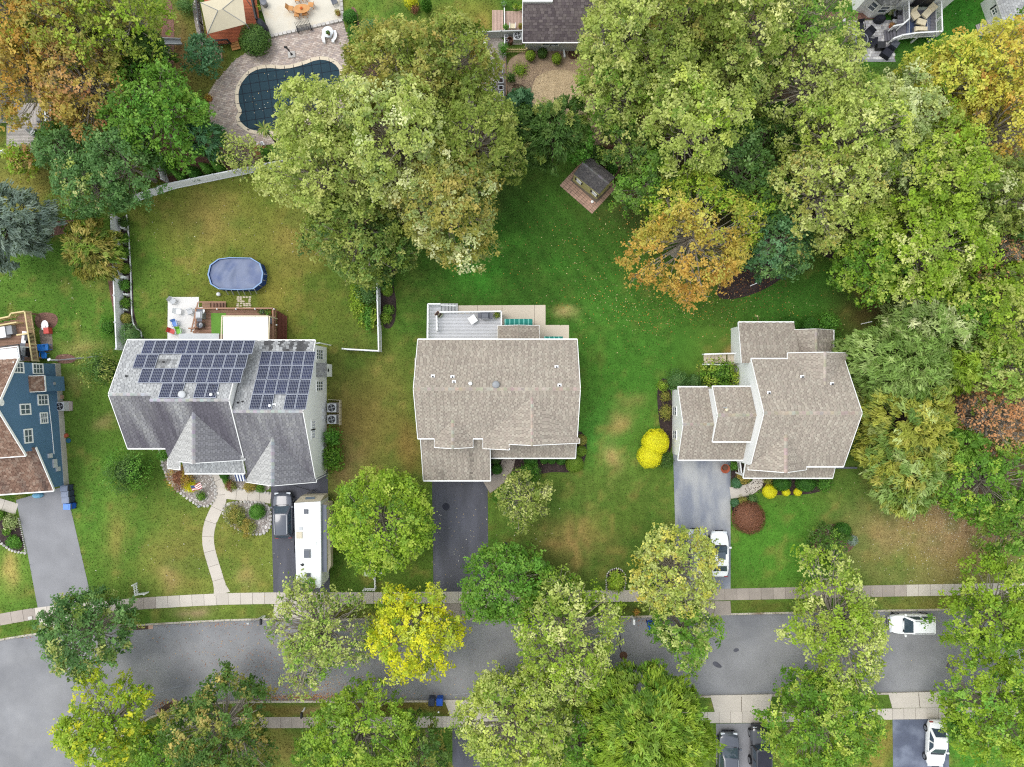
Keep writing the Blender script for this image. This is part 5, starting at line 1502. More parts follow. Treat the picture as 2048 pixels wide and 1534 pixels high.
# ---------------------------------------------------------------- street trees
GS = 'street trees'
D = lambda label, *a, **k: tree('street_tree', label, *a, group=GS, **k)
D('dark green street tree over the blue house driveway apron', 178, 1262, 84, 8.5, 'maple', alt='oak', altw=.3, ry=.95)
D('yellow-green street tree by the lower storm drain', 215, 1448, 88, 8.5, 'lime', alt='yellow', altw=.35)
D('green bushy tree beside the dusky street tree, at the picture bottom', 330, 1510, 58, 7, 'mid', alt='lime', altw=.4)
D('dusky street tree with tan leaf tips', 445, 1452, 98, 9, 'dark', alt='olive', altw=.45)
D('sparse street tree at the end of the white trailer', 640, 1262, 96, 8.5, 'pale', alt='mid', altw=.5, bare=.55, twigs=10, rough=.3)
D('bright yellow street tree', 828, 1262, 88, 9, 'yellow', alt='lime', altw=.45, bare=.1, rough=.28)
D('fresh green street tree beside the blue and black bins', 722, 1462, 96, 9.5, 'lime', alt='mid', altw=.6)
D('small green tree at the left foot of the fresh green street tree', 640, 1500, 46, 6, 'mid', alt='lime', altw=.4)
D('dull green tree behind the fresh green street tree', 842, 1500, 58, 7, 'dark', alt='olive', altw=.4)
D('rounded dark street tree beside the middle black driveway', 1010, 1165, 80, 8, 'mid', alt='bright', altw=.4)
D('light street tree with pale branches in the middle of the road', 1130, 1275, 104, 9.5, 'lime', alt='pale', altw=.6, bare=.30, twigs=10, rough=.16, ry=1.2)
D('small dull green street tree touching the middle sidewalk', 1110, 1180, 46, 7, 'mid', alt='oak', altw=.5, bare=.2)
D('thinning yellow-brown street tree beside the silver car', 1350, 1142, 88, 8.5, 'pale', alt='gold', altw=.4, bare=.30, twigs=10, rough=.12)
D('round green street tree next to the lone blue bin', 1368, 1262, 62, 7.5, 'mid', alt='pale', altw=.4)
D('pale yellow-green street tree over the half-hidden white van', 1032, 1448, 108, 10, 'pale', alt='lime', altw=.6, bare=.2, twigs=8)
D('wide green willow-like street tree at the picture bottom', 1292, 1440, 116, 9.5, 'lime', alt='mid', altw=.5, feather=True, ry=.9)
D('green filler tree between the half-hidden van and the willow-like tree', 1160, 1490, 66, 8, 'mid', alt='lime', altw=.4)
D('street tree with long pale limbs in front of the white street car', 1672, 1248, 104, 9.5, 'lime', alt='pale', altw=.5, bare=.32, twigs=11, rough=.3)
D('green street tree left of the blue-grey driveway', 1640, 1442, 104, 9.5, 'mid', alt='lime', altw=.55)
D('bright green street tree cut by the right picture edge, north kerb', 1994, 1228, 98, 9.5, 'lime', alt='mid', altw=.4)
D('bright green street tree cut by the right picture edge, south kerb', 1992, 1420, 104, 9.5, 'lime', alt='bright', altw=.3)
D('round lime maple beside the trailer', 765, 1040, 98, 9, 'lime', rough=.06, dens=1.15, alt='mid', altw=.25)
tree('ornamental_tree', 'airy olive-green ornamental tree in front of the middle house', 1046, 1000, 52, 5.5, 'oak', alt='pale', altw=.5, bare=.35, twigs=9, rough=.25)
tree('ornamental_tree', 'small leafy tree in the round bed of the right front lawn', 1652, 1092, 40, 3.6, 'dark', alt='mid', altw=.5, leaf=.2)
tree('ornamental_tree', 'yellow-green little tree in the teardrop bed by the sidewalk', 1232, 1162, 16, 2.2, 'lime', leaf=.18, bare=.2)

# ---------------------------------------------------------------- shrubs
def many(group, rows, name='shrub'):
    for r in rows: shrub(name, r[0], *r[1:6], group=group, **(r[6] if len(r) > 6 else {}))
shrub('shrub', 'bright yellow twin-lobed bush, its upper lobe', 1310, 885, 27, 2.0, 'citron', leaf=.09)
shrub('shrub', 'bright yellow twin-lobed bush, its lower lobe', 1299, 912, 24, 1.9, 'citron', leaf=.09)
shrub('shrub', 'dark green bush tucked behind the yellow bush', 1330, 920, 15, 1.2, 'dark', clipped=False)
shrub('shrub', 'reddish brown dome bush beside the worn driveway', 1497, 1035, 32, 1.7, 'burgundy', leaf=.10)
shrub('shrub', 'big round arborvitae on the lawn below the solar panel house', 259, 943, 40, 3.2, 'dark', clipped=False, leaf=.16, alt='bright')
shrub('shrub', 'bushy evergreen at the rear corner of the solar panel house', 214, 738, 34, 4, 'dark', clipped=False, leaf=.18, alt='oak')
shrub('shrub', 'clipped grey-green bush at the back of the round lawn bed', 1683, 1062, 18, 1.6, 'box', leaf=.09)
tree('succulent_plant', 'pale blue-grey little plant beside the round lawn bed', 1705, 1081, 7, .5, 'spruce', leaf=.12, cat='plant', twigs=0)
many('clipped bushes along the middle house porch', [
    ('large flat round clipped bush at the end of the porch bed', 1149, 927, 18, 1.1, 'boxlight', dict(leaf=.08)),
    ('flat round olive bush beside the porch corner', 1162, 902, 11, .9, 'boxlight', dict(leaf=.08)),
    ('reddish small bush next to the porch corner', 1163, 880, 11, .9, 'olive', dict(leaf=.08)),
    ('clipped bush under the porch eave, first from the walk', 1062, 920, 14, .9, 'box', dict(leaf=.08)),
    ('clipped bush under the porch eave, second from the walk', 1088, 920, 8, .9, 'box', dict(leaf=.08)),
    ('clipped bush under the porch eave, third from the walk', 1103, 919, 9, .9, 'box', dict(leaf=.08)),
    ('clipped bush under the porch eave, fourth from the walk', 1122, 920, 10, .9, 'box', dict(leaf=.08)),
    ('dark ball bush between the garage and the curved walk', 994, 938, 11, 1.1, 'box', dict(leaf=.08)),
    ('dark little bush under the eave beside the curved walk', 992, 920, 9, .9, 'dark', dict(leaf=.08)),
    ('leafy bush behind the olive-green ornamental tree', 1058, 944, 19, 1.5, 'bright', dict(clipped=False)),
    ('low green bush at the bend of the curved walk', 1000, 992, 15, 1.0, 'bright', dict(clipped=False)),
])
many('clipped bushes in front of the right house', [
    ('square clipped hedge bush nearest the right house walk', 1563, 967, 18, 1.3, 'box', dict(ry=.8, leaf=.09)),
    ('square clipped hedge bush in the middle of the right house bed', 1611, 967, 21, 1.3, 'box', dict(ry=.75, leaf=.09)),
    ('leafy bush at the far end of the right house bed', 1647, 967, 15, 1.2, 'bright', dict(clipped=False)),
    ('larger yellow ball bush by the right house walk', 1539, 983, 14, .9, 'citron', dict(leaf=.08)),
    ('small yellow ball between the two square hedges', 1572, 984, 8, .6, 'citron', dict(leaf=.08)),
    ('small yellow ball below the second square hedge', 1595, 984, 8, .6, 'citron', dict(leaf=.08)),
    ('tan tiny shrub beside the start of the right house walk', 1537, 962, 8, .6, 'olive', dict(clipped=False)),
    ('grey-green mound beside the worn driveway', 1473, 966, 11, .8, 'bluegreen', dict(leaf=.09)),
    ('brown mound by the right porch corner', 1486, 955, 12, .9, 'amber', dict(leaf=.09, clipped=False)),
    ('grey-green mound below the right house walk', 1470, 1006, 9, .7, 'bluegreen', dict(leaf=.09)),
    ('olive mound below the right house walk', 1486, 1003, 10, .7, 'olive', dict(leaf=.09, clipped=False)),
    ('dark mound at the end of the walk-side bed', 1504, 999, 10, .7, 'maple', dict(leaf=.09, clipped=False)),
    ('green shrub between the worn driveway and the porch rail', 1467, 931, 8, 1.0, 'bright', dict(clipped=False)),
])
many('shrubs around the right house', [
    ('large clipped dome behind the right house', 1578, 652, 22, 2.0, 'box', dict(ry=.9, leaf=.1)),
    ('second clipped dome behind the right house', 1617, 650, 17, 2.0, 'box', dict(leaf=.1)),
    ('loose bright bush at the rear corner of the right house', 1652, 648, 22, 2.4, 'bright', dict(clipped=False, leaf=.16)),
    ('bright narrow bush along the rear side wall', 1670, 690, 8, 1.5, 'bright', dict(clipped=False, ry=2.6)),
    ('leafy hydrangea mass between the steps and the garage', 1442, 748, 42, 2.4, 'mid', dict(clipped=False, ry=.62, leaf=.22, alt='lime')),
    ('dark round bush at the corner of the side bed', 1354, 761, 20, 1.6, 'maple', dict(clipped=False, leaf=.13)),
    ('small dark bush in front of the hydrangea mass', 1388, 762, 14, 1.2, 'maple', dict(clipped=False)),
    ('yellow-green shrub in the side bed', 1325, 772, 10, .9, 'lime', dict(clipped=False)),
    ('olive shrub in the side bed under the first window', 1331, 824, 11, .9, 'olive', dict(clipped=False, ry=1.3)),
    ('tan dry shrub in the side bed', 1330, 793, 9, .6, 'olive', dict(clipped=False)),
])
many('shrubs around the solar panel house', [
    ('dark red japanese maple bush in the rock bed', 362, 955, 22, 1.6, 'burgundy', dict(clipped=False, leaf=.13, alt='orange')),
    ('bright yellow small bush in the rock bed', 381, 972, 12, .8, 'citron', dict(clipped=False)),
    ('green small bush in the rock bed beside the flag', 403, 992, 9, .6, 'mid', dict(clipped=False)),
    ('lime shrub at the left corner of the solar panel house', 327, 910, 11, 1.0, 'bright', dict(clipped=False)),
    ('round clipped green ball in the second rock bed', 515, 1023, 16, 1.2, 'bright', dict(leaf=.09)),
    ('dry grassy shrub in the second rock bed', 470, 1032, 22, .9, 'olive', dict(clipped=False, alt='oak')),
    ('faded flowering shrub at the bottom of the second rock bed', 494, 1055, 18, .7, 'amber', dict(clipped=False, alt='oak')),
    ('brownish shrub at the porch front beside the walk', 461, 971, 11, .8, 'burgundy', dict(clipped=False, alt='oak')),
    ('green ball by the porch post and the walk', 452, 961, 6, .7, 'bright', dict(leaf=.08)),
    ('green bush under the porch eave', 449, 950, 9, .8, 'box', {}),
    ('brownish low shrub beside the folding chair', 500, 972, 12, .7, 'amber', dict(clipped=False)),
    ('leafy green shrub near the garage corner of the walk', 521, 976, 9, .6, 'mid', dict(clipped=False)),
    ('large shrub behind the air conditioners', 667, 873, 18, 2.2, 'bright', dict(clipped=False, leaf=.18)),
    ('fern-like shrub along the white side wall', 667, 915, 21, 2.0, 'mid', dict(clipped=False, leaf=.2, ry=1.4)),
    ('dark leafy bush at the lower end of the side fence', 266, 670, 20, 1.8, 'maple', dict(clipped=False)),
    ('light green bush outside the lower end of the side fence', 217, 655, 15, 2.0, 'bright', dict(clipped=False, ry=1.5)),
])
for i, (py, p, l) in enumerate(((446, 'dark', 'dark shrub at the top of the side fence bed'), (478, 'mid', 'leafy shrub below the first white statue'), (506, 'mid', 'flat green shrub above the third white statue'), (537, 'boxlight', 'round olive shrub in the side fence bed'), (571, 'bright', 'bright green shrub below the long white statue'), (606, 'mid', 'small spiky shrub in the side fence bed'), (637, 'olive', 'golden brown round shrub in the side fence bed'))):
    shrub('shrub', l, 250 + (i > 4) * 1.5, py, 11, .9, p, group='shrubs in the bed along the side fence', clipped=(p in ('boxlight', 'olive')))
many('plants along the middle fence', [
    ('dark leafy climber on the middle fence', 735, 575, 22, 1.8, 'maple', dict(clipped=False, ry=1.5, leaf=.18)),
    ('yellow-green fern clump outside the middle fence', 716, 600, 16, 1.2, 'lime', dict(clipped=False, ry=2.0, leaf=.18)),
    ('lime fern clump at the lower end of the middle fence', 738, 636, 20, 1.2, 'bright', dict(clipped=False, ry=1.2, leaf=.2, alt='lime')),
    ('yellow fern frond clump under the big oak trunk', 732, 552, 12, 1.0, 'yellow', dict(clipped=False)),
    ('round lime clipped bush in the middle fence bed', 775, 582, 11, .9, 'boxlight', dict(leaf=.09)),
    ('dark bush at the top of the middle fence bed', 776, 560, 14, 1.0, 'box', dict(clipped=False)),
    ('green mound at the lower end of the middle fence bed', 778, 620, 10, .8, 'mid', dict(clipped=False)),
    ('yellowish mound at the lower tip of the middle fence bed', 772, 636, 11, .8, 'boxlight', dict(clipped=False)),
])
many('shrubs around the pool patio', [
    ('dark dome bush beside the wooden deck steps', 511, 82, 30, 2.2, 'dark', dict(leaf=.14)),
    ('dark bush at the picture top left of the canopy', 372, 12, 16, 1.6, 'maple', dict(clipped=False)),
    ('clipped bush at the patio corner, uppermost of its row', 702, 36, 15, 1.5, 'box', {}),
    ('clipped bush at the patio corner, second of its row', 708, 62, 12, 1.4, 'box', {}),
    ('clipped bush at the patio corner, third of its row', 712, 82, 11, 1.3, 'bright', {}),
    ('soft bluish bush above the olive oak', 737, 64, 16, 1.8, 'bluegreen', dict(clipped=False)),
    ('yellow bush at the picture top', 822, 4, 13, 1.3, 'yellow', dict(clipped=False)),
    ('purple small bush at the picture top', 830, 20, 8, .8, 'burgundy', dict(clipped=False)),
    ('low green bushes inside the pool patio fence', 340, 330, 18, 1.2, 'bright', dict(clipped=False)),
    ('dry red-leaved shrub in the pool planting bed', 520, 305, 14, .8, 'rust', dict(clipped=False)),
])
GA = 'arborvitae inside the long white fence'
for px, py, r, l in ((388, 345, 16, 'darkest and roundest arborvitae at the white fence'), (415, 338, 14, 'arborvitae next to the roundest one'), (438, 335, 13, 'arborvitae left of the thin sapling'), (470, 322, 12, 'half-hidden arborvitae behind the thin sapling'), (535, 310, 15, 'arborvitae right of the thin sapling'), (558, 307, 14, 'last arborvitae under the pale oak'), (360, 352, 12, 'arborvitae nearest the fence corner')):
    shrub('arborvitae', l, px, py, r, 3.2, 'bright' if r < 16 else 'box', group=GA, conical=True, leaf=.12, clipped=True)
shrub('arborvitae', 'tall narrow evergreens at the picture top near the yellow bush', 852, 6, 14, 3.4, 'bright', conical=True, leaf=.12)
many('shrubs around the ranch house yard', [
    ('round yellow-green bush under the ranch window', 1061, 112, 10, 1.2, 'lime', dict(leaf=.1)),
    ('round yellow-green bush right of the ranch window', 1113, 118, 10, 1.2, 'lime', dict(leaf=.1)),
    ('dark round bush at the ranch wall', 1085, 107, 10, 1.0, 'dark', dict(leaf=.1)),
    ('bright leafy bush at the end of the picket fence', 1007, 100, 10, 1.3, 'bright', dict(clipped=False)),
    ('long dark hedge at the edge of the dirt yard', 1213, 252, 9, 1.5, 'box', dict(ry=2.4, clipped=False)),
    ('weedy yellowish patch in the dirt yard', 1040, 140, 15, .4, 'lime', dict(clipped=False, dens=.4)),
    ('dark bush by the picket corner', 1022, 156, 9, .8, 'dark', dict(clipped=False)),
    ('dark clipped bush behind the tan shed', 1192, 312, 24, 2.0, 'dark', dict(clipped=True, ry=.8)),
    ('clipped round bush right of the tan shed roof', 1224, 338, 12, 1.3, 'box', {}),
    ('green bush above the tan shed', 1216, 314, 13, 1.2, 'mid', {}),
])
many('plants in the bed before the blue house', [
    ('spiky bright plant in the blue house bed', 29, 1084, 12, .6, 'bright', dict(clipped=False, spiky=True)),
    ('silver-grey plant in the blue house bed', 20, 1044, 14, .7, 'silver', dict(clipped=False, leaf=.14)),
    ('small green plant between the silver and the spiky one', 14, 1062, 8, .5, 'mid', dict(clipped=False)),
    ('green plant at the top of the blue house bed', 2, 1030, 9, .6, 'mid', dict(clipped=False)),
])
# palm by the pool
pr_ = thing('palm_tree', 'small palm leaning over the pool corner', 'palm tree', P(560, 297, 0))
mb = MB(); top = P(529, 258, 3.4); b0 = P(560, 297, 0)
mb.tube([b0, b0.lerp(top, .5) + V3((.1, 0, .1)), top], [.12, .10, .09], 8); mb.build('trunk', M['darkbark'], pr_)
mb = MB()
for k in range(26):
    a = k * 2.4; L_ = random.uniform(.7, 1.05); e = random.uniform(-.35, .5)
    d = V3((math.cos(a), math.sin(a), e)); s = V3((-math.sin(a), math.cos(a), 0)) * .07
    m_ = top + d * L_ * .55 + V3((0, 0, .12)); t_ = top + d * L_ + V3((0, 0, -.25))
    c = random.choice([C(112, 136, 62), C(90, 118, 50), C(140, 148, 74)])
    mb.face([top - s * .3, top + s * .3, m_ + s, m_ - s], 0, c); mb.face([m_ - s, m_ + s, t_], 0, c)
mb.build('fronds', M['col'], pr_, kind='stuff')
# ============================================================ fences, decks, pools, patios
def fence(name, label, line, h, mat, cap=True, panel=2.4, thick=.06, group=None, style='panel', cat='fence', post=.13, slat=.10, gap=.06):
    root = thing(name, label, cat, P(*line[0], 0), group)
    for (a, b) in zip(line, line[1:]):
        p, q = P(*a, 0), P(*b, 0)
        n = max(1, round((q - p).length / panel)); d = (q - p) / n; u = d.normalized(); rz = math.atan2(u.y, u.x)
        for k in range(n + 1):
            c = p + d * k
            mb = MB(); mb.box((c.x, c.y, (h + .08) / 2), (post, post, h + .08), rz)
            if cap: mb.lathe((c.x, c.y, h + .08), [(post * .78, 0), (post * .78, .03), (.01, .10)], 4, rz=rz + .785)
            mb.build('post', mat, root)
        for k in range(n):
            s, e = p + d * k + u * (post / 2 + .003), p + d * (k + 1) - u * (post / 2 + .003)
            c = (s + e) / 2; L = (e - s).length
            if style == 'panel':
                mb = MB(); mb.box((c.x, c.y, .05 + (h - .1) / 2), (L, thick, h - .12), rz)
                mb.box((c.x, c.y, h - .03), (L, thick + .05, .07), rz); mb.box((c.x, c.y, .1), (L, thick + .05, .1), rz)
                mb.build('panel', mat, root)
            else:
                mb = MB(); 
                for z in (h * .25, h * .75): mb.box((c.x, c.y, z), (L, .05, .07), rz)
                mb.build('rail', mat, root)
                m = int(L / (slat + gap)); nn = V3((-u.y, u.x, 0))
                for j in range(m):
                    w = s + u * ((j + .5) * L / m) + nn * .04
                    mb = MB(); mb.box((w.x, w.y, h / 2 + .03), (slat, .025, h - .04), rz); mb.build('slat', mat, root)
    return root
fence('vinyl_fence', 'white vinyl side fence with a bed of shrubs and statues along it', [(251, 700), (240, 437)], 1.6, M['fence'])
fence('vinyl_fence', 'long white vinyl fence below the pool planting, under the oaks', [(276, 402), (350, 377), (574, 331), (640, 318)], 1.6, M['fence'])
fence('vinyl_fence', 'short pale fence running up from the white fence corner', [(338, 366), (319, 304)], 1.5, M['fence'])
fence('vinyl_fence', 'white vinyl fence ending in a right angle beside the ferns', [(693, 699), (763, 703), (759, 555), (752, 470)], 1.5, M['fence'])
fence('vinyl_fence', 'pale grey fence at the left of the ranch house', [(880, 79), (918, 77), (1045, 73)], 1.2, M['siding_grey'])
fence('picket_fence', 'small brown picket fence between the hedge and the woods', [(1180, 297), (1226, 296)], 1.0, M['wood_dark'], False, 2.0, style='picket', slat=.09, gap=.09)
fence('picket_fence', 'tan picket fence in front of the ranch air conditioner', [(1014, 106), (1053, 106)], .9, M['lumber'], False, 2.0, style='picket', slat=.09, gap=.09)
for lab, line in (('white L-shaped picket corner beside the dark green street tree', [(274, 1166), (277, 1187), (297, 1184)]), ('white L-shaped picket corner below the round lime maple', [(751, 1153), (752, 1176), (730, 1176)])):
    fence('picket_corner', lab, line, .8, M['white'], True, 1.2, style='picket', group='L-shaped picket corners', post=.1, slat=.09, gap=.12)
def chain_fence(label, line):
    root = thing('chain_link_fence', label, 'fence', P(*line[0]), 'chain-link fences')
    p, q = P(*line[0], 0), P(*line[1], 0); n = max(1, round((q - p).length / 2.0))
    for k in range(n + 1):
        c = p.lerp(q, k / n); mb = MB(); mb.tube([c, c + V3((0, 0, 1.2))], .03, 6); mb.build('post', M['grey'], root)
    mb = MB(); mb.tube([p + V3((0, 0, 1.18)), q + V3((0, 0, 1.18))], .022, 6); mb.build('rail', M['grey'], root)
    mb = MB(); L = (q - p).length; m = int(L / .12)
    for k in range(m):
        a = p.lerp(q, k / m); b = p.lerp(q, min(1, (k + 8) / m)); mb.bar(a + V3((0, 0, .05)), b + V3((0, 0, 1.15)), .006, .006); mb.bar(a + V3((0, 0, 1.15)), b + V3((0, 0, .05)), .006, .006)
    mb.build('wire_mesh', M['grey'], root, kind='stuff')
chain_fence('chain-link fence between the blue house and the bushy evergreen', [(118, 722), (206, 713)])
chain_fence('chain-link fence above the red mulch strip by the blue-grey spruce', [(66, 440), (116, 430)])

def railing(root, line, z, mat, h=.95, name='railing', bal=.13, rail=.10, post=.12, panels=1.8):
    """deck railing along a px line given at the deck level z: top rail, posts, balusters"""
    for a, b in zip(line, line[1:]):
        p, q = P(*a, z), P(*b, z); L = (q - p).length
        if L < .1: continue
        u = (q - p).normalized(); rz = math.atan2(u.y, u.x)
        r = MB(); r.bar(p + V3((0, 0, h)), q + V3((0, 0, h)), rail * 1.3, .05)
        ro = r.build(name, mat, root)
        n = max(1, round(L / panels))
        mb = MB()
        for k in range(n + 1):
            c = p.lerp(q, k / n); mb.box((c.x, c.y, z + (h - .03) / 2), (post, post, h - .03), rz)
        mb.build('posts', mat, ro, kind='stuff')
        mb = MB(); m = int(L / bal); mb.bar(p + V3((0, 0, .1)), q + V3((0, 0, .1)), .05, .06)
        for k in range(1, m):
            c = p.lerp(q, k / m); mb.box((c.x, c.y, z + h / 2), (.04, .04, h - .1), rz)
        if mb.f: mb.build('balusters', mat, ro, kind='stuff')

def posts_under(root, pts, z, mat):
    mb = MB()
    for a in pts:
        c = P(*a, z); mb.box((c.x, c.y, z / 2 - .05), (.15, .15, z - .1))
    mb.build('posts', mat, root, kind='stuff')

# ---- pale deck behind the middle house
sheet('patio', [(905, 611), (1091, 610), (1091, 650), (1138, 650), (1138, 700), (905, 700)], 0.02, mk('pale_patio_concrete', C(222, 208, 188), .9, .05, .5, 20, .05))
mb = MB()
for a, b in (((1004, 611), (1004, 650)), ((1069, 610), (1069, 650)), ((955, 611), (955, 625))):
    p, q = P(*a, .022), P(*b, .022); mb.bar(p, q, .03, .004)
mb.build('patio_joint', M['joint'], kind='structure')
dk = thing('deck', 'pale composite deck with white railing behind the middle house', 'deck', P(930, 650))
deck_boards(dk, [(875, 626), (1003, 625), (1003, 655), (996, 655), (996, 684), (875, 684)], 1.0, M['deck_white'])
deck_boards(dk, [(858, 611), (882, 611), (882, 626), (875, 626), (875, 684), (858, 684)], 1.0, M['deck_white'], 'x')
for k in range(5):
    c0 = P(886 + k * 6.6, 617, 1.0 - .17 * (k + 1)); mb = MB(); mb.box((c0.x, c0.y, c0.z), (.32, 1.0, .05)); mb.box((c0.x - .15, c0.y, c0.z - .1), (.03, 1.0, .16)); mb.build('tread', M['lightgrey'], dk)
railing(dk, [(857, 684), (858, 610), (882, 610)], 1.0, M['white']); railing(dk, [(882, 626), (1003, 624.5), (1003, 652)], 1.0, M['white']); railing(dk, [(875, 634), (876, 662)], 1.0, M['white'])
mb = MB(); mb.bar(P(882, 610, 1.9), P(911, 611.5, 1.05), .13, .05); mb.build('stair_rail', M['white'], dk)
posts_under(dk, [(860, 613), (930, 627), (1001, 627), (860, 660)], 1.0, M['white'])
def grill(label, px, py, z, w=1.3, d=.6, rz=0, body='dark', lid='car_dark'):
    r = thing('grill', label, 'grill', P(px, py, z), 'grills')
    c = P(px, py, z); ca, sa = math.cos(rz), math.sin(rz)
    def L(x, y, zz): return (c.x + x * ca - y * sa, c.y + x * sa + y * ca, z + zz)
    mb = MB(); mb.box(L(0, 0, .42), (w * .55, d * .85, .78), rz); mb.build('cart', M[body], r)
    mb = MB(); mb.box(L(0, 0, .92), (w * .55, d, .2), rz); mb.box(L(0, -.02, 1.08), (w * .53, d * .8, .14), rz, taper=.8); mb.build('lid', M[lid], r)
    mb = MB(); mb.bar(L(-w * .2, -d * .5, 1.02), L(w * .2, -d * .5, 1.02), .03, .03); mb.build('handle', M['lightgrey'], r)
    for s in (-1, 1):
        mb = MB(); mb.box(L(s * w * .40, 0, .86), (w * .22, d * .85, .04), rz); mb.build('side_shelf', M['midgrey'], r)
def potted(label, px, py, z, r=.22, pal_='bright', pot='lightgrey'):
    t = thing('potted_plant', label, 'plant', P(px, py, z), 'potted plants')
    c = P(px, py, z); mb = MB(); mb.lathe(c, [(r * .7, 0), (r, .34), (r * .9, .34), (r * .85, .28), (.01, .28)], 12); mb.build('pot', M[pot], t)
    g = np.random.default_rng(int(px)); n = 160
    q = g.normal(size=(n, 3)); q /= np.linalg.norm(q, axis=1, keepdims=True); q[:, 2] = abs(q[:, 2])
    pos = np.array(c) + np.array([0, 0, .34]) + q * (g.uniform(.5, 1.1, n) * r * 1.5)[:, None]
    leaf_mesh('foliage', leaf_quads(pos, q + g.normal(size=(n, 3)) * .5, g.uniform(.09, .17, n), .55, None, g), np.repeat(TP[pal_][g.choice(4, n)], 4, 0), t)
grill('black grill under its cover on the pale deck', 971, 633, 1.0, 1.4, .65)
potted('flowering pot at the corner of the pale deck', 994, 631, 1.0, .26, 'lime', 'dark'); 
mb = MB(); c = P(946, 640, 1.0); mb.box((c.x, c.y, 1.48), (.75, .75, .05), .6); mb.box((c.x, c.y, 1.22), (.1, .1, .46), .6); mb.box((c.x, c.y, 1.02), (.5, .5, .04), .6); mb.build('side_table', M['bright_white'], label='square white table turned askew on the pale deck', cat='table')
for lab, px, py, m in (('brown planter box on the deck landing', 875, 628, 'rust'), ('mossy planter box beside the brown one', 881, 631, 'boxgreen')):
    mb = MB(); c = P(px, py, 1.0); mb.box((c.x, c.y, 1.2), (.28, .5, .4), -.7); mb.box((c.x, c.y, 1.41), (.2, .42, .02), -.7, m=1); mb.build('planter', [M['wood_dark'] if m == 'rust' else M['greenbox'], M['mulch']], label=lab, cat='planter', group='planters on the deck')
# teal striped swing canopies on the patio
for lab, px, py, w, d in (('wide teal striped swing canopy on the middle patio', 1037, 645.5, 2.7, .75), ('narrow teal striped canopy at the house wall', 1107, 678, 1.8, .5)):
    t = thing('garden_swing', lab, 'swing', P(px, py), 'teal canopies')
    c = P(px, py, 2.0); n = int(w / .11)
    for k in range(n):
        mb = MB(); x = c.x - w / 2 + w * (k + .5) / n
        mb.slab3([(x - w / n / 2, c.y - d / 2, 2.0), (x + w / n / 2, c.y - d / 2, 2.0), (x + w / n / 2, c.y, 2.12), (x - w / n / 2, c.y, 2.12)], .02); mb.slab3([(x - w / n / 2, c.y, 2.12), (x + w / n / 2, c.y, 2.12), (x + w / n / 2, c.y + d / 2, 2.0), (x - w / n / 2, c.y + d / 2, 2.0)], .02)
        mb.build('canopy_strip', M['teal'] if k % 2 else M['teal_light'] if k % 4 == 0 else M['teal'], t)
    mb = MB()
    for s in (-1, 1):
        for e in (-1, 1): mb.tube([(c.x + s * w * .47, c.y + e * d * .45, 0), (c.x + s * w * .47, c.y, 1.98)], .025, 6)
    mb.build('frame', M['dark'], t)
    mb = MB(); mb.box((c.x, c.y, .5), (w * .8, .5 * d, .08)); mb.box((c.x, c.y + .25 * d, .8), (w * .8, .06, .5)); mb.build('seat', M['teal'], t)

# ---- brown deck behind the solar panel house
sheet('patio', [(336, 594), (398, 594), (398, 684), (335, 684)], 0.02, mk('white_patio', C(236, 232, 228), .85, .05, .6, 18, .05))
dk = thing('deck', 'brown deck with brown railing and white canopy behind the solar panel house', 'deck', P(475, 650))
deck_boards(dk, [(400, 618), (552, 618), (553, 688), (388, 688), (388, 668)], 1.2, M['deck_brown'])
deck_boards(dk, [(404, 604), (420, 604), (420, 617.5), (404, 617.5)], 1.15, M['deck_brown'])
for k in range(5):
    c0 = P(424 + k * 6.2, 610.5, 1.15 - .2 * (k + 1)); mb = MB(); mb.box((c0.x, c0.y, c0.z), (.30, .62, .05)); mb.box((c0.x - .16, c0.y, c0.z - .1), (.03, .62, .19)); mb.build('tread', M['deck_brown'], dk)
for k in range(6):
    a, b = P(398 - k * .2, 622 + k * 7, 1.05), P(386 - k * 0.2, 624 + k * 8.3, 1.05); mb = MB(); mb.bar(V3((a.x, a.y, .2 + .14 * k)), V3((b.x, b.y, .2 + .14 * k)), .30, .05); mb.build('tread', M['rail_brown'], dk)
mb = MB(); mb.bar(P(397, 604, 1.9), P(452, 604, 1.1), .13, .06); mb.bar(P(396, 605, 1.2), P(382, 664, 1.0), .13, .06); mb.build('stair_rail', M['rail_brown'], dk)
railing(dk, [(399, 658), (400, 618.5), (552, 618.5), (553, 684)], 1.2, M['rail_brown'], .9); railing(dk, [(386, 658), (399, 658)], 1.2, M['rail_brown'], .9)
for px, py in ((434, 618), (472, 618), (510, 618), (548, 618), (553, 650)):
    mb = MB(); c = P(px, py, 2.15); mb.box((c.x, c.y, 2.2), (.14, .14, .1), taper=.5); mb.build('post_cap', M['white'], dk)
for k in range(7):
    a, b = P(556 + k * 2, 622 + k * 1.5, .9), P(556 + k * 2, 684, .9); mb = MB(); mb.bar(V3((a.x, a.y, .95 - .12 * k)), V3((b.x, b.y, .95 - .12 * k)), .12, .05); mb.build('side_board', mk('dark_red_boards', C(112, 66, 52), .8, .12, 1.5, 14, .12) if k == 0 else bpy.data.materials['dark_red_boards'], dk)
posts_under(dk, [(402, 622), (475, 622), (550, 622), (550, 680)], 1.2, M['rail_brown'])
mb = MB(); mb.prism(PX([(422, 626), (452, 626), (452, 668), (423, 668)], 1.21), 1.203, 1.215); mb.build('rug', M['turf'], label='green turf rug on the brown deck', cat='rug')
pg = thing('pergola', 'white canvas pergola over the brown deck', 'pergola', P(490, 655, 1.2))
mb = MB(); mb.slab3([P(446, 633, 3.4), P(536, 633, 3.4), P(536, 694, 3.4), P(446, 694, 3.4)], .05); mb.build('canopy', M['bright_white'], pg)
mb = MB()
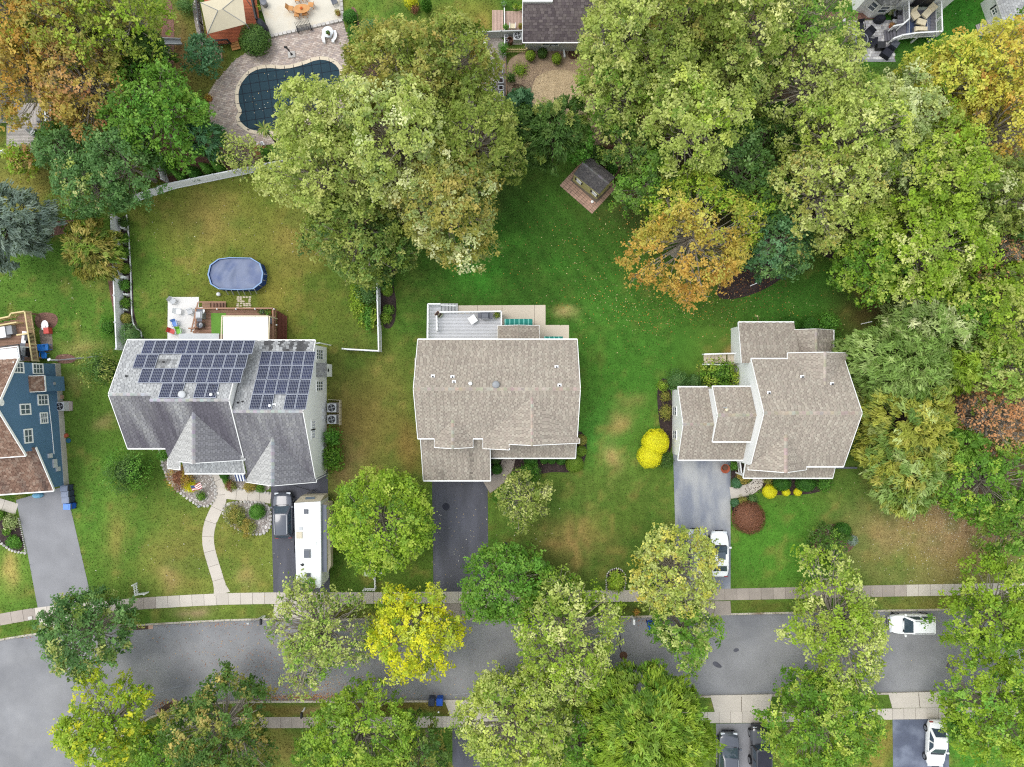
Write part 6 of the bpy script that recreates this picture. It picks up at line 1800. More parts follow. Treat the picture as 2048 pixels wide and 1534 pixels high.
for a, b in (((443.5, 632), (537, 632)), ((444, 632), (442, 694)), ((539, 632), (537, 694))): mb.bar(P(*a, 3.45), P(*b, 3.45), .1, .1)
for q in ((444, 633), (538, 633)):
    c = P(*q, 3.4); mb.box((c.x, c.y, 2.3), (.1, .1, 2.2))
mb.build('frame', M['cream'], pg)
aw = thing('awning', 'grey flat awning at the rear wall of the solar panel house', 'awning', P(400, 674))
mb = MB(); mb.slab3([P(358, 667, 2.7), P(438, 667, 2.7), P(438, 690, 2.9), P(356, 690, 2.9)], .1); mb.build('roof_sheet', M['lightgrey'], aw)
mb = MB()
for q in ((360, 669), (436, 669)):
    c = P(*q, 2.7); mb.box((c.x, c.y, 1.3), (.09, .09, 2.62))
mb.build('posts', M['white'], aw, kind='stuff')
grill('grey grill at the left rail of the brown deck', 407, 632, 1.2, 1.2, .6, 1.57, 'grey', 'lightgrey')
mb = MB(); c = P(405, 651, 1.2); mb.lathe(c, [(.3, 0), (.33, .5), (.3, .62), (.05, .66)], 14); mb.build('smoker', M['car_dark'], label='round dark smoker below the grey grill', cat='grill')
mb = MB(); c = P(409, 623, 1.2); mb.lathe(c, [(.03, 0), (.03, .7), (.36, .72), (.36, .76), (.01, .77)], 16); mb.build('side_table', M['bright_white'], label='round white table at the upper left of the brown deck', cat='table')
potted('white pot at the upper right of the brown deck', 526, 624, 1.2, .24, 'dark', 'white'); potted('leafy green pot at the deck corner', 541, 625, 1.2, .3, 'bright', 'terracotta')
def chair(label, px, py, z=0.0, rz=0.0, seat='grey', frame='lightgrey', w=.55, name='patio_chair', group=None, cush=None, d=.5, hb=.85, arms=True):
    r = thing(name, label, 'chair', P(px, py, z), group, rz=rz); OFF[r.name] = V3((0, 0, 0))
    mb = MB(); mb.box((0, 0, .43), (w, d, .06)); mb.build('seat', M[seat], r)
    mb = MB(); mb.slab3([(-w / 2, d / 2 - .02, .46), (w / 2, d / 2 - .02, .46), (w / 2, d / 2 + .16, hb), (-w / 2, d / 2 + .16, hb)], .05); mb.build('backrest', M[seat], r)
    for s in (-1, 1):
        for e in (-1, 1):
            mb = MB(); mb.box((s * (w / 2 - .03), e * (d / 2 - .03), .2), (.045, .045, .40)); mb.build('leg', M[frame], r)
        if arms:
            mb = MB(); mb.bar((s * (w / 2 + .02), -d / 2, .64), (s * (w / 2 + .02), d / 2 + .06, .66), .05, .04); mb.bar((s * (w / 2 + .02), -d / 2 + .03, .43), (s * (w / 2 + .02), -d / 2 + .03, .63), .04, .04); mb.build('arm', M[frame], r)
    return r
for lab, px, py, rz, st in (('red-framed folding chair on the white patio', 361, 624, 1.4, 'bright_white'), ('white folding chair beside the deck stairs', 384, 624, -1.2, 'lightgrey'), ('pale blue low chair on the white patio', 354, 648, .3, 'bin_lightblue'),
                            ('orange-red low chair at the house end of the white patio', 349, 663, 1.2, 'toy_red'), ('lime green low chair beside the orange-red one', 362, 663, .2, 'toy_green'), ('grey chair lying at the top of the white patio', 350, 603, .9, 'lightgrey')):
    chair(lab, px, py, .02, rz, st, 'lightgrey', .5)
chair('dark chair on the right side of the brown deck', 545, 643, 1.2, -1.57, 'midgrey', 'dark')
# stepping pavers below the blue pool
root = thing('paver_path', None, None, P(487, 605), None, 'structure')
for i in range(5):
    for j in range(6):
        if random.random() < .12: continue
        c = P(476 + i * 6 + random.uniform(-1, 1), 594 + j * 4.3 + random.uniform(-.6, .6), 0); mb = MB(); mb.box((c.x, c.y, .008), (.23, .15, .03), random.uniform(-.15, .15)); mb.build('paver', M['coping'], root)
# above-ground pool
ring = [(416, 549), (420.5, 530), (437, 518), (460, 515), (502, 516), (520, 527), (526, 546), (523, 565), (506.5, 578), (476, 579.5), (438, 578), (422, 568.5)]
po = thing('swimming_pool', 'oval above-ground pool with a wrinkled blue winter cover', 'pool', P(471, 548))
R3 = [P(*q, 1.2) for q in ring]; n = len(R3); cc = sum(R3, V3()) / n
mb = MB()
for i in range(n):
    a, b = R3[i], R3[(i + 1) % n]
    for k in range(6):
        p, q = a.lerp(b, k / 6), a.lerp(b, (k + 1) / 6); p0, q0 = V3((p.x, p.y, 0)), V3((q.x, q.y, 0)); bulge = (V3(((p + q) / 2 - cc).xy.to_3d()).normalized()) * (.02 if k % 2 else 0)
        mb.face([p0 + bulge, q0 + bulge, q + bulge, p + bulge])
mb.build('wall', M['pool_blue'], po)
mb = MB()
for i in range(n):
    a, b = R3[i], R3[(i + 1) % n]
    ai, bi = cc.lerp(a, .965), cc.lerp(b, .965); ao, bo = cc.lerp(a, 1.015), cc.lerp(b, 1.015); u = V3((0, 0, .05))
    mb.face([ao + u, bo + u, bi + u, ai + u]); mb.face([ai + u, bi + u, bi - u * 6, ai - u * 6], 1); mb.face([ao - u, bo - u, bo + u, ao + u])
mb.build('rim', [mk('pale_blue_rim', C(136, 166, 206), .5, .04), M['pool_blue']], po)
g = np.random.default_rng(3); V, F = [], []
K = 22; NN = 72
for k in range(K + 1):
    for j in range(NN):
        t = j / NN * n; i = int(t); e = R3[i].lerp(R3[(i + 1) % n], t - i); p = cc.lerp(e, .955 * k / K)
        w = .05 * math.sin(p.x * 5 + 2.5 * math.sin(p.y * 1.4)) * (1 if p.x < cc.x else .35) + .06 * float(fbm(np.array([p.x * 1.4]), np.array([p.y * 1.4]), 2, 3)[0])
        V.append((p.x, p.y, .98 + w * min(1, (1 - k / K) * 5) + .10 * (k / K) ** 6))
for k in range(K):
    for j in range(NN): F.append((k * NN + j, k * NN + (j + 1) % NN, (k + 1) * NN + (j + 1) % NN, (k + 1) * NN + j))
mb = MB(); mb.mesh(V, F); mb.build('cover', M['pool_cover'], po, smooth=True)
for i, q in enumerate(((452, 581), (463, 581.5), (475, 581.5), (486, 581.5), (498, 581), (509, 579), (519, 571), (526, 560), (529, 548))):
    b = P(q[0] + 5 * (q[0] < 510) + 6 * (q[0] >= 510), q[1] + (9 if q[0] < 515 else 2), 0); t = P(*q, 1.1); mb = MB(); mb.tube([b, t], .035, 5); mb.build('brace', M['lightgrey'], po)
mb = MB(); c = P(439, 589); mb.lathe(c, [(.16, 0), (.2, .3), (.1, .42), (.01, .44)], 10); mb.build('pool_filter', M['white'], label='small white filter canister below the blue pool', cat='filter')

# ---- kidney-shaped pool with safety cover
inner = [(506, 142), (532, 135.5), (571, 139), (608, 130), (634, 119.5), (657, 121), (676, 133), (681, 150), (672, 175), (650, 205), (615, 235), (575, 254), (540, 263), (514, 262), (496, 258), (476, 238.5), (485.5, 224), (478, 208.5), (477, 180), (488, 159)]
ins = smooth_poly(inner, 1)
def offset(poly, d):
    n = len(poly); out = []
    for i in range(n):
        a, b = V3((*poly[i - 1], 0)), V3((*poly[(i + 1) % n], 0)); t = (b - a).normalized(); out.append((poly[i][0] + t.y * d, poly[i][1] - t.x * d))
    return out
outl = offset(ins, 7)
po = thing('swimming_pool', 'kidney-shaped in-ground pool under a dark gridded safety cover', 'pool', P(560, 195))
mb = MB(); mb.prism(PX(ins), -.05, .035); mb.build('cover', M['safety_cover'], po)
n = len(ins); A_, B_ = PX(ins), PX(outl)
for i in range(0, n, 2):
    j = (i + 2) % n; m_ = (i + 1) % n
    mb = MB(); sh = .012
    mb.prism([A_[i], A_[m_], A_[j], B_[j], B_[m_], B_[i]], -.05, .05 + random.uniform(0, .006)); mb.build('coping_stone', M['coping'], po)
ax = V3((math.cos(.15), math.sin(.15), 0)); ay = V3((-ax.y, ax.x, 0)); pc_ = P(560, 195)
for dirn, other in ((ax, ay), (ay, ax)):
    for k in range(-8, 9):
        o = pc_ + other * (k * .9); ts = []
        for i in range(n):
            p, q = V3((*A_[i], 0)), V3((*A_[(i + 1) % n], 0))
            s0, s1 = (p - o).dot(other), (q - o).dot(other)
            if (s0 > 0) != (s1 > 0): x = p.lerp(q, s0 / (s0 - s1)); ts.append((x - o).dot(dirn))
        ts.sort()
        for i in range(0, len(ts) - 1, 2):
            a, b = o + dirn * (ts[i] - .30), o + dirn * (ts[i + 1] + .30); mb = MB()
            z = .056 if dirn is ax else .0575
            mid_a, mid_b = o + dirn * ts[i], o + dirn * ts[i + 1]
            mb.bar(V3((a.x, a.y, z)), V3((mid_a.x, mid_a.y, z)), .05, .008); mb.bar(V3((mid_a.x, mid_a.y, z - .016)), V3((mid_b.x, mid_b.y, z - .016)), .055, .008); mb.bar(V3((mid_b.x, mid_b.y, z)), V3((b.x, b.y, z)), .05, .008)
            mb.build('strap', M['strap'], po)
patio = [(470, 120), (540, 76), (686, 42), (704, 107), (712, 170), (690, 230), (640, 270), (558, 286), (517, 293), (462, 284), (436, 260), (420, 238), (418, 205), (416, 188), (436, 159)]
def pavers(name, poly, z, bw, bl, rz, cols, hole=None, label=None, stagger=True):
    HARD.append(poly); pw = PX(poly); hw = PX(hole) if hole else None
    root = thing(name, None, None, (0, 0, 0), None, 'structure')
    mb = MB(); mb.prism(pw, -.03, z - .012); mb.build('bedding_sand', M['gravel'], root)
    c = np.array(pw).mean(0); ca, sa = math.cos(rz), math.sin(rz)
    rad = max(math.hypot(p[0] - c[0], p[1] - c[1]) for p in pw); nr, nc = int(rad / bw) + 1, int(rad / bl) + 1
    X, Y = [], []
    for i in range(-nr, nr + 1):
        for j in range(-nc, nc + 1):
            u, v = (j + (.5 if stagger and i % 2 else 0)) * bl, i * bw; X.append(c[0] + u * ca - v * sa); Y.append(c[1] + u * sa + v * ca)
    X, Y = np.array(X), np.array(Y); ok = in_poly(X, Y, pw)
    if hw: ok &= ~in_poly(X, Y, hw)
    mb = MB()
    for x, y in zip(X[ok], Y[ok]):
        cc_ = random.choice(cols); f = random.uniform(.86, 1.12)
        mb.box((x, y, z / 2 + random.uniform(-.003, .004)), (bl - .025, bw - .025, z), rz, 0, tuple(e * f for e in cc_))
    mb.build('paver_field', M['paver'], root, kind='stuff')
pavers('paver_patio', patio, .035, .17, .30, .2, [C(196, 178, 166), C(186, 166, 154), C(206, 190, 178), C(178, 162, 155)], outl)
up = [(541, 74), (686, 41), (681, -30), (660, -70), (505, -70), (524, 20)]
sheet('patio', up, .16, mk('stained_pale_concrete', C(222, 214, 198), .9, .08, .5, 12, .06, alt=C(206, 188, 158), altscale=.5, altlo=.5, althi=.75), depth=.2)
bo = thing('stone_border', 'row of tumbled stones edging the raised concrete patio', 'stone border', P(610, 58), None, 'structure')
for line in (((541, 74), (686, 41)), ((686, 41), (681, -20))):
    p, q = P(*line[0]), P(*line[1]); m = int((q - p).length / .42)
    for k in range(m):
        c = p.lerp(q, (k + .5) / m); u = (q - p).normalized(); mb = MB(); mb.box((c.x, c.y, .1), (.39, .3, .22 + random.uniform(0, .03)), math.atan2(u.y, u.x), taper=.94); mb.build('stone', M['stone'], bo)
# wooden deck with canopy
dk = thing('deck', 'stained red wooden deck under the beige canopy', 'deck', P(470, 50))
deck_boards(dk, [(405, -60), (505, -60), (520, 48), (486, 76), (462, 86), (414, 90)], .75, M['deck_red'], 'x')
for k in range(3):
    a = P(468 + 2 * k, 84 + k * 6, .6 - .18 * k); mb = MB(); mb.box((a.x, a.y, a.z), (.85, .32, .06), .25); mb.build('tread', M['wood'], dk)
railing(dk, [(399, 0), (405, 50), (414, 92)], .75, M['dark'], .9); railing(dk, [(414, 92), (462, 88)], .75, M['dark'], .9); railing(dk, [(508, 0), (518, 46)], .75, M['dark'], .9)
gz = thing('canopy_tent', 'beige square canopy over the red wooden deck', 'canopy', P(446, 20, .75))
q = [P(401, 5, 2.9), P(484, -14, 2.9), P(492, 48, 2.9), P(415, 68, 2.9)]; apx = [P(436, 21, 3.7), P(445, 18, 3.7)]
for i, f in enumerate(((q[0], q[1], apx[1], apx[0]), (q[1], q[2], apx[1]), (q[2], q[3], apx[0], apx[1]), (q[3], q[0], apx[0]))):
    mb = MB(); mb.slab3([V3(p) for p in f][::-1], .02); mb.build('canvas', M['canvas'], gz)
mb = MB()
for p in q: mb.tube([V3((p.x, p.y, .75)), p], .05, 6)
for a, b in ((q[0], apx[0]), (q[1], apx[1]), (q[2], apx[1]), (q[3], apx[0])): mb.tube([a + V3((0, 0, .02)), b + V3((0, 0, .02))], .03, 5)
mb.build('frame', M['grey'], gz)
# furniture round the pool
t = thing('dining_table', 'oval teak table with an orange centrepiece on the raised patio', 'table', P(603, 17, .16))
c = P(603, 17, .9); mb = MB(); mb.lathe(c, [(.8, -.05), (.82, -.03), (.82, 0), (.01, .002)], 24, sx=1.0, sy=.55, rz=.1); mb.build('tabletop', M['wood'], t)
for s in (-1, 1):
    for e in (-1, 1): mb = MB(); mb.box((c.x + s * .45, c.y + e * .22, .5), (.07, .07, .7)); mb.build('leg', M['wood'], t)
mb = MB(); mb.lathe(c, [(.1, 0), (.14, .12), (.05, .2), (.01, .21)], 10); mb.build('flower_bowl', M['orange'], label='orange flower arrangement on the oval teak table', cat='flowers')
for i, (px, py, rz, l) in enumerate(((584, 21, 1.4, 'left end'), (624, 14, -1.7, 'right end'), (596, 33, 3.0, 'near side, left'), (611, 31, 3.2, 'near side, right'), (597, 2, 0, 'far side, left'), (611, 0, .1, 'far side, right'))):
    chair(f'teak folding chair at the oval table, {l}', px, py, .16, rz, 'wood', 'wood', .46, group='teak chairs at the oval table', arms=False)
t = thing('bench', 'black slatted metal bench at the edge of the raised patio', 'bench', P(610, 60))
c = P(610, 60); rz = .2; ca, sa = math.cos(rz), math.sin(rz)
for k in range(6):
    o_ = (-.24 + k * .1); mb = MB(); mb.box((c.x - o_ * sa, c.y + o_ * ca, .45), (1.45, .05, .03), rz); mb.build('slat', M['dark'], t)
for k in range(10):
    x = -.68 + k * .15; mb = MB(); mb.bar((c.x + x * ca - .28 * sa, c.y + x * sa + .28 * ca, .46), (c.x + x * ca - .4 * sa, c.y + x * sa + .4 * ca, .95), .03, .03); mb.build('back_bar', M['dark'], t)
for s in (-1, 1): mb = MB(); mb.box((c.x + s * .68 * ca, c.y + s * .68 * sa, .22), (.05, .5, .44), rz); mb.build('leg', M['dark'], t)
t = thing('patio_table', 'round white table with a plant between two white benches', 'table', P(659, 71)); c = P(659, 71)
mb = MB(); mb.lathe(c, [(.3, .0), (.3, .04), (.05, .06), (.05, .66), (.55, .68), (.55, .73), (.01, .735)], 20); mb.build('tabletop', mk('white_marble', C(226, 230, 232), .4, .05), t)
potted('small dark plant on the round white table', 658, 69, .74, .14, 'dark', 'terracotta')
for lab, px, py, rz in (('curved white bench left of the round white table', 646, 75, 1.3), ('curved white bench right of the round white table', 676, 77, -1.75)):
    t = thing('curved_bench', lab, 'bench', P(px, py), 'curved white benches'); c = P(px, py); pts = []
    arc = [(c.x + .75 * math.cos(rz + math.pi / 2 + a) - .75 * math.cos(rz + math.pi / 2), c.y + .75 * math.sin(rz + math.pi / 2 + a) - .75 * math.sin(rz + math.pi / 2)) for a in (-.7, -.35, 0, .35, .7)]
    o_ = [((x - c.x) * 1.0 + c.x, y) for x, y in arc]; d_ = V3((math.cos(rz + math.pi / 2), math.sin(rz + math.pi / 2))) * .32
    mb = MB(); mb.prism([(x, y) for x, y in arc] + [(x - d_.x, y - d_.y) for x, y in arc[::-1]], .38, .46); mb.build('seat', M['bright_white'], t)
    for k in (0, 4): mb = MB(); mb.box((arc[k][0] - d_.x * .5, arc[k][1] - d_.y * .5, .19), (.2, .25, .38), rz); mb.build('leg', M['bright_white'], t)
t = thing('parasol_stand', 'black folded cantilever parasol on a square concrete base by the pool', 'parasol', P(583, 108))
c = P(584, 110); mb = MB(); mb.box((c.x, c.y, .09), (.72, .62, .1), .15); mb.build('base', M['stone'], t)
mb = MB(); top = P(573, 95, 2.4); mb.tube([(c.x, c.y, .14), (c.x, c.y, 1.0), top], [.12, .1, .06], 8); mb.tube([top, top + V3((-.2, .1, -.1))], .12, 8); mb.build('pole', M['dark'], t)
mb = MB(); c = P(531, 62); mb.lathe((c.x, c.y, .16), [(.45, 0), (.5, .5), (.45, 1.1), (.2, 1.4), (.02, 1.45)], 8, sx=.9, sy=1.5, rz=.5); mb.build('covered_grill', M['black'], label='black covered grill at the deck side of the raised patio', cat='grill')
chair('grey folded chair at the picture top on the raised patio', 671, 8, .16, .4, 'midgrey', 'grey', .5)
potted('orange flower pot at the left patio edge', 421, 199, .02, .3, 'orange', 'terracotta'); potted('small flower pot at the raised patio corner', 677, 29, .16, .22, 'olive', 'terracotta'); potted('green bushy pot beside the black covered grill', 519, 20, .16, .22, 'lime', 'grey')
mb = MB(); c = P(532, 12); mb.lathe((c.x, c.y, .16), [(.28, 0), (.34, .6), (.3, .62), (.02, .63)], 14); mb.build('drum', M['car_dark'], label='dark round drum on the raised patio', cat='drum')
mb = MB(); c = P(524, 292); mb.box((c.x, c.y, .3), (.7, .4, .5), .4); mb.box((c.x + .05, c.y, .57), (.5, .3, .04), .4, m=1); mb.build('pool_pump', [M['white'], M['grey']], label='white pump box at the lower patio edge', cat='pump')
t = thing('slide', 'grey playground slide sticking out of the trees', 'slide', P(344, 84)); mb = MB()
a, b = P(322, 83, 1.6), P(362, 84, .2); mb.bar(a, b, .55, .06); mb.build('chute', M['bluegrey'] if 'bluegrey' in M else M['grey'], t)
for s in (-1, 1): mb = MB(); mb.bar(a + V3((0, s * .28, .08)), b + V3((0, s * .28, .08)), .05, .18); mb.build('side_wall', M['lightgrey'], t)
mb = MB(); mb.box((a.x, a.y, .8), (.1, .5, 1.6)); mb.build('support', M['grey'], t)
t = thing('toy_rocker', 'blue and yellow toy on the grass edge', 'toy', P(333, 127)); c = P(333, 127); mb = MB(); mb.box((c.x, c.y, .22), (.5, .22, .2), -.6); mb.build('body', M['toy_blue'], t); mb = MB(); mb.box((c.x - .3, c.y - .1, .25), (.25, .3, .12), .5); mb.build('seat', M['cream'], t)
mb = MB(); mb.bar(P(336, 130, .05), P(352, 137, .05), .06, .05); mb.build('plank', M['wood_dark'], label='thin wooden stick beside the blue and yellow toy', cat='plank')
# weathered deck at the left edge
dk = thing('deck', 'weathered grey deck under the orange trees', 'deck', P(58, 250))
deck_boards(dk, [(16, 206), (102, 206), (102, 250), (16, 250)], .9, M['deck_grey'], 'y'); deck_boards(dk, [(13, 251), (102, 251), (102, 306), (13, 306)], .9, M['deck_grey'], 'x')
railing(dk, [(103, 206), (103, 307)], .9, M['white'], .9); railing(dk, [(2, 307), (103, 307)], .9, M['white'], .9)
posts_under(dk, [(16, 304), (100, 304), (100, 210)], .9, M['wood_dark'])
grill('black grill at the rail of the weathered deck', 92, 247, .9, .8, .5, 1.57, 'dark', 'car_black'); chair('pale chair on the weathered deck', 72, 268, .9, .8, 'lightgrey', 'grey'); chair('dark chair beside the pale one on the weathered deck', 80, 272, .9, -.6, 'black', 'dark')
# ---- deck of the blue house
dk = thing('deck', 'brown deck with new lumber rails behind the blue house', 'deck', P(35, 680))
deck_boards(dk, [(-30, 652), (2, 645), (32, 638), (36, 630), (63, 624), (78, 722), (-30, 722)], .9, M['deck_brown'])
railing(dk, [(-30, 648), (16, 638), (32, 635), (36, 628.5), (63, 624.5), (78, 722)], .9, M['lumber'], .95, panels=1.6); railing(dk, [(-10, 656), (46, 646)], .9, M['lumber'], .9)
mb = MB(); mb.bar(P(33, 670, 1.9), P(56, 667, 1.9), .14, .05); mb.bar(P(54, 667, .9), P(54, 667, 1.9), .1, .1); mb.build('shelf_board', M['lumber'], dk)
posts_under(dk, [(62, 627), (76, 715), (36, 634)], .9, M['wood_dark'])
t = thing('storage_box', 'pale grey deck box with a steel end on the blue house deck', 'box', P(12, 666, .9)); c = P(6, 667, .9)
mb = MB(); mb.box((c.x, c.y, 1.25), (1.5, 1.0, .7), .15); mb.build('body', M['lightgrey'], t); c2 = P(27, 661, .9); mb = MB(); mb.box((c2.x, c2.y, 1.22), (.62, .85, .62), .15); mb.build('end_cabinet', M['grey'], t); mb = MB(); mb.box((c.x, c.y, 1.63), (1.56, 1.06, .05), .15); mb.build('lid', M['white'], t)
t = thing('side_table', 'long white side table with a black top beside the deck rail', 'table', P(60, 676, .9)); c = P(58.5, 676, .9); mb = MB(); mb.box((c.x, c.y, 1.62), (.42, 1.2, .05), -.1); mb.build('tabletop', M['bright_white'], t); mb = MB(); mb.box((c.x, c.y, 1.25), (.34, 1.05, .68), -.1); mb.build('cabinet', M['dark'], t)
mb = MB(); c = P(65, 676, .9); mb.box((c.x, c.y, 1.35), (.32, .62, .9), -.1); mb.build('smoker', M['dark'], label='black box smoker between the white table and the rail', cat='grill')
grill('long grey grill on the blue house deck', 57, 704, .9, 1.6, .6, 1.5, 'dark', 'grey')
t = thing('canopy_tent', 'white flat canopy with black-edged frame on the blue house deck', 'canopy', P(10, 710, .9))
mb = MB(); mb.slab3([P(-30, 702, 3.2), P(34, 695, 3.2), P(38, 722, 3.2), P(-30, 730, 3.2)], .05); mb.build('canvas', M['bright_white'], t)
mb = MB(); a, b, c_ = P(-30, 698, 3.25), P(38, 689, 3.25), P(42, 720, 3.25); mb.bar(a, b, .10, .08); mb.bar(b, c_, .10, .08); mb.build('frame', M['dark'], t)
mb = MB(); a, b, c_ = P(-30, 700.5, 3.28), P(36, 692.5, 3.28), P(40, 720, 3.28); mb.bar(a, b, .09, .08); mb.bar(b, c_, .09, .08)
for q in ((36, 693), (-20, 700)): p = P(*q, 3.2); mb.box((p.x, p.y, 2.05), (.1, .1, 2.28))
mb.build('inner_frame', M['white'], t)
chair('white wooden chair beside the blue house wall', 49, 714, .9, .8, 'bright_white', 'white', .6)
sheet('stone_patio', [(78, 660), (104, 662), (106, 700), (86, 708), (82, 690)], .012, mk('cobbled_ground', C(142, 128, 116), .95, .2, 2.5, 6, .4, bump=1.0, bscale=6))
for lab, px, py, rz in (('bright blue plastic chair beside the deck, left of the upper pair', 90, 696, 1.5), ('bright blue plastic chair beside the deck, right of the upper pair', 99, 695, -1.5), ('bright blue plastic chair beside the deck, below the upper pair', 94, 712, 0)):
    chair(lab, px, py, .02, rz, 'toy_blue', 'toy_blue', .55, group='bright blue chairs beside the deck')
t = thing('toy_slide', 'white and red toddler slide beside the deck', 'toy', P(97, 655)); c = P(97, 652); mb = MB(); mb.lathe((c.x, c.y, .5), [(.42, 0), (.44, .06), (.3, .08), (.02, .05)], 14, sx=.8, sy=1.2); mb.build('seat', M['bright_white'], t); mb = MB(); c = P(100, 662); mb.box((c.x, c.y, .3), (.5, .6, .6), .1); mb.build('base', M['toy_red'], t); mb = MB(); mb.bar(P(82, 658, .1), P(92, 654, .6), .3, .05); mb.build('chute', M['lightgrey'], t)

# ---- patio and deck of the white house
pavers('paver_patio', [(1684, 40), (1782, 40), (1790, 120), (1700, 120), (1690, 85)], .035, .3, .3, .03, [C(214, 212, 212), C(196, 194, 196), C(226, 224, 222), C(180, 178, 182)])
sheet('patio_border', [(1697, 119), (1790, 119), (1790, 124), (1696, 124)], .05, M['grey'])
dk = thing('deck', 'slate-grey deck with white railings and cushioned chairs', 'deck', P(1835, 45))
deck_boards(dk, [(1794, 72), (1796, 20), (1872, 20), (1871, 74), (1796, 74)], 1.1, M['deck_slate'], 'x')
railing(dk, [(1806, 15), (1807, 48), (1793, 60)], 1.1, M['white'], 1.0); railing(dk, [(1870, 14), (1872, 73), (1822, 76), (1796, 80)], 1.1, M['white'], 1.0)
for k in range(4):
    c = P(1790 - k * 6, 68 + k, 1.1 - .22 * (k + 1)); mb = MB(); mb.box((c.x, c.y, c.z), (.32, 1.1, .05), .1); mb.build('tread', M['deck_slate'], dk)
railing(dk, [(1777, 62), (1795, 58)], .6, M['white'], .95); railing(dk, [(1777, 86), (1796, 79)], .6, M['white'], .95)
posts_under(dk, [(1870, 72), (1800, 74), (1835, 74)], 1.1, M['white'])
mb = MB(); mb.prism(PX([(1813, 28), (1861, 28), (1860, 72), (1813, 72)], 1.1), 1.103, 1.112); mb.build('rug', M['rug'], label='navy patterned rug on the slate deck', cat='rug')
mb = MB()
for k in range(2):
    for a, b in (((1816 + k * 3, 30 + k * 2), (1816 + k * 3, 70 - k * 2)), ((1858 - k * 3, 30 + k * 2), (1858 - k * 3, 70 - k * 2))): mb.bar(P(*a, 1.1135), P(*b, 1.1135), .05, .003)
mb.build('rug_border', M['lightgrey'], bpy.data.objects['rug.001'] if 'rug.001' in bpy.data.objects else None)
def lounge(label, px, py, z, rz, w=.75, d=.8, kind='armchair', mat='cream', back=True):
    r = thing(kind, label, 'chair' if back else 'ottoman', P(px, py, z), 'cream cushioned seats on the slate deck', rz=rz); OFF[r.name] = V3((0, 0, 0))
    mb = MB(); mb.box((0, 0, .2), (w, d, .3)); mb.build('frame', M['midgrey'], r)
    mb = MB(); mb.box((0, -.03, .42), (w * .92, d * .92, .16), taper=.93); mb.build('cushion', M[mat], r)
    if back: mb = MB(); mb.slab3([(-w * .46, d * .32, .55), (w * .46, d * .32, .55), (w * .46, d * .58, 1.0), (-w * .46, d * .58, 1.0)], .16); mb.build('back_cushion', M[mat], r)
lounge('cream armchair turned sideways by the house wall', 1825, 34, 1.1, .6, .8, .9); lounge('cream chaise reaching to the patio door', 1850, 30, 1.1, -.75, .75, 1.15); lounge('cream ottoman in the middle of the slate deck', 1838, 48, 1.1, -.3, 1.0, .65, 'ottoman', back=False); lounge('cream sofa along the lower railing', 1837, 64, 1.1, 3.1, 1.35, .6, 'sofa')
t = thing('patio_table', 'round grey ribbed table ringed by black chairs', 'table', P(1716, 86)); c = P(1716, 86); mb = MB(); mb.lathe(c, [(.35, 0), (.35, .03), (.06, .05), (.06, .68), (.66, .70), (.66, .74), (.01, .742)], 26); mb.build('tabletop', M['grey'], t)
mb = MB()
for k in range(5): mb.lathe((c.x, c.y, .744), [(.14 + .1 * k, 0), (.14 + .1 * k, .008), (.17 + .1 * k, .008), (.17 + .1 * k, 0)], 24)
mb.build('ribs', M['midgrey'], t)
for i, (px, py, rz) in enumerate(((1731, 72, -.8), (1735, 88, -1.7), (1713, 106, 3.0), (1697, 90, 1.6), (1692, 76, 1.1), (1716, 58, .2))):
    chair(('upper right', 'right', 'lower', 'lower left', 'left', 'topmost')[i].join(('black covered chair at the round grey table, ', ' one')), px, py, .035, rz, 'black', 'dark', .75, group='black chairs at the round grey table', d=.75, hb=.95)
t = thing('lounge_chair', 'black covered double lounge chair at the patio corner', 'chair', P(1774, 105)); c = P(1770, 110); mb = MB(); mb.box((c.x, c.y, .3), (1.0, .85, .5), -.6, taper=.85); mb.build('seat_cover', M['black'], t); c = P(1781, 96); mb = MB(); mb.box((c.x, c.y, .5), (.85, .8, .85), -.6, taper=.8); mb.build('back_cover', M['car_dark'], t)
mb = MB(); c = P(1757, 95); mb.box((c.x, c.y, .32), (.85, .7, .56), 0, taper=.94); mb.build('fire_table', M['dark'], label='black box-shaped fire table on the grey paver patio', cat='table')
t = thing('covered_chair', 'black covered chair under the bay window', 'chair', P(1756, 42)); c = P(1756, 42); mb = MB(); mb.lathe((c.x, c.y, .03), [(.5, 0), (.48, .5), (.3, .75), (.02, .8)], 10, sx=1.1, sy=.75); mb.build('cover', M['black'], t)
grill('black grill between the bay window and the slate deck', 1787, 37, .03, .9, .6, 0, 'dark', 'car_black')
mb = MB(); c = P(1786, 48); mb.box((c.x, c.y, .3), (.6, .4, .5)); mb.build('cooler', M['lightgrey'], label='white cooler below the black grill', cat='cooler'); potted('red flower pot beside the white cooler', 1780, 54, .03, .2, 'rust', 'toy_red')
potted('grey-leaved plant by the bay window corner', 1779, 28, .03, .24, 'silver', 'stone')

